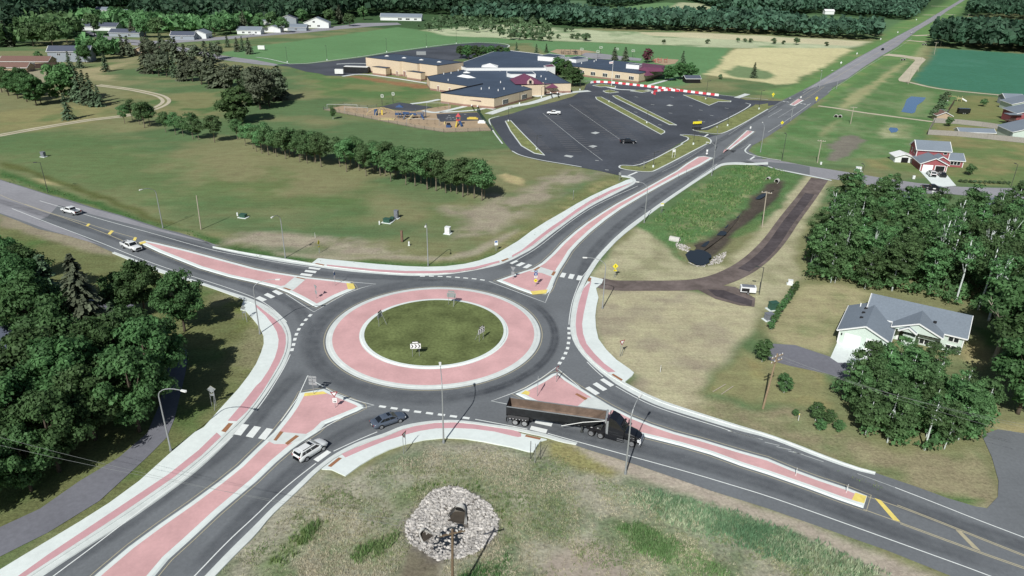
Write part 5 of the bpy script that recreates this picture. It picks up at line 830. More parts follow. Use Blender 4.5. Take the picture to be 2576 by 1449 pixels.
# ---------------------------------------------------------------- vehicles (x forward, origin on the ground)
def paint_mat(n, c, r=.3, coat=.6): return mat(n, c, r, .03, 8, .5, coat=coat, obj=True)
paint_mat('white_car', alb(228, 231, 230)); paint_mat('grey_car', alb(82, 92, 106), .28); paint_mat('black_car', (.012, .013, .016), .25); paint_mat('silver_car', alb(190, 192, 190))
paint_mat('truck_black', (.011, .012, .015), .25); mat('tub_black', (.012, .014, .016), .55, .5, 1.2, .4, obj=True); mat('rust', alb(114, 98, 86), .85, .22, 1.4, .2, obj=True, var2=.2, scale2=.5)
mat('car_glass', (.012, .015, .019), .08, 0, spec=.6); mat('tyre', (.018, .018, .019), .85, 0); mat('rim', (.55, .56, .57), .3, 0, metal=.8); mat('dark_trim', (.02, .02, .022), .6, 0)
mat('chrome', (.62, .63, .64), .2, 0, metal=.9); mat('lamp_white', alb(225, 228, 228), .2, 0, spec=.6); mat('lamp_red', (.35, .03, .025), .3, 0); mat('lamp_amber', (.5, .2, .04), .3, 0)
mat('steel', alb(150, 154, 156), .5, .08, 3, .4, metal=.3); mat('galv', alb(158, 162, 163), .5, .08, 3, .4, metal=.2); mat('dark_steel', alb(70, 72, 70), .6, .1, 3, .3); mat('white_plastic', alb(226, 228, 224), .6, .04, 3)
def loft(st, caps=True, n=None):                       # st: [(x, zbottom, ztop, halfwidth)]
    mb = MB(); vs = []; k = 12
    for x, zb, zt, hw in st:
        zm = zb+(zt-zb)*.55
        half = [(hw*.8, zb), (hw*.97, zb+.07), (hw, zm), (hw*.985, zt-.12*(zt-zb)), (hw*.90, zt-.02*(zt-zb)), (hw*.55, zt+.012)]
        for y, z in half: vs.append((x, y, z))
        for y, z in half[::-1]: vs.append((x, -y, z))
    m = len(st); fs = [(i*k+j, i*k+(j+1) % k, (i+1)*k+(j+1) % k, (i+1)*k+j) for i in range(m-1) for j in range(k)]
    if caps: fs += [tuple(range(k)), tuple((m-1)*k+j for j in range(k))[::-1]]
    return mb.add(vs, fs)
def panel(mb, q, s0, s1, t0, t1, off=.012):            # a pane lying on the quad q (A bottom-left, B bottom-right, C top-right, D top-left)
    A, B, C_, D = map(Vector, q); n = (B-A).cross(D-A).normalized()
    f = lambda s, t: (A.lerp(B, s)).lerp(D.lerp(C_, s), t)+n*off
    mb.quad(f(s0, t0), f(s1, t0), f(s1, t1), f(s0, t1))
def wheel(parent, x, y, r=.34, wd=.24, side=1, rim=.62):
    t = MB(); pts = []
    n = 18; prof = [(r*.7, -wd/2), (r*.96, -wd/2), (r, -wd*.35), (r, wd*.35), (r*.96, wd/2), (r*.7, wd/2)]; vs = []
    for i in range(n):
        a = 6.28318*i/n; vs += [(p*math.cos(a), q, p*math.sin(a)) for p, q in prof]
    k = len(prof); fs = [(i*k+j, i*k+j+1, ((i+1) % n)*k+j+1, ((i+1) % n)*k+j) for i in range(n) for j in range(k-1)]
    w_ = t.add(vs, fs).build('wheel', 'tyre', parent, loc=(x, y, r)); m = MB(); vs = [(0, side*wd*.44, 0)]
    vs += [(r*rim*math.cos(6.28318*i/n), side*wd*.40, r*rim*math.sin(6.28318*i/n)) for i in range(n)]+[(r*.72*math.cos(6.28318*i/n), side*wd*.46, r*.72*math.sin(6.28318*i/n)) for i in range(n)]
    fs = [(0, 1+i, 1+(i+1) % n) for i in range(n)]+[(1+i, 1+n+i, 1+n+(i+1) % n, 1+(i+1) % n) for i in range(n)]
    m.add(vs, fs).build('rim', 'rim', w_); return w_
def arches(parent, xs, hw, r, m='dark_trim'):
    mb = MB()
    for x in xs:
        for s in (-1, 1):
            n = 14; c = Vector((x, s*(hw+.006), r)); vs = [c]+[c+Vector((r*1.17*math.cos(3.1416*i/n), 0, r*1.17*math.sin(3.1416*i/n))) for i in range(n+1)]
            mb.add(vs, [(0, 1+i, 2+i) for i in range(n)])
    mb.build('wheel_arch', m, parent)
def cabin(parent, m, b0, b1, t0, t1, hb, ht, z0, z1, split=(.5,), roof_m=None):   # b: base x range (rear, front), t: roof x range
    mb = MB(); lv = [(b0, b1, hb, z0), (t0*.9+b0*.1+.0, t1*.9+b1*.1, ht*.9+hb*.1+.03, z0+(z1-z0)*.9), (t0+.06, t1-.06, ht*.93, z1), (t0+.3, t1-.3, ht*.6, z1+.035)]; vs = []
    for x0, x1, h, z in lv: vs += [(x0, -h, z), (x1, -h, z), (x1, h, z), (x0, h, z)]
    fs = [(4*i+j, 4*i+(j+1) % 4, 4*i+4+(j+1) % 4, 4*i+4+j) for i in range(3) for j in range(4)]+[(12, 13, 14, 15)]
    mb.add(vs, fs); cab = mb.build('cabin', m, parent); V = vs
    g = MB(); panel(g, (V[1], V[2], V[6], V[5]), .05, .95, .08, .97); g.build('windshield', 'car_glass', parent)
    g = MB(); panel(g, (V[3], V[0], V[4], V[7]), .08, .92, .14, .93); g.build('rear_window', 'car_glass', parent)
    sp = [.06]+list(split)+[.95]
    for q in ((V[0], V[1], V[5], V[4]), (V[2], V[3], V[7], V[6])):
        fl = q[0] == V[0]
        for a, b in zip(sp, sp[1:]):
            g = MB(); a_, b_ = (a+.012, b-.012) if fl else (1-b+.012, 1-a-.012); panel(g, q, a_, b_, .1, .9); g.build('side_window', 'car_glass', parent)
    return cab
def lamps(parent, xf, xr, hw, zf, zr, w=.34, h=.17):
    for s in (-1, 1):
        MB().box(xf-.16, xf+.02, s*hw-w/2*(1 if s > 0 else 1), s*hw+w/2, zf-h/2, zf+h/2).build('headlight', 'lamp_white', parent)
        MB().box(xr-.02, xr+.14, s*hw-w/2*.8, s*hw+w/2*.8, zr-h*.7, zr+h*.7).build('taillight', 'lamp_red', parent)
def put(o, rear, front, away=.8):
    d = front-rear; c = (rear+front)/2; n = Vector((-d.y, d.x, 0)).normalized(); n = n if n.y > 0 else -n
    o.location = c+n*away+Vector((0, 0, .03)); o.rotation_euler = (0, 0, math.atan2(d.y, d.x))
def sedan(label):
    o = thing('sedan', label, 'car')
    loft([(-2.5, .5, .78, .62), (-2.45, .32, .92, .80), (-2.0, .24, 1.02, .90), (-1.0, .22, .98, .92), (.6, .22, .98, .92), (1.4, .22, .93, .91), (2.1, .24, .82, .86), (2.42, .3, .72, .74), (2.54, .42, .62, .52)]).build('body', 'grey_car', o, True)
    cabin(o, 'grey_car', -1.85, 1.25, -.95, .35, .80, .60, .93, 1.42, (.30, .62))
    MB().box(-.15, .28, -.38, .38, 1.45, 1.468).build('sunroof', 'car_glass', o); lamps(o, 2.36, -2.46, .66, .64, .80, .28, .13)
    arches(o, (-1.42, 1.42), .92, .34)
    for x in (-1.42, 1.42):
        for s in (-1, 1): wheel(o, x, s*.84, .34, .22, s)
    for s in (-1, 1): MB().box(.75, .92, s*.98-.08, s*.98+.08, 1.0, 1.12).build('wing_mirror', 'grey_car', o)
    MB().box(-2.53, -2.50, -.22, .22, .62, .74).build('number_plate', 'lamp_white', o); return o
def wagon(label):
    o = thing('suv', label, 'car')
    loft([(-2.36, .5, .9, .66), (-2.32, .34, 1.02, .84), (-1.9, .28, 1.08, .92), (-.5, .26, 1.08, .93), (.8, .26, 1.06, .93), (1.5, .27, 1.02, .92), (2.0, .3, .93, .88), (2.3, .36, .80, .74), (2.42, .48, .68, .5)]).build('body', 'white_car', o, True)
    cabin(o, 'white_car', -2.25, 1.25, -1.85, .45, .84, .68, 1.04, 1.62, (.26, .55))
    MB().box(-.25, .2, -.45, .45, 1.645, 1.672).build('sunroof', 'car_glass', o)
    for s in (-1, 1): MB().box(-1.6, .2, s*.62-.03, s*.62+.03, 1.65, 1.71).build('roof_rail', 'dark_trim', o)
    MB().box(-2.2, -1.8, -.6, .6, 1.63, 1.67).build('spoiler', 'white_car', o); lamps(o, 2.22, -2.33, .70, .74, .95, .26, .13); arches(o, (-1.38, 1.4), .93, .36)
    MB().box(-2.40, -2.3, -.7, .7, .40, .52).build('bumper', 'dark_trim', o)
    for x in (-1.38, 1.4):
        for s in (-1, 1): wheel(o, x, s*.85, .36, .23, s)
    for s in (-1, 1): MB().box(.8, .98, s*1.0-.08, s*1.0+.08, 1.1, 1.24).build('wing_mirror', 'white_car', o)
    return o
def pickup(label, m, cat='pickup truck', group=None, cover=None):
    o = thing('pickup_truck', label, cat, group=group)
    loft([(-2.88, .55, .98, .84), (-2.84, .42, 1.10, .95), (-1.0, .40, 1.13, .97), (.9, .40, 1.16, .97), (1.6, .42, 1.16, .96), (2.5, .45, 1.08, .93), (2.82, .5, .98, .86), (2.9, .58, .8, .74)]).build('body', m, o, True)
    cabin(o, m, -.95, 1.25, -.75, .55, .88, .72, 1.10, 1.80, (.5,))
    b = MB(); b.box(-2.80, -1.0, -.74, .74, 1.115, 1.15); b.build('bed', cover or 'dark_trim', o)
    b = MB()
    for s in (-1, 1): b.box(-2.84, -.96, s*.86-.09, s*.86+.09, 1.08, 1.30)
    b.box(-2.88, -2.78, -.9, .9, 1.0, 1.30); b.build('bed_side', m, o)
    lamps(o, 2.80, -2.88, .74, .88, .98, .34, .24); MB().box(2.82, 2.93, -.52, .52, .66, .98).build('grille', 'dark_trim', o); MB().box(2.80, 2.98, -.86, .86, .44, .62).build('bumper', 'chrome', o); MB().box(-3.0, -2.82, -.86, .86, .5, .66).build('bumper', 'chrome', o)
    arches(o, (-1.78, 1.82), .97, .40)
    for x in (-1.78, 1.82):
        for s in (-1, 1): wheel(o, x, s*.87, .40, .27, s)
    for s in (-1, 1): MB().box(.85, 1.0, s*1.08-.1, s*1.08+.1, 1.2, 1.4).build('wing_mirror', 'dark_trim', o)
    return o
F1 = lambda *a: G(*Q(*a)[0])
put(sedan('dark grey four door sedan leaving the roundabout past the red kerb strip'), G((1080+1890/5.367)/1.49068, (1520+480/5.367)/1.49068), G((1080+2250/5.367)/1.49068, (1520+358/5.367)/1.49068), .85)
put(wagon('white estate suv with roof rails driving over the near crosswalk'), G((1080+385/5.367)/1.49068, (1520+1125/5.367)/1.49068), G((1080+705/5.367)/1.49068, (1520+920/5.367)/1.49068), .85)
put(pickup('white pickup with an open dark bed reaching the red island', 'white_car'), F1(1, 0, 1243, 1050), F1(1, 0, 1340, 1088))
put(pickup('white pickup with grey bed cover driving away on the west road', 'white_car', cover='grey_car'), F1(1, 0, 738, 720), F1(1, 0, 643, 695))
put(pickup('white pickup parked in the dark school lot', 'white_car', cover='white_car'), F1(0, 2, 464, 1157), F1(0, 2, 374, 1155))
put(pickup('black pickup in the school lot near the road', 'black_car'), F1(0, 2, 1125, 1446), F1(0, 2, 1212, 1447))
o = pickup('black pickup with a white door sign on the side street', 'black_car'); put(o, F1(1, 3, 1590, 470), F1(1, 3, 1735, 478))
MB().box(-.3, .45, -1.005, -.985, .62, .92).build('door_sign', 'white_plastic', o)
dv = (G(*Z7(430, 1150)[0])-G(*Z7(640, 1340)[0])).normalized()
o = wagon('white minivan parked on the concrete drive of the red house'); o.location = G(*Z7(425, 1215)[0], .03); o.rotation_euler = (0, 0, math.atan2(dv.y, dv.x)); o.scale = (1.05, 1.05, 1.08)
def small_car(label, m, p, ang, group=None):
    o = thing('car', label, 'car', p, ang, group)
    loft([(-2.2, .4, .85, .78), (-2.1, .3, 1.0, .86), (.9, .28, 1.0, .88), (1.9, .32, .86, .8), (2.2, .42, .72, .6)]).build('body', m, o, True); cabin(o, m, -1.9, 1.0, -1.5, .3, .8, .64, .97, 1.5)
    arches(o, (-1.3, 1.3), .88, .33)
    for x in (-1.3, 1.3):
        for s in (-1, 1): wheel(o, x, s*.8, .33, .22, s)
    return o
o = small_car('black suv parked beside the white minivan on the drive', 'black_car', G(*Z7(572, 1222)[0], .03), math.atan2(dv.y, dv.x))
rd = (G(2307, 71)-G(2150, 158)); ra = math.atan2(rd.y, rd.x)
for x, y, m, l in ((2220, 126, 'black_car', 'black car on the far straight of the north road'), (2293, 84, 'white_car', 'white car beyond the black car on the north road'), (2366, 33, 'white_car', 'farthest white car near the top of the north road')): small_car(l, m, G(x, y, .05), ra+math.pi)
for x, y, m, l, a in ((327, 89, 'white_car', 'white car parked beside the dark roofed town house', .3), (523, 95, 'black_car', 'dark car parked by the white town garage', .2), (634, 87, 'white_car', 'white car parked by the small white town house', .1), (818, 67, 'white_car', 'white trailer-like car left of the tall white town house', .1), (126, 52, 'white_car', 'white car in the shade left of the long grey roof', .4)): small_car(l, m, G(x, y, .03), a)
# ---- semi truck
def semi():
    r0, r1 = G(*Z1(190, 668)[0]), G(*Z1(1520, 858)[0]); d = (r1-r0).normalized(); n = Vector((-d.y, d.x, 0))
    o = thing('semi_truck', 'long black semi truck pulling an empty rusty dump trailer', 'truck', r0+n*1.12+Vector((0, 0, .03)), math.atan2(d.y, d.x))
    L0, L1, ht, zb, zt = -1.25, 12.55, 1.16, 1.25, 3.0; t = .07
    def tub(h, l0, l1, zb, zt, fl):                    # hopper open at the top, front end sloping
        v = [(l0, -h*.72, zb), (l1-2.6, -h*.72, zb), (l1-2.6, h*.72, zb), (l0, h*.72, zb), (l0, -h, zb+.5), (l1-1.7, -h, zb+.5), (l1-1.7, h, zb+.5), (l0, h, zb+.5), (l0, -h, zt), (l1, -h, zt), (l1, h, zt), (l0, h, zt)]
        f = [(0, 3, 2, 1), (0, 1, 5, 4), (1, 2, 6, 5), (2, 3, 7, 6), (3, 0, 4, 7), (4, 5, 9, 8), (5, 6, 10, 9), (6, 7, 11, 10), (7, 4, 8, 11)]
        return v, [q if fl else q[::-1] for q in f]
    b = MB(); b.add(*tub(ht, L0, L1, zb, zt, True))
    for k in range(6): x = .6+k*1.85; [b.box(x, x+.08, s*ht-.03, s*ht+.03, zb+.5, zt-.1) for s in (-1, 1)]
    b.build('tub', 'tub_black', o)
    MB().add(*tub(ht-t, L0+t, L1-t, zb+t, zt-.02, False)).build('tub_lining', 'rust', o)
    b = MB()
    for s in (-1, 1): b.box(L0, L1, s*ht-.07, s*ht+.05, zt-.05, zt+.05)
    b.build('top_rail', 'steel', o)
    MB().box(L0-.06, L0+.02, -ht, ht, zb+.2, zt+.12).build('tailgate', 'tub_black', o)
    b = MB().box(L1-.02, L1+.25, -ht-.12, ht+.12, zt-.45, zt+.12); b.build('tarp_housing', 'galv', o)
    MB().tube([(6.6, -ht-.16, 1.15), (9.5, -ht-.2, 2.25), (12.5, -ht-.14, 2.95)], .05, .05, 6).build('tarp_arm', 'white_plastic', o)
    b = MB()
    for s in (-1, 1):
        b.add([(-1.1, s*1.22, 1.18), (1.95, s*1.22, 1.18), (1.95, s*.95, 1.62), (-1.1, s*.95, 1.62), (-1.1, s*1.22, 1.06), (1.95, s*1.22, 1.06)], [(0, 1, 2, 3), (4, 5, 1, 0)])
    b.build('fender', 'dark_trim', o)
    b = MB(); [b.box(6.3, 12.0, s*.55-.08, s*.55+.08, 1.0, 1.24) for s in (-1, 1)]; b.box(-1, 2.4, -.5, .5, .7, 1.2); b.build('frame_rail', 'dark_trim', o)
    b = MB(); [b.box(.2+k*.45-1, .35+k*.45-1, -1.235, -1.222, 1.08, 1.15) for k in range(6)]; [b.box(7+k*.9, 7.25+k*.9, -.645, -.632, 1.08, 1.16) for k in range(6)]; b.build('marker_light', 'lamp_white', o)
    b = MB(); [b.box(9.3, 9.5, s*.8-.08, s*.8+.08, .35, 1.1) for s in (-1, 1)]; [b.box(9.2, 9.6, s*.8-.15, s*.8+.15, .28, .36) for s in (-1, 1)]; b.build('landing_leg', 'dark_steel', o)
    b = MB(); [b.box(-1.3, -1.25, s*.9-.3, s*.9+.3, .35, 1.1) for s in (-1, 1)]; b.build('mud_flap', 'dark_trim', o)
    for x in (0, 1.35):
        for s in (-1, 1): wheel(o, x, s*.98, .5, .42, s, .5)
    # tractor, turned a little further into the bend
    p1, p2 = G(*Z1(1520, 858)[0]), G(*Z1(2205, 1045)[0]); e = (p2-p1).normalized(); a = math.atan2(e.y, e.x)-math.atan2(d.y, d.x); ox = (p1-r0).dot(d)
    T = Matrix.Translation((ox+.05, .0, 0)) @ Matrix.Rotation(a, 4, 'Z') @ Matrix.Translation((0, .0, 0))
    def part(name, mb, m, sm=False):
        mb.v = [tuple(T @ Vector(v)) for v in mb.v]; return mb.build(name, m, o, sm)
    part('frame_rail', MB().box(-.9, 6.4, -.45, .45, .62, .92), 'dark_trim'); part('fifth_wheel', MB().box(-.2, 1.2, -.5, .5, .92, 1.12), 'dark_steel')
    z = [(2.35, -1.1, .95), (4.5, -1.1, .95), (4.5, 1.1, .95), (2.35, 1.1, .95), (2.35, -1.12, 2.4), (4.62, -1.05, 1.95), (4.62, 1.05, 1.95), (2.35, 1.12, 2.4), (2.32, -1.02, 3.6), (2.62, -1.0, 3.6), (4.05, -.82, 2.8), (4.05, .82, 2.8), (2.62, 1.0, 3.6), (2.32, 1.02, 3.6), (3.3, -.98, 3.36), (3.3, .98, 3.36)]
    f = [(3, 2, 1, 0), (0, 1, 5, 4), (2, 3, 7, 6), (4, 5, 10, 14, 9, 8), (6, 7, 13, 12, 15, 11), (9, 14, 15, 12), (14, 10, 11, 15), (8, 9, 12, 13), (3, 0, 4, 8, 13, 7), (1, 2, 6, 5), (5, 6, 11, 10)]
    part('cab', MB().add(z, f), 'truck_black')
    g = MB(); panel(g, (z[5], z[6], z[11], z[10]), .06, .94, .08, .95, .02); part('windshield', g, 'car_glass')
    g = MB(); [panel(g, q, .62, .92, .1, .62, .02) for q in ((z[4], z[5], z[10], z[8]),)]; part('side_window', g, 'car_glass')
    hood = MB(); st = [(4.55, .9, 1.95, 1.02), (5.2, .85, 1.88, .98), (5.9, .8, 1.74, .92), (6.5, .72, 1.52, .80), (6.75, .7, 1.3, .66)]; h = loft(st); part('hood', h, 'truck_black', True)
    part('front_fender', MB().box(5.15, 6.5, -1.18, -.8, 1.0, 1.18).box(5.15, 6.5, .8, 1.18, 1.0, 1.18), 'truck_black'); part('bumper', MB().box(6.65, 6.95, -1.15, 1.15, .42, .78), 'chrome'); part('grille', MB().box(6.70, 6.82, -.5, .5, .8, 1.3), 'chrome')
    for s in (-1, 1):
        part('headlight', MB().box(6.42, 6.72, s*.92-.2, s*.92+.2, .98, 1.2), 'lamp_white'); part('fuel_tank', MB().box(1.95, 4.4, s*1.02-.22, s*1.02+.22, .42, 1.0), 'truck_black'); part('mirror', MB().box(4.5, 4.62, s*1.35-.12, s*1.35+.12, 1.9, 2.5), 'dark_trim'); part('exhaust_stack', MB().tube([(2.0, s*.98, 1.0), (2.0, s*.98, 3.5)], .08, .08, 8), 'chrome')
        part('step', MB().box(3.7, 4.6, s*1.25-.02, s*1.25+.03, .5, .6).box(3.7, 4.6, s*1.25-.02, s*1.25+.03, .8, .9), 'chrome'); part('wheel_fender', MB().box(-.6, 1.9, s*1.0-.25, s*1.0+.25, 1.06, 1.1), 'dark_trim')
    part('side_fairing', MB().add([(2.05, -1.0, 1.0), (2.34, -1.13, 1.0), (2.34, -1.13, 3.2), (2.05, -1.0, 3.0)], [(0, 1, 2, 3)]), 'galv'); part('sun_visor', MB().box(4.1, 4.35, -.85, .85, 2.86, 2.95), 'dark_trim')
    for x, wd in ((0, .5), (1.35, .5), (5.75, .32)):
        for s in (-1, 1):
            w_ = wheel(o, 0, 0, .5, wd, s, .5)
            w_.location = T @ Vector((x, s*(.98 if wd > .4 else 1.0), .5)); w_.rotation_euler = (0, 0, a)
    return o
semi()
# ---------------------------------------------------------------- street lights
def arc_light(base, lamp, label, h=10.3):
    b = G(*base); L = G(*lamp, h); d = Vector((L.x-b.x, L.y-b.y, 0)); ln = min(4.6, max(2.6, d.length)); d = d.normalized()
    o = thing('street_light', label, 'street light', b, 0, 'tall curved-arm street lights'); z0 = h-1.75
    MB().tube([(0, 0, 0), (0, 0, z0)], .12, .08, 8).build('pole', 'galv', o); MB().tube([(0, 0, 0), (0, 0, .35)], .2, .17, 8).build('base', 'steel', o)
    pts = [Vector((0, 0, z0))+d*(ln*.78*(1-math.cos(t)))+Vector((0, 0, 1.75*math.sin(t))) for t in [i*1.5708/7 for i in range(8)]]+[Vector((0, 0, h))+d*(ln*.85)]
    MB().tube(pts, .075, .05, 6).build('arm', 'galv', o)
    e = Vector((0, 0, h))+d*(ln*.84); n = Vector((-d.y, d.x, 0)); mb = MB(); q = [e-n*.12, e+d*.75-n*.17, e+d*.85, e+d*.75+n*.17, e+n*.12]
    mb.add([p+Vector((0, 0, .09)) for p in q]+[p-Vector((0, 0, .07)) for p in q], [(0, 1, 2, 3, 4), (9, 8, 7, 6, 5)]+[(i, 5+i, 5+(i+1) % 5, (i+1) % 5) for i in range(5)]); mb.build('lamp_head', 'white_plastic', o)
for b, l, t in (((430, 1134), (468, 985), 'on the strip between asphalt path and left sidewalk'), ((1116, 1114), (1107, 914), 'standing before the centre of the roundabout'), ((1573, 1192), (1611, 995), 'on the gravel edge in front of the semi truck'), ((654, 840), (704, 703), 'beside the left crosswalk ramp'), ((1515.5, 776), (1468, 648), 'at the start of the dark path on the right'), ((1620.5, 560), (1607, 458), 'beside the bend of the north road'), ((410, 573), (352, 478), 'on the grass edge of the west road'),
                ((718, 648.5), (684, 547), 'on the verge left of the north sidewalk'), ((1077, 668), (1070, 571), 'on the verge behind the middle of the north sidewalk'), ((1790, 442), (1783, 358), 'at the corner of the side street'), ((1798, 382), (1784, 352), 'at the end of the long red median'), ((1913, 383), (1904, 292), 'on the right of the north road past the side street'), ((1989, 304), (1988, 247), 'right of the small far crossing island'), ((2104, 224), (2092, 177), 'on the right where the new asphalt ends'), ((2060, 222), (2050, 206), 'on the left where the new asphalt ends')):
    arc_light(b, l, 'curved-arm street light '+t, 10.3 if b[1] > 400 else 9.5)
def box_light(base, top, label, arm=(-1, 0), h=None, m='dark_steel', foot=False, group='dark box-head light poles'):
    b = G(*base); h = h or max(5, min(10, hgt(*base, *top))); o = thing('light_pole', label, 'light pole', b, 0, group)
    MB().tube([(0, 0, .0), (0, 0, h)], .09, .07, 6).build('pole', m, o); a = Vector((arm[0], arm[1], 0)).normalized()
    MB().tube([(0, 0, h-.1), a*1.0+Vector((0, 0, h))], .05, .05, 5).build('arm', m, o); c = a*1.25+Vector((0, 0, h)); MB().cbox(c-Vector((0, 0, .06)), .75, .4, .14, math.atan2(a.y, a.x)).build('lamp_head', m, o)
    if foot: MB().tube([(0, 0, 0), (0, 0, .75)], .3, .3, 10).build('footing', 'concrete', o)
for b, t, a, l in (((121, 485), (103, 408), (-1, -.2), 'dark light pole with flat head above the west road'), ((1909.5, 741), (1919, 672), (-1, .2), 'dark light pole beside the small generator'), ((1967, 403), (1977, 337), (0, 1), 'dark light pole on the right of the north road by the side street'), ((2164, 462), (2175, 415), (0, 1), 'dark light pole at the near edge of the side street'), ((2543, 470), (2562, 414), (0, 1), 'dark light pole by the row of shrubs')): box_light(b, t, l, a)
lot = ((1532, 257, 1533, 225, 'at the head of the second long island'), (1627, 310, 1629, 279, 'near the end of the second long island'), (1775, 250, 1780, 203, 'on the triangular island'), (1909, 275, 1914, 228, 'on the road verge at the lot corner'), (1830, 317, 1832, 285, 'in the middle of the road verge'), (1643, 421, 1645, 400, 'at the lower end of the road verge'), (1350, 377, 1352, 345, 'on the left long island'), (1279, 306, 1280, 270, 'at the head of the left long island'), (1744, 364, 1748, 325, 'between the two lot entrances'), (1307, 262, 1308, 232, 'in front of the brick school windows'), (1362, 246, 1362, 218, 'by the school porch'), (1459, 227, 1458, 205, 'beside the leafy clump'))
for x, y, tx, ty, l in lot: box_light((x, y), (tx, ty), 'dark parking lot light on a white footing '+l, (1, .3), None, 'dark_steel', True, 'parking lot lights')
for k, (x, y) in enumerate(((723, 157), (823, 152), (973, 131), (1073, 119), (1148, 110))): box_light((x, y), (x, y-34), 'thin light pole along the bus loop kerb, %s from the left' % ORD[k], (0, -1), 9, 'dark_steel', True, 'bus loop lights')
# ---------------------------------------------------------------- utility poles and wires
mat('pole_wood', alb(150, 132, 108), .9, .15, 4, .1, obj=True); mat('old_pole', alb(172, 164, 148), .9, .12, 4, .1, obj=True); mat('brown_pole', alb(118, 102, 84), .9, .15, 4, .1, obj=True); mat('wire', alb(140, 144, 142), .5, 0)
def upole(base, top, label, arms=1, ang=0, m='old_pole', r=.15, h=None):
    b = G(*base); h = h or max(7, min(14, hgt(*base, *top))); o = thing('utility_pole', label, 'utility pole', b)
    t = G(*top, h)-b; MB().tube([(0, 0, 0), (t.x*.5, t.y*.5, h*.5), (t.x, t.y, h)] if h < 13 and t.length < h+2 else [(0, 0, 0), (0, 0, h)], r, r*.72, 8).build('pole', m, o); tp = Vector((t.x, t.y, h)) if t.length < h+2 else Vector((0, 0, h))
    ca, sa = math.cos(ang), math.sin(ang)
    for k in range(arms):
        z = -.35-.8*k; c = tp+Vector((0, 0, z)); mb = MB(); mb.box(-1.25, 1.25, -.06, .06, -.07, .07, Matrix.Translation(c+Vector((0, -.16, 0))) @ Matrix.Rotation(ang, 4, 'Z')); mb.build('crossarm', m, o)
        for s in (-1.1, -.4, .5, 1.1): MB().tube([c+Vector((s*ca, s*sa-.16, .07)), c+Vector((s*ca, s*sa-.16, .28))], .06, .04, 6).build('insulator', 'white_plastic', o)
    return b+tp
A1 = upole((1919, 1028), (1956, 890), 'leaning pale utility pole with crossarm beside the house drive', 2, .6, 'pole_wood', .17)
A2 = upole((1138.5, 1525), (1138, 1332), 'brown utility pole rising from the bottom edge over the rocks', 1, .35, 'brown_pole', .16, 10)
for b, t, l in (((1917, 572), (1929, 481), 'utility pole with crossarm on the ditch bank'), ((2056, 410), (2067, 352), 'utility pole with crossarm across the side street'), ((506, 577), (494, 492), 'pale utility pole without arms on the west road verge'), ((2139.5, 312), (2148, 268), 'utility pole on the far side of the white path'), ((2284, 212), (2294.5, 171), 'utility pole at the near end of the gravel turnout'), ((2309, 180), (2318, 145), 'utility pole beside the gravel turnout'), ((2350, 137), (2356, 106), 'utility pole at the edge of the dark wood'), ((2366, 117), (2370, 92), 'farthest utility pole before the dark wood'), ((2430, 58), (2438, 35), 'utility pole in the far crop strip')):
    upole(b, t, l, 0 if b[0] == 506 else 1, -.4)
def wire(p, q, sag, label):
    pts = [p.lerp(q, i/24)-Vector((0, 0, sag*4*(i/24)*(1-i/24))) for i in range(25)]; tag(MB().tube(pts, .011, .011, 4).build('power_line', 'wire'), label, 'power line', 'overhead power lines')
for k, (dx, py, l) in enumerate(((-.9, 1062, 'upper overhead wire running right from the leaning pole'), (0, 1070, 'middle overhead wire running right from the leaning pole'), (.9, 1090, 'lower overhead wire running right from the leaning pole'))): wire(A1+Vector((dx*.8, dx*.5-.1, -.2-.3*(k == 2))), G(2640, py+18, 8.3-.5*k), .9, l)
for k, (dx, py, l) in enumerate(((-1., 1095, 'upper thin wire crossing the lower left roads'), (.9, 1120, 'lower thin wire crossing the lower left roads'))): wire(A2+Vector((dx, dx*.35, -.2)), G(-120, py-28, 9.5), .9, l)
# ---------------------------------------------------------------- signs
mat('sign_white', alb(236, 238, 236), .5, 0); mat('sign_back', alb(165, 170, 172), .45, .06, 3, .4, metal=.3); mat('sign_black', (.015, .015, .016), .5, 0); mat('sign_yellow', alb(243, 226, 60), .5, 0); mat('sign_red', alb(150, 48, 62), .5, 0); mat('sign_blue', alb(50, 92, 150), .5, 0); mat('sign_green', alb(60, 110, 80), .5, 0); mat('sign_orange', alb(214, 160, 70), .5, 0)
def frame(ang): return Matrix.Rotation(ang, 4, 'Z')     # local: x across the panel, -y is the face
def plate(parent, name, poly, z, m, M, y=0., back='sign_back', th=.02):
    mb = MB(); n = len(poly); f = [M @ Vector((x, y-th, z+v)) for x, v in poly]; b = [M @ Vector((x, y, z+v)) for x, v in poly]
    mb.add(f+b, [tuple(range(n))]+[(i, n+i, n+(i+1) % n, (i+1) % n) for i in range(n)]); o = mb.build(name, m, parent)
    MB().add([M @ Vector((x, y+.002, z+v)) for x, v in poly], [tuple(range(n))[::-1]]).build('sign_back', back, o); return o
def mark(parent, polys, z, m, M, y, name='marking'):
    mb = MB()
    for p in polys: mb.add([M @ Vector((x, y, z+v)) for x, v in p], [tuple(range(len(p)))])
    return mb.build(name, m, parent)
def text(parent, s, size, x, z, m, M, y, name='lettering'):
    cu = bpy.data.curves.new(name, 'FONT'); cu.body = s; cu.size = size; cu.align_x = 'CENTER'; cu.align_y = 'CENTER'; t = bpy.data.objects.new(name, cu); COL.objects.link(t)
    me = bpy.data.meshes.new_from_object(t); bpy.data.objects.remove(t); me.transform(M @ Matrix.Translation((x, y, z)) @ Matrix.Rotation(math.radians(90), 4, 'X')); return link(name, me, m, parent)
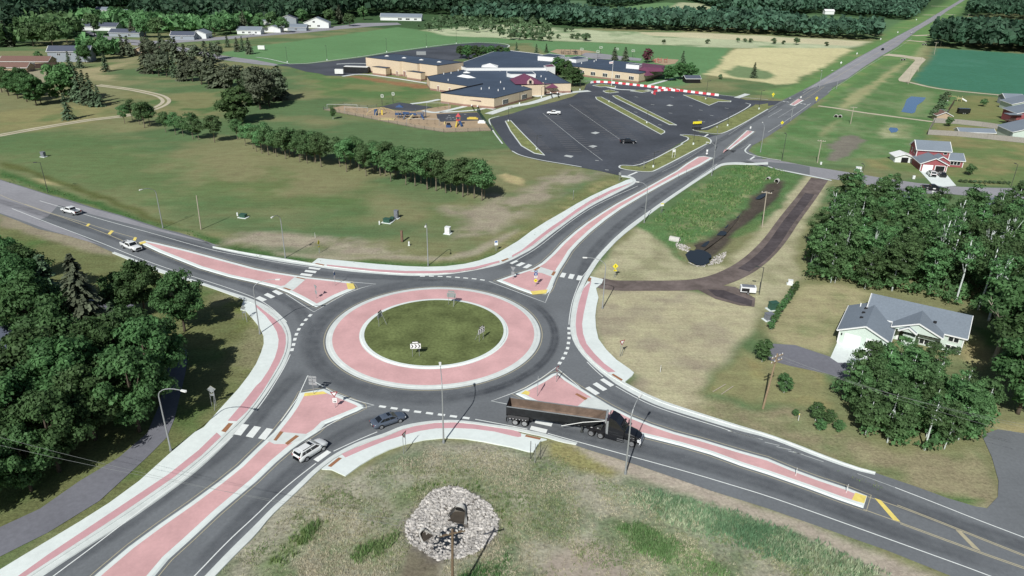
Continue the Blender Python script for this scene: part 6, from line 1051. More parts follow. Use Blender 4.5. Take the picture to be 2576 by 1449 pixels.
def posts(parent, xs, h, M, m='galv', r=.035, brace=None):
    for x in xs: MB().tube([M @ Vector((x, .03, -.05)), M @ Vector((x, .03, h))], r, r, 6).build('post', m, parent)
    if brace:
        for x in xs[:1]: MB().tube([M @ Vector((x, brace, -.05)), M @ Vector((x, .04, h*.92))], r, r, 6).build('brace', m, parent)
R4 = lambda w_, h: [(-w_/2, -h/2), (w_/2, -h/2), (w_/2, h/2), (-w_/2, h/2)]
DIA = lambda s: [(0, -s), (s, 0), (0, s), (-s, 0)]
TRI = lambda s, d=1: [(-s, d*s*.58), (0, -d*s*1.15), (s, d*s*.58)] if d > 0 else [(-s, -s*.58), (s, -s*.58), (0, s*1.15)]
def zsurf(x, y): return .33 if math.hypot(x-CX, y-CY) < R2 else 0
for (x, y), ang, l in (((1046.5, 897), .12, 'chevron board facing the camera on the island turf, arrows pointing right'), ((1211, 857), .95, 'chevron board at the right of the island turf, turned to the east road'), ((957, 818), -1.9, 'chevron board seen from behind at the left of the island turf'), ((1136, 766), 3.0, 'chevron board seen from behind at the far edge of the island turf')):
    p = G(x, y, .4); o = thing('chevron_sign', l, 'road sign', p, 0, 'chevron boards on the central island'); M = frame(ang); posts(o, (-.55, .55), 2.35, M, 'galv', .035, 1.0 if ang != .12 else None)
    s = plate(o, 'panel', R4(1.7, .92), 1.95, 'sign_white', M, -.0)
    ch = [[(c-.2, -.36), (c-.02, -.36), (c+.24, 0), (c-.02, .36), (c-.2, .36), (c+.05, 0)] for c in (-.56, -.0, .56)]
    mark(s, [[q[0], q[1], q[2], q[5]] for q in ch]+[[q[5], q[2], q[3], q[4]] for q in ch], 1.95, 'sign_black', M, -.024, 'chevron')
    s2 = plate(o, 'arrow_plate', R4(1.2, .34), 2.66, 'sign_black', M, -.0); mark(s2, [[(-.5, -.1), (.2, -.1), (.2, .1), (-.5, .1)], [(.2, -.15), (.52, 0), (.2, .15)]], 2.66, 'sign_white', M, -.024, 'arrow')
def sign_thing(b, l, ang=0., grp=None, name='road_sign'):
    g = G(*b); return thing(name, l, 'road sign', g, 0, grp), frame(ang)
def yield_sign(b, l, ang, px=(0,), h=2.45, s=.55, extra=None, z0=0):
    o, M = sign_thing(b, l, ang, None, 'yield_sign'); o.location.z = z0; posts(o, px, h+.2, M); t = plate(o, 'panel', TRI(s), h, 'sign_red', M); mark(t, [TRI(s*.6)], h, 'sign_white', M, -.024, 'inset')
    if extra: e = plate(o, 'supplementary_plate', R4(.62, .78), h-1.15, 'sign_white', M); mark(e, [[(-.2, .2), (.2, .2), (.2, .25), (-.2, .25)], [(-.22, .05), (.22, .05), (.22, .1), (-.22, .1)]], h-1.15, 'sign_back', M, -.026, 'text_lines'); mark(e, [[(-.2, -.06), (.08, -.06), (.08, .06), (-.2, .06)], [(.08, -.12), (.24, 0), (.08, .12)]], h-1.36, 'sign_black', M, -.026, 'arrow')
    return o
yield_sign((844, 1028), 'red and white yield sign with a white plate below on the near red island', .15, extra=True, z0=.13)
yield_sign((796.5, 752), 'yield sign seen from behind on the left red island', 2.4, extra=True, z0=.13)
yield_sign((1290, 704), 'yield sign facing away at the tip of the north red island', 2.8, extra=True, z0=.13)
yield_sign((1400, 963), 'yield sign turned sideways at the top of the right red island', 1.0, extra=True, z0=.13)
yield_sign((1562, 896), 'yield sign on two posts on the tan grass right of the sidewalk', .5, (-.2, .2), 2.7)
yield_sign((1019, 1139), 'yield sign on two posts on the sidewalk edge below the sedan', 1.15, (-.3, .3), 3.0)
def route(b, l, ang, z0=.13):
    o, M = sign_thing(b, l, ang, None, 'route_sign'); o.location.z = z0; posts(o, (0,), 3.3, M)
    for z, p, m in ((3.15, R4(.8, .34), 'sign_white'), (2.6, R4(.6, .6), 'sign_blue'), (1.95, R4(.6, .5), 'sign_white')): plate(o, 'panel', p, z, m, M)
    return o, M
o, M = sign_thing((790, 993), 'pair of route sign stacks seen from behind on the near island nose', 3.0, None, 'route_sign'); o.location.z = .13; posts(o, (-.0,), 3.1, M)
for x in (-.34, .34):
    for z, p in ((2.95, R4(.62, .32)), (2.4, R4(.5, .5)), (1.8, R4(.56, .42))): plate(o, 'panel', [(q+x, v) for q, v in p], z, 'sign_white', M)
o, M = sign_thing((1347, 722), 'county route marker stack above a small diamond on the north red island', .2, None, 'route_sign'); o.location.z = .13; posts(o, (0,), 3.4, M)
for z, p, m in ((3.3, R4(.7, .34), 'sign_blue'), (2.72, [(-.33, -.3), (.33, -.3), (.36, .12), (.2, .34), (-.2, .34), (-.36, .12)], 'sign_blue'), (2.1, R4(.62, .44), 'sign_white'), (1.3, DIA(.42), 'sign_yellow')): s = plate(o, 'panel', p, z, m, M); (mark(s, [R4(.16, .34)] if z == 2.72 else [[(-.18, -.05), (.05, -.05), (.05, .05), (-.18, .05)], [(.05, -.12), (.22, 0), (.05, .12)]], z, 'sign_white' if m == 'sign_blue' else 'sign_black', M, -.024) if z < 3 else mark(s, [R4(.5, .08)], z, 'sign_white', M, -.026))
for b, l, a in (((844, 720), 'slim route sign seen edge-on beside the yellow nose of the left island', 1.45), ((1352, 999), 'route sign seen edge-on on the right red island behind the trailer', 1.5)):
    o, M = route(b, l, a)
def ped(b, l, ang, h=2.55, s=.62, sub=True, n=2):
    o, M = sign_thing(b, l, ang, None, 'crossing_sign'); posts(o, (-.15, .15) if n == 2 else (0,), h+.2, M); p = plate(o, 'panel', DIA(s), h, 'sign_yellow', M)
    mark(p, [[(-.05, -.02), (.07, -.02), (.07, .2), (-.05, .2)], [(-.03, .23), (.05, .23), (.05, .32), (-.03, .32)], [(-.05, -.02), (.02, -.02), (-.1, -.3), (-.17, -.3)], [(.0, -.02), (.07, -.02), (.15, -.3), (.08, -.3)], [(-.18, .06), (-.05, .14), (-.05, .2), (-.2, .1)]], h, 'sign_black', M, -.024, 'walking_figure')
    if sub: q = plate(o, 'arrow_plate', R4(.62, .36), h-.95, 'sign_yellow', M); mark(q, [[(-.18, .08), (-.12, .12), (.1, -.04), (.06, -.09)], [(-.2, -.12), (-.02, -.12), (-.2, .06)]], h-.95, 'sign_black', M, -.024, 'arrow')
    return o
ped((1546, 698), 'yellow pedestrian diamond with arrow plate beside the dark path', .15); ped((804, 637), 'yellow crossing sign seen edge-on on the north verge', 1.42); ped((1943, 251), 'yellow crossing sign left of the small far island', .2, 2.6, .8); ped((2052, 261), 'yellow crossing sign right of the small far island', .2, 2.6, .8)
o = ped((1965, 325), 'yellow pentagon school sign on the right of the north road', .2, 2.6, .75, False)
for b, l, ang, px, h, s in (((539, 1022), 'grey back of a diamond sign on three legs above the left sidewalk', 3.3, (-.3, .3), 3.0, .62), ((616, 804), 'grey back of a small sign by the left crosswalk ramp', 3.6, (-.25, .25), 2.5, .45)):
    o, M = sign_thing(b, l, ang, None, 'road_sign'); posts(o, px, h, M, 'galv', .035, 1.1); plate(o, 'panel', DIA(s), h-.1, 'sign_yellow', M); plate(o, 'arrow_plate', R4(.6, .4), h-1., 'sign_yellow', M)
o, M = sign_thing((1347, 1154), 'braced sign seen edge-on at the end of the near sidewalk', 1.45, None, 'road_sign'); MB().tube([M @ Vector((-.9, 0, 0)), M @ Vector((-.9, 0, 3.1))], .04, .04, 6).build('post', 'galv', o)
for q in (((1334, 1155), (1334, 1101)), ((1359, 1155), (1358, 1112))):
    b = G(*q[0])-o.location; MB().tube([b, b+Vector((0, 0, 2.9))], .045, .045, 6).build('post', 'dark_steel', o)
b1, b2 = G(1334, 1155)-o.location, G(1359, 1155)-o.location; MB().tube([b1+Vector((0, 0, .2)), b2+Vector((0, 0, 2.6))], .03, .03, 5).build('brace', 'dark_steel', o); o.children[0].hide_render = False
bpy.data.objects.remove([c for c in o.children][0])
for b, l, a, w_, h, top, m in (((1664, 535), 'white sign with a yellow top beside the north road kerb', .3, .95, .75, 2.2, 'sign_white'), ((1442, 502), 'small sign on a slanted white post on the north verge', 1.3, .5, .5, 2.4, 'sign_white'), ((1248, 631), 'small white and blue sign on the grass behind the north sidewalk', .25, .75, 1.1, 1.9, 'sign_white'), ((1777, 395), 'white diamond keep-right sign on the end of the long median', .2, .6, .75, 2.2, 'sign_white'), ((1558, 455), 'grey sign at the near school entrance', 2.6, .7, .75, 2.2, 'sign_white'), ((1619, 426), 'small sign on the verge by the near entrance', 2.9, .5, .6, 2.2, 'sign_white'), ((1726, 440), 'thin sign on the middle of the long red median', 1.2, .4, .5, 2., 'sign_white'), ((1706, 450), 'second thin sign on the long red median', 1.3, .4, .5, 2., 'sign_white'), ((2013, 255), 'small white sign on the far crossing island', .2, .6, .8, 2., 'sign_white'), ((1886, 335), 'white sign on the short red median', .2, .6, .8, 2.2, 'sign_white')):
    o, M = sign_thing(b, l, a, None, 'road_sign'); posts(o, (-.15, .15), top+h/2, M); s = plate(o, 'panel', R4(w_, h), top, m, M)
    if b[0] == 1664: mark(s, [R4(w_, .25)], top+h*.34, 'sign_yellow', M, -.024, 'top_band')
    if b[0] == 1248: mark(s, [R4(w_*.8, .4)], top+.28, 'sign_blue', M, -.024, 'emblem')
    if b[0] == 1777: plate(o, 'diamond_plate', DIA(.4), top-.95, 'sign_white', M)
o, M = sign_thing((1694, 397), 'tall white framed sign on the verge between lot and road', .35, None, 'road_sign'); posts(o, (-.5, .5), 2.9, M, 'white_plastic', .07); plate(o, 'panel', R4(1.1, .9), 2.4, 'sign_white', M)
o, M = sign_thing((1752, 326), 'school message board with a yellow panel at the lot entrance', .35, None, 'message_board'); MB().box(-1.6, 1.6, -.3, .3, 0, .9).build('base', 'dark_trim', o); plate(o, 'panel', R4(4.2, 1.5), 2.5, 'sign_black', M); mark(o, [R4(4.0, .95)], 2.75, 'sign_yellow', M, -.03, 'yellow_panel'); posts(o, (-1.3, 1.3), 2.6, M, 'dark_steel', .12)
for k, (x, y) in enumerate(((2114, 168), (2154, 144), (2214, 106), (2304, 55), (2257, 88))):
    o, M = sign_thing((x, y), 'white sign on the far north road verge, %s from the near end' % ORD[k], .3, 'far road signs', 'road_sign'); posts(o, (0,), 2.6, M); plate(o, 'panel', DIA(.8) if k != 1 else R4(.9, 1.1), 2.6, 'sign_white', M)
for (x, y), l in (((2001.5, 1197), 'thin marker post on the east median left of the yellow end'), ((2129, 1239), 'thin marker post just before the yellow end of the east median'), ((1661, 936), 'short white marker post on the tan lot'), ((2008, 1058), 'yellow marker post on the verge by the utility pole'), ((2100, 712), 'white marker post at the edge of the wood'), ((793, 598), 'pair-like thin stake on the north-west verge')):
    o = thing('marker_post', l, 'marker post', G(x, y, .1)); MB().tube([(0, 0, 0), (0, 0, 1.25)], .045, .045, 6).build('post', 'white_plastic', o); MB().tube([(0, 0, 1.0), (0, 0, 1.18)], .055, .055, 6).build('reflector', 'sign_yellow' if x == 2008 else 'galv', o)
# ---------------------------------------------------------------- buildings
mat('tan_block', alb(207, 190, 165), .9, .05, 1.2, .2); mat('pink_block', alb(206, 184, 172), .9, .06, 1.2, .2); mat('brown_block', alb(150, 120, 108), .9, .06, 1.2, .2); mat('blue_roof', alb(70, 83, 100), .8, .10, .15, .3, var2=.12, scale2=.04)
mat('maroon_roof', alb(112, 66, 88), .6, .05, 1, .4); mat('white_trim', alb(230, 232, 230), .6, .03, 2); mat('roof_grey', alb(122, 132, 142), .9, .10, 3, .1, var2=.05); mat('roof_dark', alb(84, 90, 104), .9, .10, 3, .1); mat('roof_brown', alb(120, 96, 88), .9, .12, 2, .1)
mat('mint_siding', alb(196, 210, 200), .75, .03, 2); mat('red_siding', alb(150, 84, 88), .75, .06, 2); mat('grey_siding', alb(148, 156, 164), .75, .05, 2); mat('white_siding', alb(222, 226, 224), .7, .04, 2); mat('tan_siding', alb(180, 160, 136), .8, .06, 2)
mat('window_glass', (.016, .020, .024), .12, 0, spec=.6); mat('dark_inside', (.012, .012, .012), .9, 0); mat('pipe_concrete', alb(192, 190, 184), .85, .12, 1.5); mat('weathered_wood', alb(150, 146, 140), .9, .14, 2.5); mat('brown_wood', alb(92, 76, 70), .9, .12, 2)
def wall_quad(mb, a, b, z0, z1): mb.quad((a[0], a[1], z0), (b[0], b[1], z0), (b[0], b[1], z1), (a[0], a[1], z1))
school = thing('school', 'large single storey school with blue flat roofs and maroon porches behind the parking lot', 'school', (0, 0, 0))
def block(px, z, wm, rm='blue_roof', z0=0., par=.25, parent=school, trim='white_trim', plinth=True):
    w_ = W(px, z); w_ = [Vector((p.x, p.y, 0)) for p in w_]
    MB().prism(w_, z0, z, cap=False).build('wall', wm, parent); r = offset(w_, -.25); MB().sheet(r, z-par*.6).build('roof', rm, parent)
    mb = MB(); n = len(w_); o = offset(w_, .06); mb.add([(p.x, p.y, z) for p in o]+[(p.x, p.y, z) for p in r]+[(p.x, p.y, z-.18) for p in o]+[(p.x, p.y, z-par) for p in r], [(i, (i+1) % n, n+(i+1) % n, n+i) for i in range(n)]+[(2*n+i, 2*n+(i+1) % n, (i+1) % n, i) for i in range(n)]+[(n+i, n+(i+1) % n, 3*n+(i+1) % n, 3*n+i) for i in range(n)]); mb.build('parapet', trim, parent)
    if plinth and z0 == 0: MB().prism(offset(w_, .04), 0, .9, cap=False).build('plinth', 'brown_block', parent)
    return w_
mat('roof_edge', alb(50, 54, 62), .6, .05, 1)
gym = block(Z4(125, 258, 390, 290, 432, 292, 634, 319, 672, 318, 905, 355, 942, 352, 1203, 385, 1600, 330, 560, 205), 8, 'tan_block', trim='roof_edge')
block(Z4(225, 400, 428, 425, 495, 412, 320, 392), 4.3, 'tan_block', trim='roof_edge'); block(Z4(745, 465, 957, 495, 1025, 485, 845, 460), 4.3, 'tan_block', trim='roof_edge')
main = block(Z4(1048, 548, 1095, 612, 1680, 697, 1258, 795, 1608, 840, 2065, 878)+Z5(385, 735, 210, 680, 570, 672, 690, 655, 973, 652, 610, 455, 0, 450)+Z4(1640, 440), 4.6, 'tan_block', trim='roof_edge')
block(Z4(1645, 422)+Z5(600, 420, 700, 362, 870, 362, 900, 300, 470, 205, 0, 150)+Z4(2150, 140, 1590, 335, 1570, 400), 5.9, 'white_trim', z0=4.3, plinth=False)
wing = block(Z5(950, 392, 1999, 510, 2092, 490, 2380, 395, 1810, 325, 1390, 285, 945, 298, 900, 340), 4.9, 'tan_block', trim='roof_edge')
block(Z5(470, 243, 720, 262, 880, 228, 640, 205), 8.2, 'white_trim', z0=5, par=.15, plinth=False); block(Z5(890, 275, 1050, 297, 1230, 267, 1080, 240), 6.6, 'white_trim', z0=4.5, par=.15, plinth=False); block(Z5(1805, 365, 2000, 380, 2046, 362, 1860, 345), 7.0, 'white_trim', z0=4.6, par=.15, plinth=False)
block(Z5(878, 272, 942, 262, 945, 255, 885, 258), 9.0, 'white_trim', z0=0, par=.15); block(Z5(0, 500, 60, 515, 440, 515, 390, 470, 0, 465), 6.2, 'white_trim', z0=4.4, par=.15, plinth=False); block(Z5(560, 385, 600, 408, 735, 402, 690, 362), 6.6, 'white_trim', 'maroon_roof', z0=0, par=.1)
def hip(name, eaves, ez, ridge, rz, m='maroon_roof', parent=school):   # eaves polygon to a ridge line
    e = W(eaves, ez); r = W(ridge, rz); vs = e+r; n = len(e); mb = MB(); fs = []
    for i in range(n):
        j = (i+1) % n; k = min(range(len(r)), key=lambda q: ((e[i]+e[j])/2-r[q]).length)
        ki = min(range(len(r)), key=lambda q: (e[i]-r[q]).length); kj = min(range(len(r)), key=lambda q: (e[j]-r[q]).length)
        fs.append((i, j, n+kj) if ki == kj else (i, j, n+kj, n+ki))
    return mb.add(vs, fs).build(name, m, parent)
hip('maroon_roof', Z5(45, 592, 130, 668, 570, 668, 500, 615, 400, 560), 4.9, Z5(262, 505, 280, 512), 8.2)
hip('maroon_roof', Z5(1990, 455, 2165, 478, 2372, 476, 2395, 385, 2050, 345), 5.1, Z5(2080, 410, 2330, 420), 6.6); hip('porch_roof', Z5(2066, 530, 2110, 545, 2222, 528, 2160, 470, 2080, 480), 3.6, Z5(2105, 472, 2140, 472), 5.2)
def porch(px, z, drop, base_px, cols):
    w_ = [G(*q, zz) for q, zz in zip(px, (4.6, 4.6, 3.0, 3.0))]; MB().add([tuple(p) for p in w_]+[(p.x, p.y, p.z-.25) for p in w_], [tuple(range(len(w_)))]+[(i, len(w_)+i, len(w_)+(i+1) % len(w_), (i+1) % len(w_)) for i in range(len(w_))]).build('porch_roof', 'maroon_roof', school)
    for x, y in cols: MB().tube([G(x, y), G(x, y, 2.9)], .32, .32, 10).build('pillar', 'white_trim', school)
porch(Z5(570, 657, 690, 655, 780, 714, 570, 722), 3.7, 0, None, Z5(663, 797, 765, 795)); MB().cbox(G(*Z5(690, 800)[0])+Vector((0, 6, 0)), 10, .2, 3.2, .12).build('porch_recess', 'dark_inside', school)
hip('porch_roof', Z4(1632, 882, 1700, 908, 1868, 925, 1850, 880, 1640, 862), 2.9, Z4(1700, 832, 1785, 838), 4.3)
for x, y in Z4(1725, 985, 1813, 998): MB().tube([G(x, y), G(x, y, 2.8)], .3, .3, 10).build('pillar', 'white_trim', school)
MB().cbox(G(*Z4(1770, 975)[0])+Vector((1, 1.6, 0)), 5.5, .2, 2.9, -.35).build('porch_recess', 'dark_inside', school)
pav = [Vector((p.x, p.y, 0)) for p in W(Z5(225, 684, 400, 682, 570, 676, 560, 640, 215, 650), 4.9)]; MB().prism(pav, 0, 4.9, cap=False).build('wall', 'tan_block', school)
mb = MB(); g0 = W(Z5(308, 668, 405, 668), 4.95); mb.add([g0[0], g0[1], g0[1]+Vector((0, 0, 1.4)), (g0[0]+g0[1])/2+Vector((0, 0, 2.9)), g0[0]+Vector((0, 0, 1.4))], [(0, 1, 2, 3, 4)]); gb = mb.build('gable', 'pink_block', school); MB().cbox((g0[0]+g0[1])/2+Vector((0, -.1, .3)), 1.2, .1, 1.5, 0).build('gable_window', 'window_glass', school)
def wall_window(a, b, t, wd, z0, z1, parent=school, frame='white_trim', out=.05, mull=2):
    a = Vector((a[0], a[1], 0)); b = Vector((b[0], b[1], 0)); d = (b-a).normalized(); n = Vector((d.y, -d.x, 0)); n = n if n.y < 0 else -n; c = a.lerp(b, t)+n*out; ang = math.atan2(d.y, d.x)
    f = MB().cbox(c+Vector((0, 0, z0)), wd, .1, z1-z0, ang).build('window', frame, parent); pw = wd/mull
    for k in range(mull): MB().cbox(c+n*.055+d*(-wd/2+pw*(k+.5))+Vector((0, 0, z0+.14)), pw-.16, .03, z1-z0-.28, ang).build('pane', 'window_glass', f)
    return f
def wall_door(a, b, t, wd, z1, parent=school, m='brown_block'):
    a = Vector((a[0], a[1], 0)); b = Vector((b[0], b[1], 0)); d = (b-a).normalized(); n = Vector((d.y, -d.x, 0)); n = n if n.y < 0 else -n; c = a.lerp(b, t)+n*.06; ang = math.atan2(d.y, d.x)
    f = MB().cbox(c, wd+.3, .08, z1+.2, ang).build('door_frame', 'white_trim', parent); MB().cbox(c+n*.05+Vector((0, 0, .02)), wd, .04, z1, ang).build('door', m, f)
wa, wb = wing[0], wing[1]
for t in (.19, .355, .53, .71, .90): wall_window(wa, wb, t, 3.0, 1.2, 3.2, mull=3)
A_, B_ = main[5], main[6]
for t in (.28, .78): wall_window(A_, B_, t, 4.4, .9, 2.9, mull=4)
for a, b, t, wd, h in ((main[1], main[2], .22, 1.2, 2.6), (main[1], main[2], .52, 1.2, 2.4), (gym[0], gym[1], .16, 2, 2.8), (gym[2], gym[3], .8, 1.2, 2.4), (gym[4], gym[5], .15, 2, 2.8)): wall_door(a, b, t, wd, h)
for x, y, z, s in ((445, 240, 8.1, 1.2), (705, 268, 8.1, 1.2), (965, 298, 8.1, 1.2), (1235, 330, 8.1, 1.2), (1650, 490, 4.6, 1.8), (2000, 395, 5.9, 4.5)):
    p = G(*Z4(x, y)[0], z); MB().add([p+Vector((a*s, b*s, -.1)) for a, b in ((-1, -1), (1, -1), (1, 1), (-1, 1))]+[p+Vector((0, 0, .35*s))], [(0, 1, 4), (1, 2, 4), (2, 3, 4), (3, 0, 4)]).build('skylight', 'white_trim', school)
p0 = G(*Z4(1645, 560)[0], 4.5); MB().add([p0+Vector(v) for v in ((-5, 1.5, 0), (1, -3.5, 0), (5, -2.2, 0), (-1, 3, 0), (-2, 1.2, 1.1), (1.6, -1.6, 1.1))], [(0, 1, 5, 4), (1, 2, 5), (2, 3, 4, 5), (3, 0, 4)]).build('skylight', 'white_trim', school)
for x, y in ((1305, 520), (1415, 508), (1523, 468), (1372, 615), (1872, 748), (2127, 770), (2162, 648), (2155, 468), (1990, 738), (2215, 748)):
    p = G(*Z4(x, y)[0], 4.5); MB().tube([p, p+Vector((0, 0, .9))], .25, .2, 6).build('roof_vent', 'white_trim', school)
for x, y in ((222, 265), (1130, 358), (1350, 312), (1320, 330), (590, 600), (520, 560)):
    p = G(*Z5(x, y)[0], 4.8); MB().tube([p, p+Vector((0, 0, .9))], .25, .2, 6).build('roof_vent', 'white_trim', school)
p = G(*Z4(965, 222)[0], 8); MB().cbox(p, 5.5, 2.2, 1.8, .1).build('roof_unit', 'galv', school)
a_, b_ = G(*Z4(1270, 795)[0], 4.7), G(*Z4(1890, 660)[0], 4.7); MB().tube([a_, b_], .35, .35, 4).build('roof_step', 'roof_edge', school)
# ---- houses
def house(name, label, cat, org, ang, group=None): return thing(name, label, cat, org, ang, group)
def gable(parent, x0, x1, y0, y1, z0, hw, rise, wm, rm, axis='x', ov=.4, trim='white_trim', closed=True):   # axis = ridge direction, local coordinates
    mb = MB()
    if axis == 'x':
        ym = (y0+y1)/2; v = [(x0, y0, z0), (x1, y0, z0), (x1, y1, z0), (x0, y1, z0), (x0, y0, hw), (x1, y0, hw), (x1, y1, hw), (x0, y1, hw), (x0, ym, hw+rise), (x1, ym, hw+rise)]
        mb.add(v, [(0, 1, 5, 4), (2, 3, 7, 6), (1, 2, 6, 9, 5), (3, 0, 4, 8, 7)]); s = rise/((y1-y0)/2); e = hw-s*ov; a, b = x0-ov, x1+ov
        R = [[(a, y0-ov, e), (b, y0-ov, e), (b, ym, hw+rise), (a, ym, hw+rise)], [(b, y1+ov, e), (a, y1+ov, e), (a, ym, hw+rise), (b, ym, hw+rise)]]
        T = [[(a, y0-ov, e), (b, y0-ov, e)], [(a, y0-ov, e), (a, ym, hw+rise)], [(b, y0-ov, e), (b, ym, hw+rise)], [(a, y1+ov, e), (a, ym, hw+rise)], [(b, y1+ov, e), (b, ym, hw+rise)]]
    else:
        xm = (x0+x1)/2; v = [(x0, y0, z0), (x1, y0, z0), (x1, y1, z0), (x0, y1, z0), (x0, y0, hw), (x1, y0, hw), (x1, y1, hw), (x0, y1, hw), (xm, y0, hw+rise), (xm, y1, hw+rise)]
        mb.add(v, [(0, 1, 5, 8, 4), (2, 3, 7, 9, 6), (1, 2, 6, 5), (3, 0, 4, 7)]); s = rise/((x1-x0)/2); e = hw-s*ov; a, b = y0-ov, y1+ov
        R = [[(x0-ov, b, e), (x0-ov, a, e), (xm, a, hw+rise), (xm, b, hw+rise)], [(x1+ov, a, e), (x1+ov, b, e), (xm, b, hw+rise), (xm, a, hw+rise)]]
        T = [[(x0-ov, a, e), (xm, a, hw+rise)], [(x1+ov, a, e), (xm, a, hw+rise)], [(x0-ov, a, e), (x0-ov, b, e)], [(x1+ov, a, e), (x1+ov, b, e)]]
    mb.build('wall', wm, parent); rb = MB()
    for q in R: rb.add([(p[0], p[1], p[2]+.16) for p in q]+[(p[0], p[1], p[2]+.02) for p in q], [(0, 1, 2, 3), (7, 6, 5, 4), (0, 4, 5, 1), (1, 5, 6, 2), (3, 7, 4, 0)])
    rb.build('roof', rm, parent); tb = MB()
    for p, q in T: tb.tube([(p[0], p[1], p[2]+.04), (q[0], q[1], q[2]+.04)], .15, .15, 4)
    tb.build('trim', trim, parent)
def lwin(parent, x, y, z0, wd, ht, face='F', mull=2, frame='white_trim'):
    M = {'F': (0, (0, -1)), 'L': (-1.5708, (-1, 0)), 'R': (1.5708, (1, 0))}[face]; n = Vector((*M[1], 0)); d = Vector((1, 0, 0)) if face == 'F' else Vector((0, 1, 0)); ang = 0 if face == 'F' else 1.5708
    c = Vector((x, y, z0))+n*.04; f = MB().cbox(c, wd, .1, ht, ang).build('window', frame, parent); pw = wd/mull
    for k in range(mull): MB().cbox(c+n*.05+d*(-wd/2+pw*(k+.5))+Vector((0, 0, .1)), pw-.14, .04, ht-.2, ang).build('pane', 'window_glass', f)
def lbox(parent, name, x0, x1, y0, y1, z0, z1, m): return MB().box(x0, x1, y0, y1, z0, z1).build(name, m, parent)
h = house('house', 'pale green house with grey roof and two white garage doors behind the thicket', 'house', Vector((76.5, 106.6, 0)), math.radians(-32))
gable(h, -15.2, 0, 0, 9.4, 0, 3.3, 2.1, 'mint_siding', 'roof_grey'); gable(h, -18.4, -10.75, -7.25, 3.5, 0, 2.55, 1.75, 'mint_siding', 'roof_grey', 'y')
lbox(h, 'garage_door', -17.5, -14.9, -7.32, -7.24, .02, 2.1, 'white_trim'); lbox(h, 'garage_door', -14.1, -11.5, -7.32, -7.24, .02, 2.1, 'white_trim')
gable(h, -10.7, -3.4, -2.2, 4.7, 2.9, 3.25, 1.55, 'mint_siding', 'roof_grey', 'y', .3)
lbox(h, 'bay', -6.6, -3.3, -.75, .1, 1.55, 3.25, 'mint_siding'); lbox(h, 'porch_wall', -9.0, -7.0, -1.9, -.1, 0, 1.9, 'mint_siding'); lbox(h, 'entry_recess', -10.6, -7.2, -.35, .0, 0, 2.9, 'mint_siding')
lbox(h, 'door_frame', -10.0, -8.2, -.45, -.34, .1, 2.5, 'white_trim'); lbox(h, 'door', -9.6, -8.6, -.5, -.44, .15, 2.3, 'window_glass')
gable(h, -9.6, -7.2, -2.6, -.6, 2.9, 3.0, .75, 'mint_siding', 'roof_grey', 'y', .2)
lwin(h, -4.9, -.76, 2.0, 2.3, 1.15, 'F', 3); lwin(h, -5.6, 0, .25, 1.5, 1.15); lwin(h, -1.5, 0, 1.95, 1.6, 1.15); lwin(h, -1.6, 0, .2, 1.6, 1.15)
for x in (-.05, -6.55): lbox(h, 'corner_trim', x-.1, x+.08, -.12 if x > -1 else -.82, -.03 if x > -1 else -.7, 0 if x > -1 else 1.55, 3.2, 'white_trim')
for x in (-18.38, -10.72): lbox(h, 'corner_trim', x-.1, x+.1, -7.33, -7.2, 0, 2.5, 'white_trim')
for x, y, z in ((-15.8, -3.5, 4.1), (-15.8, -1.2, 4.1), (-15.7, .8, 4.15), (-4.8, 1.2, 4.4)): lbox(h, 'roof_vent', x-.25, x+.25, y-.15, y+.15, z-.25, z+.05, 'dark_trim')
MB().tube([(-16.8, 2.5, 3.3), (-16.8, 2.5, 4.1)], .12, .12, 6).build('roof_vent', 'white_trim', h)
for x in (-18.0, -11.1): lbox(h, 'wall_lamp', x-.1, x+.1, -7.4, -7.25, 1.6, 1.95, 'dark_trim')
for (x, y), r_, l in ((Z3(1735, 985)[0], 1.0, 'dark rounded bush against the green house wall'), (Z3(2085, 1065)[0], .75, 'small rounded bush at the right corner of the green house'), (Z3(1400, 920)[0], .7, 'low bush by the green house porch')):
    tree('shrub', 'bush', G(x, y), r_*2.2, l, None, 1., cat='bush')
h = house('house', 'red two storey house with grey roofs and a double garage by the side street', 'house', Vector((132.7, 234.2, 0)), math.radians(-11.5))
gable(h, 0, 10.0, 0, 7.2, 0, 5.2, 2.2, 'red_siding', 'roof_grey'); gable(h, 10.0, 14.8, .2, 6.5, 0, 2.3, 1.6, 'red_siding', 'roof_grey'); gable(h, -.4, 7.3, -8.0, .6, 0, 2.5, 1.8, 'red_siding', 'roof_grey', 'y'); gable(h, 4.6, 8.6, -4.5, 1.5, 2.2, 3.1, 1.1, 'red_siding', 'roof_grey', 'y', .3)
lbox(h, 'garage_door', .2, 3.2, -8.1, -7.98, .02, 2.1, 'white_trim'); lbox(h, 'garage_opening', 3.8, 6.8, -8.1, -7.98, .02, 2.1, 'white_trim'); lbox(h, 'garage_inside', 4.0, 6.6, -8.14, -8.09, .02, 1.95, 'dark_inside')
lwin(h, 8.6, 0, 3.9, 1.1, 1.1, 'F', 1); lwin(h, 12.4, .2, .7, 3.0, 1.4, 'F', 3); lwin(h, 0, 2.2, 3.4, 1.0, 1.3, 'L', 1); lwin(h, 0, 5.2, 3.4, 1.0, 1.3, 'L', 1); lwin(h, 0, 3.0, .8, 1.0, 1.2, 'L', 1)
for x, y, z in ((.0, 0, 5.2), (9.95, 0, 5.2), (-.38, -8, 2.5), (7.28, -8, 2.5), (14.75, .2, 2.3)): lbox(h, 'corner_trim', x-.1, x+.1, y-.08, y+.05, 0 if z < 3 else 2, z, 'white_trim')
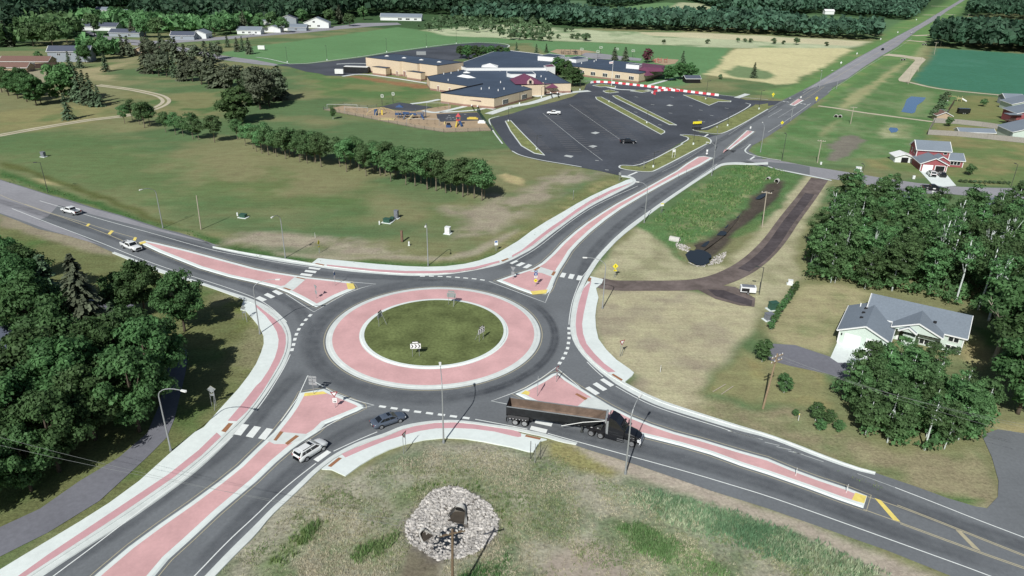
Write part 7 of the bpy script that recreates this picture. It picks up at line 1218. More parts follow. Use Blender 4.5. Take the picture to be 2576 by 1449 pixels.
def simple_house(label, px, ang, w_, d, hw, rise, wm, rm, axis='x', wins=(), cat='house', name='house', group=None, door=None):
    p = G(*px); o = house(name, label, cat, p, ang, group); gable(o, 0, w_, 0, d, 0, hw, rise, wm, rm, axis)
    for x, z, ww, hh in wins: lwin(o, x, 0, z, ww, hh, 'F', 2)
    if door: lbox(o, 'garage_door', door[0], door[1], -.08, .02, .02, 2.2, 'white_trim')
    return o
simple_house('grey two storey house with a dark blue roof above the brown fence', (124, 156), .16, 23, 9, 6, 2.6, 'grey_siding', 'roof_dark', 'x', ((6, 3.6, 1.6, 1.4), (12, 3.6, 1.6, 1.4), (17, .8, 1.8, 1.4)))
simple_house('low house with a long brown roof at the left edge', (0, 168), .10, 26, 10, 3, 2.2, 'tan_siding', 'roof_brown', 'x', ((10, .8, 2.5, 1.5), (18, .8, 2, 1.5)))
simple_house('small brown shed roofed building below the brown roofed house at the left edge', (-15, 181), .1, 17, 8, 2.4, 2, 'tan_siding', 'roof_brown')
simple_house('long low house with a grey roof among the town trees', (188, 76), .02, 34, 12, 3.2, 2.6, 'white_siding', 'roof_dark', 'x', ((6, .8, 2.4, 1.4), (16, .8, 2, 1.4)), door=(24, 30))
simple_house('white garage with a grey roof behind the long grey roof', (208, 55), .02, 20, 9, 3.2, 2.2, 'white_siding', 'roof_grey', 'x', ((14, 1, 2, 1.4),), door=(3, 9))
for k, (x, y, a, w_, l) in enumerate(((242, 33, .1, 14, 'white gabled house at the top of the town, left of a big tree'), (305, 40, .2, 16, 'white house right of the big tree at the top of the town'), (322, 52, .1, 13, 'second white house behind the dark roofed house'), (118, 53, .1, 10, 'white building glimpsed in the shade at the far left'), (575, 60, .1, 10, 'white wall glimpsed between trees near the small white house'), (648, 62, .1, 12, 'pale house glimpsed left of the tall white house'))): simple_house(l, (x, y), a, w_, 9, 3.4, 2.4, 'white_siding', 'roof_grey', 'x', ((3, .9, 2, 1.3), (w_-3.5, .9, 1.6, 1.3)))
simple_house('dark roofed house in shade beside the town road', (275, 92), -.05, 24, 10, 3, 2.4, 'grey_siding', 'roof_dark', 'x', ((8, .8, 2, 1.3), (16, .8, 2, 1.3)))
simple_house('brown roofed house with double gables at the bend of the town road', (334, 139), .25, 16, 14, 3.2, 3.4, 'tan_siding', 'roof_brown', 'y', ((4, .8, 2, 1.5), (11, .8, 2, 1.5)))
simple_house('small garage wing with brown roof right of the double gabled house', (366, 136), .1, 10, 8, 2.6, 2, 'tan_siding', 'roof_brown', 'y', door=(2, 7))
simple_house('small grey blue garage with a white front on the town green', (430, 100), .1, 17, 9, 3.2, 2.4, 'grey_siding', 'roof_dark', 'x', ((8, .8, 1.6, 1.3),))
simple_house('white garage with a plain gable on the town green', (479, 97), .06, 12, 14, 3.6, 2.4, 'white_siding', 'roof_grey', 'y', ((4, 1.2, 1.2, 1),))
simple_house('small white house with a row of windows beside the dark car', (597, 86), .05, 19, 10, 3.2, 2.4, 'white_siding', 'roof_grey', 'x', ((5, .8, 2, 1.4), (10, .8, 2, 1.4), (15, .8, 1.5, 1.4)))
simple_house('small white garage left of the blue grey house', (664, 81), .0, 14, 9, 3., 2.2, 'white_siding', 'roof_grey', 'y', door=(2, 8))
simple_house('low blue grey house with a pale front door', (709, 77), .05, 21, 9, 3, 2.2, 'grey_siding', 'roof_grey', 'x', ((12, .8, 2, 1.3),), door=(2, 5))
simple_house('tall dark house behind the blue grey house', (702, 62), .1, 16, 10, 5.2, 3, 'grey_siding', 'roof_dark', 'y', ((6, 3, 2, 1.6),))
simple_house('tall white house with a barn shaped roof at the right of the town', (765, 70), .08, 22, 12, 4.4, 4.4, 'white_siding', 'roof_grey', 'y', ((5, 1, 2.4, 1.6), (13, 1, 2.4, 1.6), (9, 4.4, 2, 1.6)))
simple_house('long white ranch house standing alone by the far forest', (957, 51), .0, 42, 12, 3.4, 3, 'white_siding', 'roof_grey', 'x', ((20, .8, 4, 1.6), (28, .8, 4, 1.6), (36, .8, 2.6, 1.6)), door=(2, 10))
simple_house('small white building at the edge of the far wood', (2075, 36), .0, 12, 8, 4, 2, 'white_siding', 'white_trim', 'x')
simple_house('red house with a dark deck at the right edge', (2552, 313), -.12, 20, 12, 4.6, 2.6, 'red_siding', 'roof_grey', 'y', ((4, 2.6, 1.4, 1.4), (8, 2.6, 1.4, 1.4)))
o = simple_house('mint house with a blue grey roof at the right edge beside the long fence', (2543, 354), -.12, 20, 12, 3.4, 3, 'mint_siding', 'roof_grey', 'y')
o = simple_house('grey roofed house beyond the decks at the right edge', (2542, 281), -.12, 20, 11, 3.4, 2.8, 'mint_siding', 'roof_grey', 'y')
simple_house('grey garden room with a railed white deck at the top right yard', (2525, 264), -.12, 8, 7, 3.2, 1.6, 'grey_siding', 'roof_grey')
o = thing('deck', 'white railed deck with stairs beside the grey garden room', 'deck', G(2530, 268)); lbox(o, 'floor', -2, 6, -3, 0, 1.0, 1.15, 'white_trim'); mb = MB()
for k in range(9): mb.box(-2+k, -1.9+k, -3, -2.9, 0, 2.1)
mb.box(-2, 6, -3, -2.92, 2.0, 2.1); mb.build('railing', 'white_trim', o)
o = thing('deck', 'dark raised deck on posts in front of the red house', 'deck', G(2523, 312)); lbox(o, 'floor', 0, 8, -3, 0, 1.8, 2.0, 'brown_wood'); mb = MB(); [mb.box(k*2, k*2+.15, -3, -2.85, 0, 3.0) for k in range(5)]; mb.box(0, 8, -3, -2.9, 2.9, 3.0); mb.build('railing', 'brown_wood', o); lbox(o, 'shade_roof', 0, 6, -2, 1.5, 4.2, 4.4, 'roof_grey')
simple_house('small brown garden shed with a gable roof at the fence corner', (2355, 303), -.1, 6, 5, 2.2, 1.4, 'tan_siding', 'roof_brown', 'y', (), 'shed', 'shed')
o = simple_house('long grey roofed shed with a white wall inside the long fence', (2412, 341), -.1, 13, 4.5, 1.6, 1.0, 'white_siding', 'roof_grey', 'x', (), 'shed', 'shed')
o = simple_house('small white metal shed with a dark open door beside the red house', (2250, 408), -.1, 5.6, 4.5, 2.0, .9, 'white_siding', 'white_trim', 'y', (), 'shed', 'shed'); lbox(o, 'door_opening', 2.0, 4.2, -.06, .03, .02, 1.7, 'dark_inside')
simple_house('pale green house mostly hidden in the wood, its white gable showing', (2240, 548), -.35, 8.5, 9, 3.4, 1.6, 'mint_siding', 'roof_grey', 'y', ((4.6, 1.0, 2.2, 1.3),))
simple_house('grey roofed house hidden in the wood at the right edge', (2487, 556), -.3, 9, 8, 3.2, 1.8, 'white_siding', 'roof_grey', 'y', ((3, 1.2, 2, 1.4),))
simple_house('dark shed with a grey roof at the left edge under the trees', (-60, 905), -.7, 11, 9, 2.8, 1.8, 'brown_wood', 'roof_dark', 'x', (), 'shed', 'shed')
simple_house('house with a pale grey roof cut off by the left edge', (-75, 985), -.62, 13, 9, 2.8, 1.6, 'grey_siding', 'roof_grey', 'x')
simple_house('open picnic shelter by the dark round trees', (1725, 209), .1, 8, 6, 2.4, 1.2, 'dark_inside', 'roof_dark', 'x', (), 'shelter', 'picnic_shelter')
# ---- fences
def fence(label, pts, ht, m, sp=2.4, gap=False, name='fence', pm=None):
    w_ = W(pts); o = thing(name, label, 'fence', w_[0]); O = w_[0]; mb = MB(); pb = MB()
    for a, b in zip(w_, w_[1:]):
        d = (b-a); n = Vector((-d.y, d.x, 0)).normalized()*.04; A, B = a-O, b-O
        z0 = .05; mb.add([A-n+Vector((0, 0, z0)), B-n+Vector((0, 0, z0)), B+n+Vector((0, 0, z0)), A+n+Vector((0, 0, z0)), A-n+Vector((0, 0, ht)), B-n+Vector((0, 0, ht)), B+n+Vector((0, 0, ht)), A+n+Vector((0, 0, ht))], [(0, 1, 5, 4), (1, 2, 6, 5), (2, 3, 7, 6), (3, 0, 4, 7), (4, 5, 6, 7)])
        k = max(1, int(d.length/sp))
        for i in range(k+1): q = A.lerp(B, i/k); pb.tube([q, q+Vector((0, 0, ht+.12))], .07, .07, 5)
    mb.build('panel', m, o); pb.build('posts', pm or m, o); return o
fence('brown board fence below the two storey grey house', Q(0, 0, 130, 705, 350, 690, 565, 675), 2.6, 'brown_wood')
fence('near grey board fence running to the right edge', Q(0, 3, 1605, 1355, 1900, 1372, 2200, 1400, 2650, 1448), 2.0, 'weathered_wood'); fence('far grey board fence between the two yards', Q(0, 3, 1660, 1235, 1900, 1248, 2150, 1275, 2460, 1320), 2.0, 'weathered_wood'); fence('short side fence joining the two grey board fences', Q(0, 3, 1605, 1355, 1640, 1290, 1672, 1240), 2.0, 'weathered_wood'); fence('dark side fence leading to the play set', Q(0, 3, 1810, 1135, 1870, 1040), 2.0, 'brown_wood')
def mesh_mat():
    m = bpy.data.materials.new('chain_link'); m.use_nodes = True; MATS['chain_link'] = m; n = m.node_tree.nodes; l = m.node_tree.links; p = n['Principled BSDF']; p.inputs['Base Color'].default_value = (.20, .22, .21, 1); p.inputs['Roughness'].default_value = .6
    t = n.new('ShaderNodeBsdfTransparent'); mx = n.new('ShaderNodeMixShader'); mx.inputs[0].default_value = .16; l.new(t.outputs[0], mx.inputs[1]); l.new(p.outputs[0], mx.inputs[2]); l.new(mx.outputs[0], n['Material Output'].inputs['Surface'])
    m2 = m.copy(); m2.name = 'green_screen'; MATS['green_screen'] = m2; m2.node_tree.nodes['Principled BSDF'].inputs['Base Color'].default_value = (*alb(50, 84, 70), 1); [x for x in m2.node_tree.nodes if x.type == 'MIX_SHADER'][0].inputs[0].default_value = .8
mesh_mat()
fence('chain link fence along the near side of the play yard', Q(0, 1, 680, 1105, 1000, 1168, 1250, 1218, 1600, 1288, 1890, 1332, 2370, 1316), 1.3, 'chain_link', 4, pm='dark_steel'); fence('dark green screened fence beside the parking lot', Q(0, 1, 2225, 1128, 2370, 1316), 1.7, 'green_screen', 4, pm='dark_steel')
fence('chain link fence along the back of the play yard', Q(0, 1, 680, 1105, 880, 1062, 1120, 1088, 1215, 1080), 1.2, 'chain_link', 4, pm='dark_steel')
# ---- row of red and white barriers
mat('barrier_red', alb(205, 72, 82), .5, .05, 2); mat('barrier_white', alb(236, 237, 236), .5, .04, 2)
def barriers(px, start):
    p = W(px); L = sum((b-a).length for a, b in zip(p, p[1:])); n = max(2, int(L/2.05)); q = resample(p, n+1); pr = [(-.35, 0), (.35, 0), (.35, .2), (.16, .45), (.13, 1.05), (-.13, 1.05), (-.16, .45), (-.35, .2)]
    for i in range(n):
        a, b = q[i], q[i+1]; d = (b-a); ln = d.length-.04; red = (i+start) % 2; mb = MB(); k = len(pr); mb.add([(-ln/2, y, z) for y, z in pr]+[(ln/2, y, z) for y, z in pr], [tuple(range(k))[::-1], tuple(range(k, 2*k))]+[(j, (j+1) % k, k+(j+1) % k, k+j) for j in range(k)])
        o = mb.build('traffic_barrier', 'barrier_red' if red else 'barrier_white', None, loc=(a+b)/2+Vector((0, 0, .015)), rz=math.atan2(d.y, d.x))
        BAR.append((o, red))
BAR = []
barriers(Q(0, 2, 793, 838, 830, 832, 900, 832, 1000, 838, 1150, 853, 1300, 870, 1500, 893, 1700, 921, 1900, 946, 2080, 967), 0); nb = len(BAR); barriers(Q(0, 2, 1405, 935, 1440, 953), 0); barriers(Q(0, 2, 1428, 926, 1520, 915, 1590, 912, 1680, 925), 1)
for k, (o, red) in enumerate(BAR): tag(o, ('red' if red else 'white')+' plastic barrier in the '+('long' if k < nb else 'short')+' row, %s from its left end' % ORD[min(49, k if k < nb else k-nb)], 'barrier', 'red and white plastic barriers across the bus lane')
# ---- poles, hoops, play things
o = thing('flagpole', 'white flagpole with a small flag on the island before the long wing', 'flagpole', G(*Q(0, 2, 1000, 868)[0])); MB().tube([(0, 0, 0), (0, 0, 13)], .14, .07, 8).build('pole', 'white_plastic', o); MB().add([(-.05, 0, 12.6), (-2.0, .3, 12.2), (-1.9, .3, 11.2), (-.05, 0, 11.5)], [(0, 1, 2, 3)]).build('flag', 'sign_white', o); MB().add([(-.06, -.03, 12.1), (-1.95, .27, 11.75), (-1.93, .27, 11.45), (-.06, -.03, 11.8)], [(0, 1, 2, 3)]).build('flag_stripe', 'sign_red', o)
def hoop(b, ht, label, face=-1, w_=2.2):
    o = thing('basketball_hoop', label, 'basketball hoop', G(*b)); MB().tube([(0, 0, 0), (0, 0, ht*.8), (0, face*1.0, ht)], .12, .1, 6).build('pole', 'dark_steel', o); f = MB(); y = face*1.1
    for x0, x1, z0, z1 in ((-w_/2, w_/2, 0, .16), (-w_/2, w_/2, 1.25, 1.4), (-w_/2, -w_/2+.16, 0, 1.4), (w_/2-.16, w_/2, 0, 1.4), (-.35, -.25, .2, .75), (.25, .35, .2, .75), (-.35, .35, .7, .8)): f.box(x0, x1, y-.05, y+.05, ht+z0, ht+z1)
    f.build('backboard', 'white_plastic', o); n = 14; MB().tube([(math.cos(6.283*i/n)*.3, y+face*.35+math.sin(6.283*i/n)*.3, ht+.15) for i in range(n+1)], .03, .03, 4).build('rim', 'sign_orange', o)
for k, (x, y) in enumerate(((889, 543), (1050, 560), (1212, 578))): hoop(Q(0, 2, x, y)[0], 3.8, 'white framed basketball hoop at the back of the grey court, %s from the left' % ORD[k])
for k, (x, y) in enumerate(((700, 562), (862, 588))): hoop(Q(0, 2, x, y)[0], 3.6, 'dark basketball hoop at the front of the grey court, %s from the left' % ORD[k], 1)
for k, (x, y) in enumerate(((1270, 1060), (1380, 1038))): hoop(Q(0, 1, x, y)[0], 3.2, 'dark basketball hoop beside the play yard court, %s from the left' % ORD[k], 1, 1.2)
mat('play_blue', alb(58, 84, 124), .5, .08, 2); mat('play_yellow', alb(214, 190, 90), .5, .08, 2); mat('play_red', alb(178, 64, 70), .5, .06, 2); mat('play_tan', alb(196, 180, 132), .6, .06, 2); mat('play_grey', alb(110, 116, 128), .5, .08, 2)
o = thing('play_structure', 'large blue climbing structure with slides in the play yard', 'playground', G(*Q(0, 1, 1560, 1185)[0])); rr = random.Random(4)
for k in range(18): x, y = rr.uniform(-7, 7), rr.uniform(-2.5, 2.5); MB().tube([(x, y, 0), (x, y, rr.uniform(2.2, 3.6))], .09, .09, 5).build('post', 'play_grey', o)
for x, y, z in ((-5, 0, 1.2), (-2, .5, 1.5), (1, -.3, 1.3), (4, .4, 1.5)): MB().box(x-1.3, x+1.3, y-1.2, y+1.2, z, z+.15).build('deck', 'play_blue', o); MB().box(x-1.3, x+1.3, y-1.25, y-1.15, z+.15, z+.95).build('panel', 'play_blue' if x < 3 else 'play_grey', o)
MB().add([(-6.4, .5, 4.0), (-3.2, .5, 4.0), (-3.2, 2.5, 4.0), (-6.4, 2.5, 4.0), (-4.8, 1.5, 5.0)], [(0, 1, 4), (1, 2, 4), (2, 3, 4), (3, 0, 4)]).build('canopy', 'play_blue', o)
for x0, y0, x1, y1, m in ((1, -1.4, -.3, -4.2, 'play_tan'), (4.5, -1.4, 5.6, -3.6, 'play_blue'), (-2, -1.5, -2.6, -3.9, 'play_grey')): MB().tube([(x0, y0, 1.5), ((x0+x1)/2, (y0+y1)/2, .9), (x1, y1, .2)], .35, .35, 6).build('slide', m, o)
o = thing('dome_climber', 'arched yellow climbing frame at the left of the play yard', 'playground', G(*Q(0, 1, 1262, 1158)[0]))
for a, s, m in ((.2, 6, 'play_tan'), (.9, 3.5, 'play_tan'), (1.3, 3.2, 'play_tan')): MB().tube([(math.cos(a)*s*math.cos(t), math.sin(a)*s*math.cos(t)+(1.5 if s < 5 else 0), 2.9*math.sin(t)) for t in [i*3.1416/12 for i in range(13)]], .12, .12, 6).build('arch', m, o)
MB().box(-2.8, -1.6, -.8, .8, 0, 2.4).build('climbing_wall', 'play_blue', o); MB().box(-.2, .5, .4, 1., 0, 2).build('panel', 'play_yellow', o)
o = thing('play_tower', 'small play tower with a red roof and blue and yellow slides', 'playground', G(*Q(0, 1, 2035, 1260)[0]))
for x in (-.7, .7):
    for y in (0, 1.4): MB().tube([(x, y, 0), (x, y, 3.4)], .09, .09, 5).build('post', 'play_tan', o)
MB().add([(-1, -.3, 3.3), (1, -.3, 3.3), (1, 1.7, 3.3), (-1, 1.7, 3.3), (0, .7, 4.7)], [(0, 1, 4), (1, 2, 4), (2, 3, 4), (3, 0, 4)]).build('roof', 'play_red', o); MB().box(-.8, .8, -.1, 1.5, 1.4, 1.55).build('deck', 'play_blue', o); MB().box(-.8, .8, -.12, -.05, 1.5, 2.3).build('panel', 'play_red', o)
MB().tube([(.6, -.1, 1.5), (1.2, -1.6, .9), (1.6, -2.8, .25)], .5, .5, 6).build('slide', 'play_blue', o); MB().tube([(-.4, -.1, 1.5), (-.5, -2.2, 1.0), (-.6, -4.2, .2)], .35, .35, 6).build('slide', 'play_yellow', o)
for x, y, sx, sy, sz, m, nm, l in ((2180, 1198, 4.5, 1.2, .8, 'play_yellow', 'spring_rider', 'yellow boat-like rider on the dark play court'), (1938, 1280, 1.8, 1.6, 1.6, 'play_blue', 'tunnel_toy', 'small blue tunnel toy left of the red roofed tower'), (2270, 1240, 3.0, .8, 1.2, 'sign_white', 'toy_bench', 'pale pink and white bench in the play yard corner'), (1900, 1245, .6, 2.2, .8, 'play_tan', 'small_slide', 'tiny tan slide left of the blue tunnel toy'), (1315, 1200, 6.5, 3.5, .35, 'play_tan', 'sand_box', 'square tan sand box below the arched climber')):
    o = thing(nm, l, 'playground', G(*Q(0, 1, x, y)[0])); MB().box(-sx/2, sx/2, -sy/2, sy/2, .0, sz*.6).build('base', m, o); MB().box(-sx*.35, sx*.35, -sy*.4, sy*.4, sz*.6, sz).build('top', 'dark_trim' if nm == 'tunnel_toy' else m, o)
for x, y, n, l in ((870, 1110, 4, 'row of dark swings at the left end of the play yard'), (1680, 1258, 4, 'dark swing row near the front fence'), (1830, 1092, 3, 'dark swings beside the tan patch'), (1010, 1138, 3, 'row of small see-saws left of the arched climber')):
    o = thing('swing_set', l, 'playground', G(*Q(0, 1, x, y)[0])); L = n*1.6
    for s in (-L, L): MB().tube([(s, -.9, 0), (s, 0, 2.4), (s, .9, 0)], .06, .06, 5).build('leg', 'galv', o)
    MB().tube([(-L, 0, 2.4), (L, 0, 2.4)], .06, .06, 5).build('top_bar', 'galv', o)
    for k in range(n): x_ = -L+L*2*(k+.5)/n; f = MB().box(x_-.3, x_+.3, -.15, .15, .5, .56); f.tube([(x_-.25, 0, .55), (x_-.25, 0, 2.4)], .02, .02, 4); f.tube([(x_+.25, 0, .55), (x_+.25, 0, 2.4)], .02, .02, 4); f.build('seat', 'dark_trim', o)
for px, l, kind in ((Q(0, 2, 560, 545)[0], 'dark climbing frame behind the white roof boxes', 0), (Q(0, 2, 640, 545)[0], 'small dark play tower behind the white roof boxes', 1), (Q(0, 2, 1480, 628)[0], 'dark red climbing frame behind the maroon roof', 2)):
    o = thing('play_structure', l, 'playground', G(*px)); m = ('dark_steel', 'dark_steel', 'play_red')[kind]
    for k in range(10): x, y = rr.uniform(-5, 5)*(1 if kind != 1 else .3), rr.uniform(-2, 2); MB().tube([(x, y, 0), (x, y, rr.uniform(1.8, 3.4))], .1, .1, 5).build('post', m, o)
    for k in range(3): x = -4+4*k if kind != 1 else 0; MB().box(x-1, x+1, -1, 1, 1.2+k*.3, 1.4+k*.3).build('deck', m, o)
o = thing('play_set', 'white slide and wooden swing set in the top right yard', 'playground', G(*Z7(810, 150)[0])); MB().box(-1.2, 1.2, -1, 1, 1.4, 1.55).build('deck', 'play_tan', o); MB().tube([(1.2, 0, 1.5), (3.4, -1.4, .2)], .35, .35, 6).build('slide', 'white_plastic', o); MB().tube([(-1.2, 0, 2.3), (-5, .5, 2.3)], .09, .09, 5).build('top_bar', 'play_tan', o); MB().tube([(-5, -.8, 0), (-5, .5, 2.3), (-5, 1.6, 0)], .09, .09, 5).build('leg', 'play_tan', o); MB().tube([(-5.6, -1, 1.4), (-6.2, -1.8, .2)], .3, .3, 6).build('slide', 'white_plastic', o)
for s in (-1, 1): MB().tube([(s, -1, 0), (s, -1, 2.6)], .09, .09, 5).build('post', 'play_tan', o)
o = thing('trampoline', 'round netted trampoline beside the brown garden shed', 'trampoline', G(*Z7(582, 365)[0])); MB().tube([(0, 0, .8), (0, 0, .9)], 1.9, 1.9, 18).build('mat', 'dark_trim', o); c_ = MB(); n = 18; c_.add([(1.9*math.cos(6.283*i/n), 1.9*math.sin(6.283*i/n), z) for z in (.0, 2.6) for i in range(n)], [(i, (i+1) % n, n+(i+1) % n, n+i) for i in range(n)]); c_.build('net', 'chain_link', o); MB().tube([(1.9*math.cos(6.283*i/n), 1.9*math.sin(6.283*i/n), 2.6) for i in range(n+1)], .07, .07, 5).build('rim', 'galv', o)
o = thing('cargo_trailer', 'black box trailer parked on the yard grass', 'trailer', G(*Z7(880, 330)[0]), -.1); MB().box(-2.4, 2.4, -1.1, 1.1, .5, 2.4).build('box', 'black_car', o); [wheel(o, x, s*1.1, .35, .2, s) for x in (-.4, .4) for s in (-1, 1)]
o = thing('dumpster', 'long black dumpster with a white top beside the tall school hall', 'dumpster', G(*Q(0, 1, 1015, 730)[0]), -.1); MB().box(-7, 7, -2, 2, .3, 3.2).build('body', 'tub_black', o); MB().box(-6.8, 6.8, -1.8, 1.8, 3.2, 3.4).build('lid', 'white_plastic', o)
for k in (-6, -3, 0, 3, 6): MB().box(k-.12, k+.12, -2.08, -1.98, .4, 3.1).build('rib', 'dark_trim', o)
for px, l, m in ((Q(0, 1, 840, 752)[0], 'white electrical box at the end of the bus loop kerb', 'white_plastic'), (Q(0, 1, 58, 505)[0], 'white ball field scoreboard on the green field', 'white_plastic')):
    o = thing('electrical_box' if 'box' in l else 'scoreboard', l, 'equipment', G(*px)); MB().box(-2.3, 2.3, -.8, .8, .6, 3.0).build('panel', m, o); [MB().box(x-.15, x+.15, -.1, .1, 0, .6).build('leg', 'galv', o) for x in (-1.5, 1.5)]
# ---- cabinets and small roadside things
mat('cabinet_grey', alb(120, 124, 132), .5, .04, 2); mat('cabinet_green', alb(58, 92, 78), .5, .05, 2); mat('cabinet_white', alb(228, 231, 230), .5, .03, 2); mat('wood_brown', alb(120, 98, 84), .9, .1, 3)
def cabinet(px, sx, sy, sz, m, label, rz=-.3, pad=True, name='utility_cabinet'):
    o = thing(name, label, 'utility cabinet', G(*px), rz)
    if pad: MB().box(-sx*.75, sx*.75, -sy*.75, sy*.75, 0, .12).build('base', 'concrete', o)
    MB().box(-sx/2, sx/2, -sy/2, sy/2, .12, sz).build('body', m, o); MB().box(-sx*.54, sx*.54, -sy*.56, sy*.56, sz, sz+.07).build('lid', m, o); MB().box(-sx*.42, sx*.42, -sy/2-.02, -sy/2+.01, .3, sz-.15).build('door', m, o); MB().box(sx*.2, sx*.26, -sy/2-.05, -sy/2, sz*.45, sz*.6).build('handle', 'dark_trim', o)
cabinet(Q(1, 1, 1414, 748)[0], 1.0, .8, 2.1, 'cabinet_grey', 'tall grey utility cabinet on the soil north of the roundabout'); cabinet(Q(1, 1, 1322, 790)[0], 1.7, 1.2, 1.0, 'cabinet_green', 'green transformer box left of the tall grey cabinet', -.3); cabinet(Q(1, 1, 1372, 768)[0], .9, .8, .8, 'cabinet_green', 'small green box between transformer and grey cabinet'); cabinet(Q(1, 1, 1930, 903)[0], 1.2, 1.0, 1.7, 'cabinet_white', 'white utility cabinet alone on the north verge'); cabinet(Q(1, 1, 1470, 985)[0], .5, .4, 2.7, 'wood_brown', 'tall narrow brown pedestal with a white top on the north verge', -.2, False); cabinet(Q(1, 1, 1243, 815)[0], .28, .25, .95, 'cabinet_white', 'small white pedestal left of the green boxes', 0, False); cabinet(Q(1, 1, 1540, 1022)[0], .3, .28, .9, 'cabinet_white', 'small white pedestal on a slab near the brown one', 0)
cabinet(Q(1, 0, 2450, 740)[0], 1.6, 1.1, .9, 'cabinet_green', 'green transformer box on the west verge'); cabinet(Q(1, 0, 2392, 728)[0], .3, .3, .9, 'cabinet_white', 'small white pedestal left of the west green box', 0, False); cabinet(Q(1, 0, 440, 130)[0], 1.3, .9, 1.6, 'cabinet_grey', 'grey cabinet alone on the far west field'); cabinet(Q(1, 3, 222, 1412)[0], .9, .8, .9, 'cabinet_white', 'small white cabinet below the corner of the wood'); cabinet(Q(2, 3, 48, 215)[0], 1.6, 1.1, 1.5, 'cabinet_green', 'green cabinet against the hedge by the tan lot', .3); cabinet(Q(2, 3, 5, 320)[0], 1.4, 1.0, 1.3, 'cabinet_grey', 'grey cabinet below the green one by the hedge', .3); cabinet(Q(1, 3, 907, 270)[0], 1.6, 1.2, 1.2, 'cabinet_white', 'white box on the far verge of the side street'); cabinet(Q(1, 3, 530, 210)[0], .5, .4, .9, 'cabinet_white', 'small white pedestal by the side street utility pole', 0, False); cabinet(Q(1, 3, 1462, 355)[0], .7, .5, 1.1, 'cabinet_white', 'white pedestal on the lawn before the red house', 0, False)
o = thing('generator', 'white and grey trailer generator on the tan lot beside a light pole', 'generator', G(1880, 737), -.15); MB().box(-1.5, 1.5, -.75, .75, .45, 1.5).build('housing', 'cabinet_white', o); MB().box(-1.3, .2, -.77, -.74, .6, 1.3).build('grille', 'dark_trim', o); MB().box(-1.2, 1.2, -.6, .6, 1.5, 1.62).build('top', 'cabinet_grey', o); MB().tube([(1.5, 0, .5), (2.4, 0, .45)], .06, .06, 5).build('drawbar', 'dark_steel', o); [wheel(o, 0, s*.8, .3, .18, s) for s in (-1, 1)]
for (x, y), (x2, y2), l in ((Q(2, 2, 2022, 1042)[0], Q(2, 2, 2148, 968)[0], 'upper pale timber lying on the grass by the utility pole'), (Q(2, 2, 2108, 1068)[0], Q(2, 2, 2225, 988)[0], 'lower pale timber lying on the grass by the utility pole')):
    a, b = G(x, y, .1), G(x2, y2, .1); tag(MB().tube([a, b], .07, .07, 6).build('timber', 'old_pole'), l, 'timber')
o = thing('mailbox', 'white mailbox at the end of the concrete drive', 'mailbox', G(*Q(1, 3, 1650, 515)[0])); MB().tube([(0, 0, 0), (0, 0, 1.0)], .05, .05, 6).build('post', 'white_plastic', o); MB().box(-.3, .3, -.15, .15, 1.0, 1.3).build('box', 'white_plastic', o)
# shrubs in a row, hedge
for k in range(11):
    tree('shrub', 'shrub', G(*Z7(845+k*68, 1310+k*2.6)[0]), 1.1, 'small round shrub in the row along the side street, %s from the left' % ORD[k], 'row of shrubs along the side street', 1.5, cat='bush')
tree('shrub', 'shrub', G(*Z7(1730, 1348)[0]), 1.7, 'larger dark shrub ending the row at the right edge', None, 1.5, cat='bush')
for k, (x, y) in enumerate(Z7(470, 395, 520, 330, 570, 260, 600, 190, 625, 130)): tree('shrub', 'hedge_bush', G(x, y), 4.5, 'dark hedge bush by the pond yard, %s from the near end' % ORD[k], 'hedge bushes beside the pond yard', 1.3, cat='bush')
for k, (x, y) in enumerate(Q(2, 3, 30, 420, 60, 360, 90, 300, 120, 250, 150, 205, 180, 165, 210, 120, 240, 75, 275, 30)): tree('aspen', 'hedge_bush', G(x, y), 2.3, 'leafy hedge bush beside the green house lawn, %s from the near end' % ORD[k], 'hedge beside the green house lawn', 1.3, cat='bush')
for k, (x, y, hh) in enumerate(((2062, 1082, 2), (2085, 1065, 2.4), (2000, 1046, 1.2), (2110, 1085, 2))): tree('aspen', 'bush', G(x, y), hh, 'low leafy bush at the left foot of the thicket, %s from the left' % ORD[(2, 1, 0, 3).index(k)], 'bushes at the thicket foot', 1.8, cat='bush')
# ---------------------------------------------------------------- culverts, rocks, rank grass
def pipe(px, dir_, r, L, label, flare=True, z=.25):
    o = thing('culvert', label, 'culvert', G(*px, -.35)); d = Vector((math.cos(dir_), math.sin(dir_), 0)); n = Vector((-d.y, d.x, 0)); mb = MB(); k = 20; vs = []
    rings = ((0, r), (L, r), (L, r*.84), (0, r*.84))
    for t, q in rings:
        for i in range(k): a = 6.283*i/k; vs.append(d*t+n*(q*math.cos(a))+Vector((0, 0, q*math.sin(a)+r*.75)))
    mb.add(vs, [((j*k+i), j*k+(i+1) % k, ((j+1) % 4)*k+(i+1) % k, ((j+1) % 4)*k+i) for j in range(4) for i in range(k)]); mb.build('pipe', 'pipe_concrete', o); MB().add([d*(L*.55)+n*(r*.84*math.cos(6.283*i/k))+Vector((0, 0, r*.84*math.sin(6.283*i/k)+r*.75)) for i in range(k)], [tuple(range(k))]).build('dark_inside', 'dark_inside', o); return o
pipe(Q(1, 2, 1585, 975)[0], -.5, .75, 2.4, 'pale concrete culvert pipe at the foot of the green bank'); pipe(Q(1, 3, 95, 385)[0], -2.2, .7, 1.2, 'right hand dark culvert pipe under the side street'); pipe(Q(1, 3, 8, 362)[0], -2.2, .6, 1.2, 'left hand dark culvert pipe under the side street')
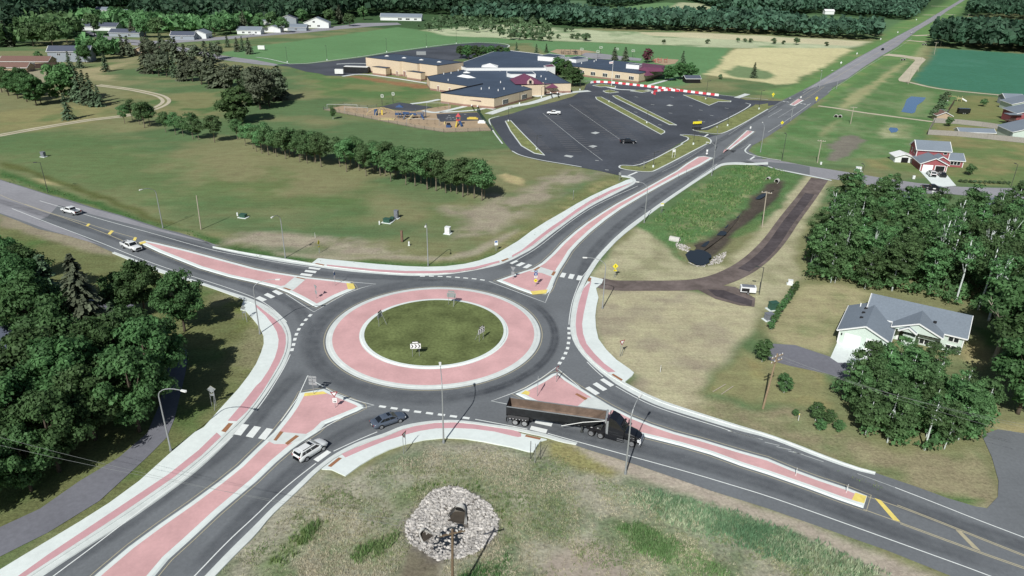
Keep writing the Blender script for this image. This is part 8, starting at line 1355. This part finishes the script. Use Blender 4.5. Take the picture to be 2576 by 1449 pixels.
for k, (x, y) in enumerate(Q(0, 3, 683, 1185, 724, 1187, 1345, 612, 1372, 610, 1558, 458, 1582, 458)): pipe((x, y), -2.1, .85, 1.0, 'round black culvert mouth in the north road ditch, %s from the near end' % ORD[k], z=.4)
def apron(px, ang, s, label):                          # flared concrete end section, open to the front
    o = thing('culvert_end', label, 'culvert', G(*px, -.25), ang); k = 12; mb = MB(); vs = []
    for t, w_, hh in ((0, .75, 1.35), (.5, .95, 1.3), (1.2, 1.25, .85), (2.1, 1.5, .3)):
        for q in (1., .87):
            for i in range(k+1): a = 3.1416*i/k; vs.append((s*w_*q*math.cos(a), -s*t, s*hh*q*max(0, math.sin(a))**.75))
    m = k+1; fs = []
    for j in range(3):
        for i in range(k): fs += [(2*j*m+i, 2*j*m+i+1, (2*j+2)*m+i+1, (2*j+2)*m+i), ((2*j+1)*m+i, (2*j+3)*m+i, (2*j+3)*m+i+1, (2*j+1)*m+i+1)]
    fs = [f for f in fs if not (max(f)//m >= 4 and any(abs((v % m)-k/2) < k*.30 for v in f))]
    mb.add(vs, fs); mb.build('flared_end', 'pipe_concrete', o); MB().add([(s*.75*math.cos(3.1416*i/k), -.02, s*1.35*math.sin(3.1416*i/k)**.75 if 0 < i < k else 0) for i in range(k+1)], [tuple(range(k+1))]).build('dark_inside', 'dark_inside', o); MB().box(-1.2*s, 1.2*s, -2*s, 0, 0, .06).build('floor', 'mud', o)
apron(Q(3, 1, 2060, 800)[0], -.25, .95, 'large flared concrete culvert end among the white rocks'); apron(Q(3, 1, 1668, 1020)[0], .75, .6, 'small flared concrete culvert end at the left of the white rocks')
ROCKP = Q(3, 1, 1500, 920, 1560, 850, 1620, 770, 1680, 680, 1780, 580, 1950, 545, 2080, 560, 2200, 630, 2350, 720, 2450, 870, 2435, 1000, 2350, 1110, 2230, 1200, 2050, 1260, 1830, 1290, 1740, 1235, 1650, 1180, 1530, 1110, 1500, 1000)
mat('rock', alb(178, 174, 168), .9, .3, .9, .2, var2=.5, scale2=3.2)
def rocks(name, polys, n, s0, s1, label, seed, zf=0., skip=None):
    r = np.random.default_rng(seed); bm = bmesh.new(); bmesh.ops.create_icosphere(bm, subdivisions=1, radius=1); bv = np.array([v.co for v in bm.verts]); bf = np.array([[v.index for v in f.verts] for f in bm.faces]); bm.free(); V = []; Fc = []; o = 0
    for poly, cnt in zip(polys, n):
        wp = W(poly); p = np.array([(q.x, q.y) for q in wp]); c = np.stack([r.uniform(p[:, 0].min(), p[:, 0].max(), cnt*3), r.uniform(p[:, 1].min(), p[:, 1].max(), cnt*3)], 1); c = c[sdist(wp, c[:, 0], c[:, 1]) > .05]
        if skip: 
            for sk, keep in skip: ins = sdist(W(sk), c[:, 0], c[:, 1]) > 0; c = c[~ins | (r.random(len(c)) < keep)]
        for x, y in c[:cnt]:
            s = r.uniform(s0, s1)*(1.5 if r.random() < .1 else 1); v = bv*(1+r.uniform(-.25, .25, (len(bv), 1)))*np.array([s, s*r.uniform(.7, 1.1), s*r.uniform(.5, .9)]); a = r.uniform(0, 6.28); ca, sa = math.cos(a), math.sin(a); v = np.stack([v[:, 0]*ca-v[:, 1]*sa+x, v[:, 0]*sa+v[:, 1]*ca+y, v[:, 2]+gz(x, y)+s*.35], 1); V.append(v); Fc.append(bf+o); o += len(bv)
    me = bpy.data.meshes.new(name); me.from_pydata(np.concatenate(V).tolist(), [], np.concatenate(Fc).tolist()); ob = link(name, me, 'rock'); tag(ob, label, 'rocks', None, 'stuff')
WATP = Q(3, 1, 1900, 960, 2050, 890, 2100, 930, 2080, 1050, 1980, 1180, 1850, 1210, 1740, 1160, 1780, 1080, 1820, 1000)
ww = smoothed(W(WATP+[WATP[0]]))[:-1]; struct(MB().sheet(ww, -.30).build('ditch_water', 'ditch_water'))
rocks('rocks', [ROCKP], [4300], .09, .2, 'bed of broken white rocks round the culvert ends', 3, skip=[(WATP, .7), (Q(3, 1, 1920, 830, 1960, 770, 2080, 740, 2150, 830, 2140, 940, 2060, 930, 1990, 890), .0), (Q(3, 1, 1620, 1000, 1700, 990, 1740, 1060, 1730, 1100, 1640, 1080), .0)])
rocks('rocks', [Q(1, 2, 1640, 990, 1720, 1010, 1800, 1040, 1790, 1070, 1730, 1075, 1660, 1050), Q(1, 2, 2020, 1130, 2080, 1085, 2165, 1075, 2150, 1140, 2100, 1200, 2000, 1220, 1960, 1210), Q(1, 2, 1735, 1165, 1790, 1170, 1850, 1200, 1960, 1212, 1940, 1222, 1820, 1205, 1740, 1185)], [170, 260, 70], .10, .2, 'pale rip-rap stones round the end of the dark ditch', 4)
def tufts(name, poly, n, h0, h1, cols, label, seed, wd=.05, nb=5, excl=(), edge=2.5):
    r = np.random.default_rng(seed); wp = W(poly); p = np.array([(q.x, q.y) for q in wp]); c = np.stack([r.uniform(p[:, 0].min(), p[:, 0].max(), n*2), r.uniform(p[:, 1].min(), p[:, 1].max(), n*2)], 1); c = c[sdist(wp, c[:, 0], c[:, 1]) > .2]
    dn = fbm(c[:, 0], c[:, 1], 5, seed+3); c = c[r.random(len(c)) < np.clip((dn-.36)*5, .12, 1)*np.clip(sdist(wp, c[:, 0], c[:, 1])/edge, .05, 1)]
    for e in excl: c = c[sdist(W(e), c[:, 0], c[:, 1]) < 0]
    c = c[:n]; m = len(c); pick = np.clip((fbm(c[:, 0], c[:, 1], 4, seed+9)+r.uniform(-.18, .18, m))*len(cols)*1.35-len(cols)*.18, 0, len(cols)-.01).astype(int); base = np.minimum(.8, np.array([alb(*q) for q in cols])[pick]*r.uniform(1.1, 1.75, (m, 1)))
    h = r.uniform(h0, h1, (m, nb)); a = r.uniform(0, 6.283, (m, nb)); z = np.array([gz(x, y) for x, y in c]); bx = c[:, None, 0]+r.uniform(-.18, .18, (m, nb)); by = c[:, None, 1]+r.uniform(-.18, .18, (m, nb)); ln = h*r.uniform(.15, .5, (m, nb)); wv = wd*r.uniform(.6, 1.5, (m, nb)); pa = r.uniform(0, 6.283, (m, nb))
    zz = np.repeat(z[:, None], nb, 1)-.03; v = np.stack([np.stack([bx-wv*np.cos(pa), by-wv*np.sin(pa), zz], -1), np.stack([bx+wv*np.cos(pa), by+wv*np.sin(pa), zz], -1), np.stack([bx+ln*np.cos(a), by+ln*np.sin(a), zz+h], -1)], 2).reshape(-1, 3); k = m*nb
    me = bpy.data.meshes.new(name); me.vertices.add(3*k); me.vertices.foreach_set('co', v.ravel()); me.loops.add(3*k); me.loops.foreach_set('vertex_index', np.arange(3*k)); me.polygons.add(k); me.polygons.foreach_set('loop_start', np.arange(k)*3); me.polygons.foreach_set('loop_total', np.full(k, 3)); me.update()
    at = me.color_attributes.new('Col', 'FLOAT_COLOR', 'POINT'); at.data.foreach_set('color', np.concatenate([np.repeat(np.repeat(base, nb, 0), 3, 0), np.ones((3*k, 1))], 1).ravel()); tag(link(name, me, 'blade'), label, 'grass', None, 'stuff')
m = bpy.data.materials.new('blade'); m.use_nodes = True; MATS['blade'] = m; n_ = m.node_tree.nodes; p_ = n_['Principled BSDF']; p_.inputs['Roughness'].default_value = .8; p_.inputs['Specular IOR Level'].default_value = .1; at = n_.new('ShaderNodeAttribute'); at.attribute_name = 'Col'; m.node_tree.links.new(at.outputs['Color'], p_.inputs['Base Color']); tl = n_.new('ShaderNodeBsdfTranslucent'); m.node_tree.links.new(at.outputs['Color'], tl.inputs['Color']); mx = n_.new('ShaderNodeMixShader'); mx.inputs[0].default_value = .35; m.node_tree.links.new(p_.outputs[0], mx.inputs[1]); m.node_tree.links.new(tl.outputs[0], mx.inputs[2]); m.node_tree.links.new(mx.outputs[0], n_['Material Output'].inputs['Surface'])
SOUTH = P(500, 1490, 570, 1420, 740, 1250, 820, 1195, 870, 1210, 960, 1160, 1080, 1118, 1260, 1125, 1340, 1150, 1400, 1135, 1480, 1160, 1560, 1205, 1680, 1245, 1800, 1285, 1960, 1330, 2200, 1430, 2350, 1500, 2000, 1560, 700, 1560)
MUD = P(980, 1460, 1010, 1420, 1040, 1360, 1070, 1355, 1120, 1405, 1100, 1500)
tufts('weeds', SOUTH, 24000, .10, .34, ((186, 180, 160), (176, 170, 150), (166, 164, 138), (140, 148, 112), (116, 136, 94)), 'rank dry and green weeds on the near verge', 5, .04, 5, (ROCKP, MUD))
for k, (pp, n, cc, l) in enumerate(((P(1540, 1320, 1600, 1310, 1700, 1345, 1790, 1400, 1860, 1460, 1760, 1460, 1660, 1420, 1590, 1390), 5000, ((112, 140, 92), (104, 134, 86), (124, 146, 104)), 'tall bright green grass strip in the near verge'), (P(1560, 1250, 1640, 1225, 1760, 1255, 1900, 1295, 2060, 1355, 2260, 1450, 2100, 1470, 1950, 1420, 1800, 1370, 1680, 1325), 8000, ((102, 134, 102), (118, 144, 112), (164, 174, 146)), 'tall blue green weeds with pale heads beside the gravel edge'), (P(870, 1400, 900, 1370, 1000, 1335, 1020, 1340, 980, 1390, 900, 1430), 1200, ((112, 138, 88), (122, 142, 96)), 'bright green grass left of the mud'), (P(1110, 1470, 1200, 1420, 1290, 1385, 1300, 1500, 1150, 1520), 3000, ((84, 120, 74), (94, 128, 78)), 'dark green grass right of the brown pole'), (P(660, 1425, 690, 1370, 790, 1305, 830, 1310, 780, 1370, 720, 1430), 1600, ((118, 136, 88), (106, 130, 84)), 'green grass patch at the left of the near verge'), (P(960, 1262, 1060, 1212, 1200, 1212, 1262, 1250, 1300, 1330, 1268, 1325, 1215, 1240, 1100, 1228), 2600, ((104, 128, 74), (120, 134, 84), (92, 120, 68)), 'green grass ring above the white rocks'))): tufts('tall_grass', pp, n, .25, .75, cc, l, 20+k, .045, 6, (ROCKP,), 4.0)
tufts('weeds', P(1640, 552, 1750, 475, 1830, 420, 1900, 414, 1990, 432, 1965, 440, 1930, 462, 1890, 496, 1838, 542, 1780, 594, 1720, 618, 1700, 600), 8000, .25, .7, ((88, 122, 72), (98, 128, 80), (124, 138, 96), (84, 116, 70)), 'tall green weeds on the bank of the dark ditch', 31, .10, 5)
tufts('weeds', P(1640, 1030, 1760, 1062, 1900, 1110, 2060, 1170, 2200, 1232, 2300, 1250, 2330, 1243, 2150, 1195, 1990, 1130, 1850, 1086, 1720, 1040), 6000, .1, .3, ((164, 160, 136), (130, 140, 96), (98, 124, 74)), 'short weeds along the kerb of the east road', 33, .04, 5)
tufts('verge_grass', P(0, 456, 120, 486, 230, 521, 330, 553, 420, 576, 520, 611, 640, 651, 700, 659, 780, 661, 900, 667, 1060, 673, 1180, 668, 1280, 635, 1320, 620, 1430, 546, 1560, 474, 1540, 470, 1400, 545, 1270, 628, 1180, 658, 1060, 660, 900, 655, 790, 648, 700, 645, 640, 632, 520, 590, 420, 560, 330, 535, 230, 503, 120, 468, 0, 435), 9000, .15, .45, ((82, 114, 66), (92, 122, 72), (120, 132, 88)), 'green verge grass behind the north kerbs', 34, .06, 5)
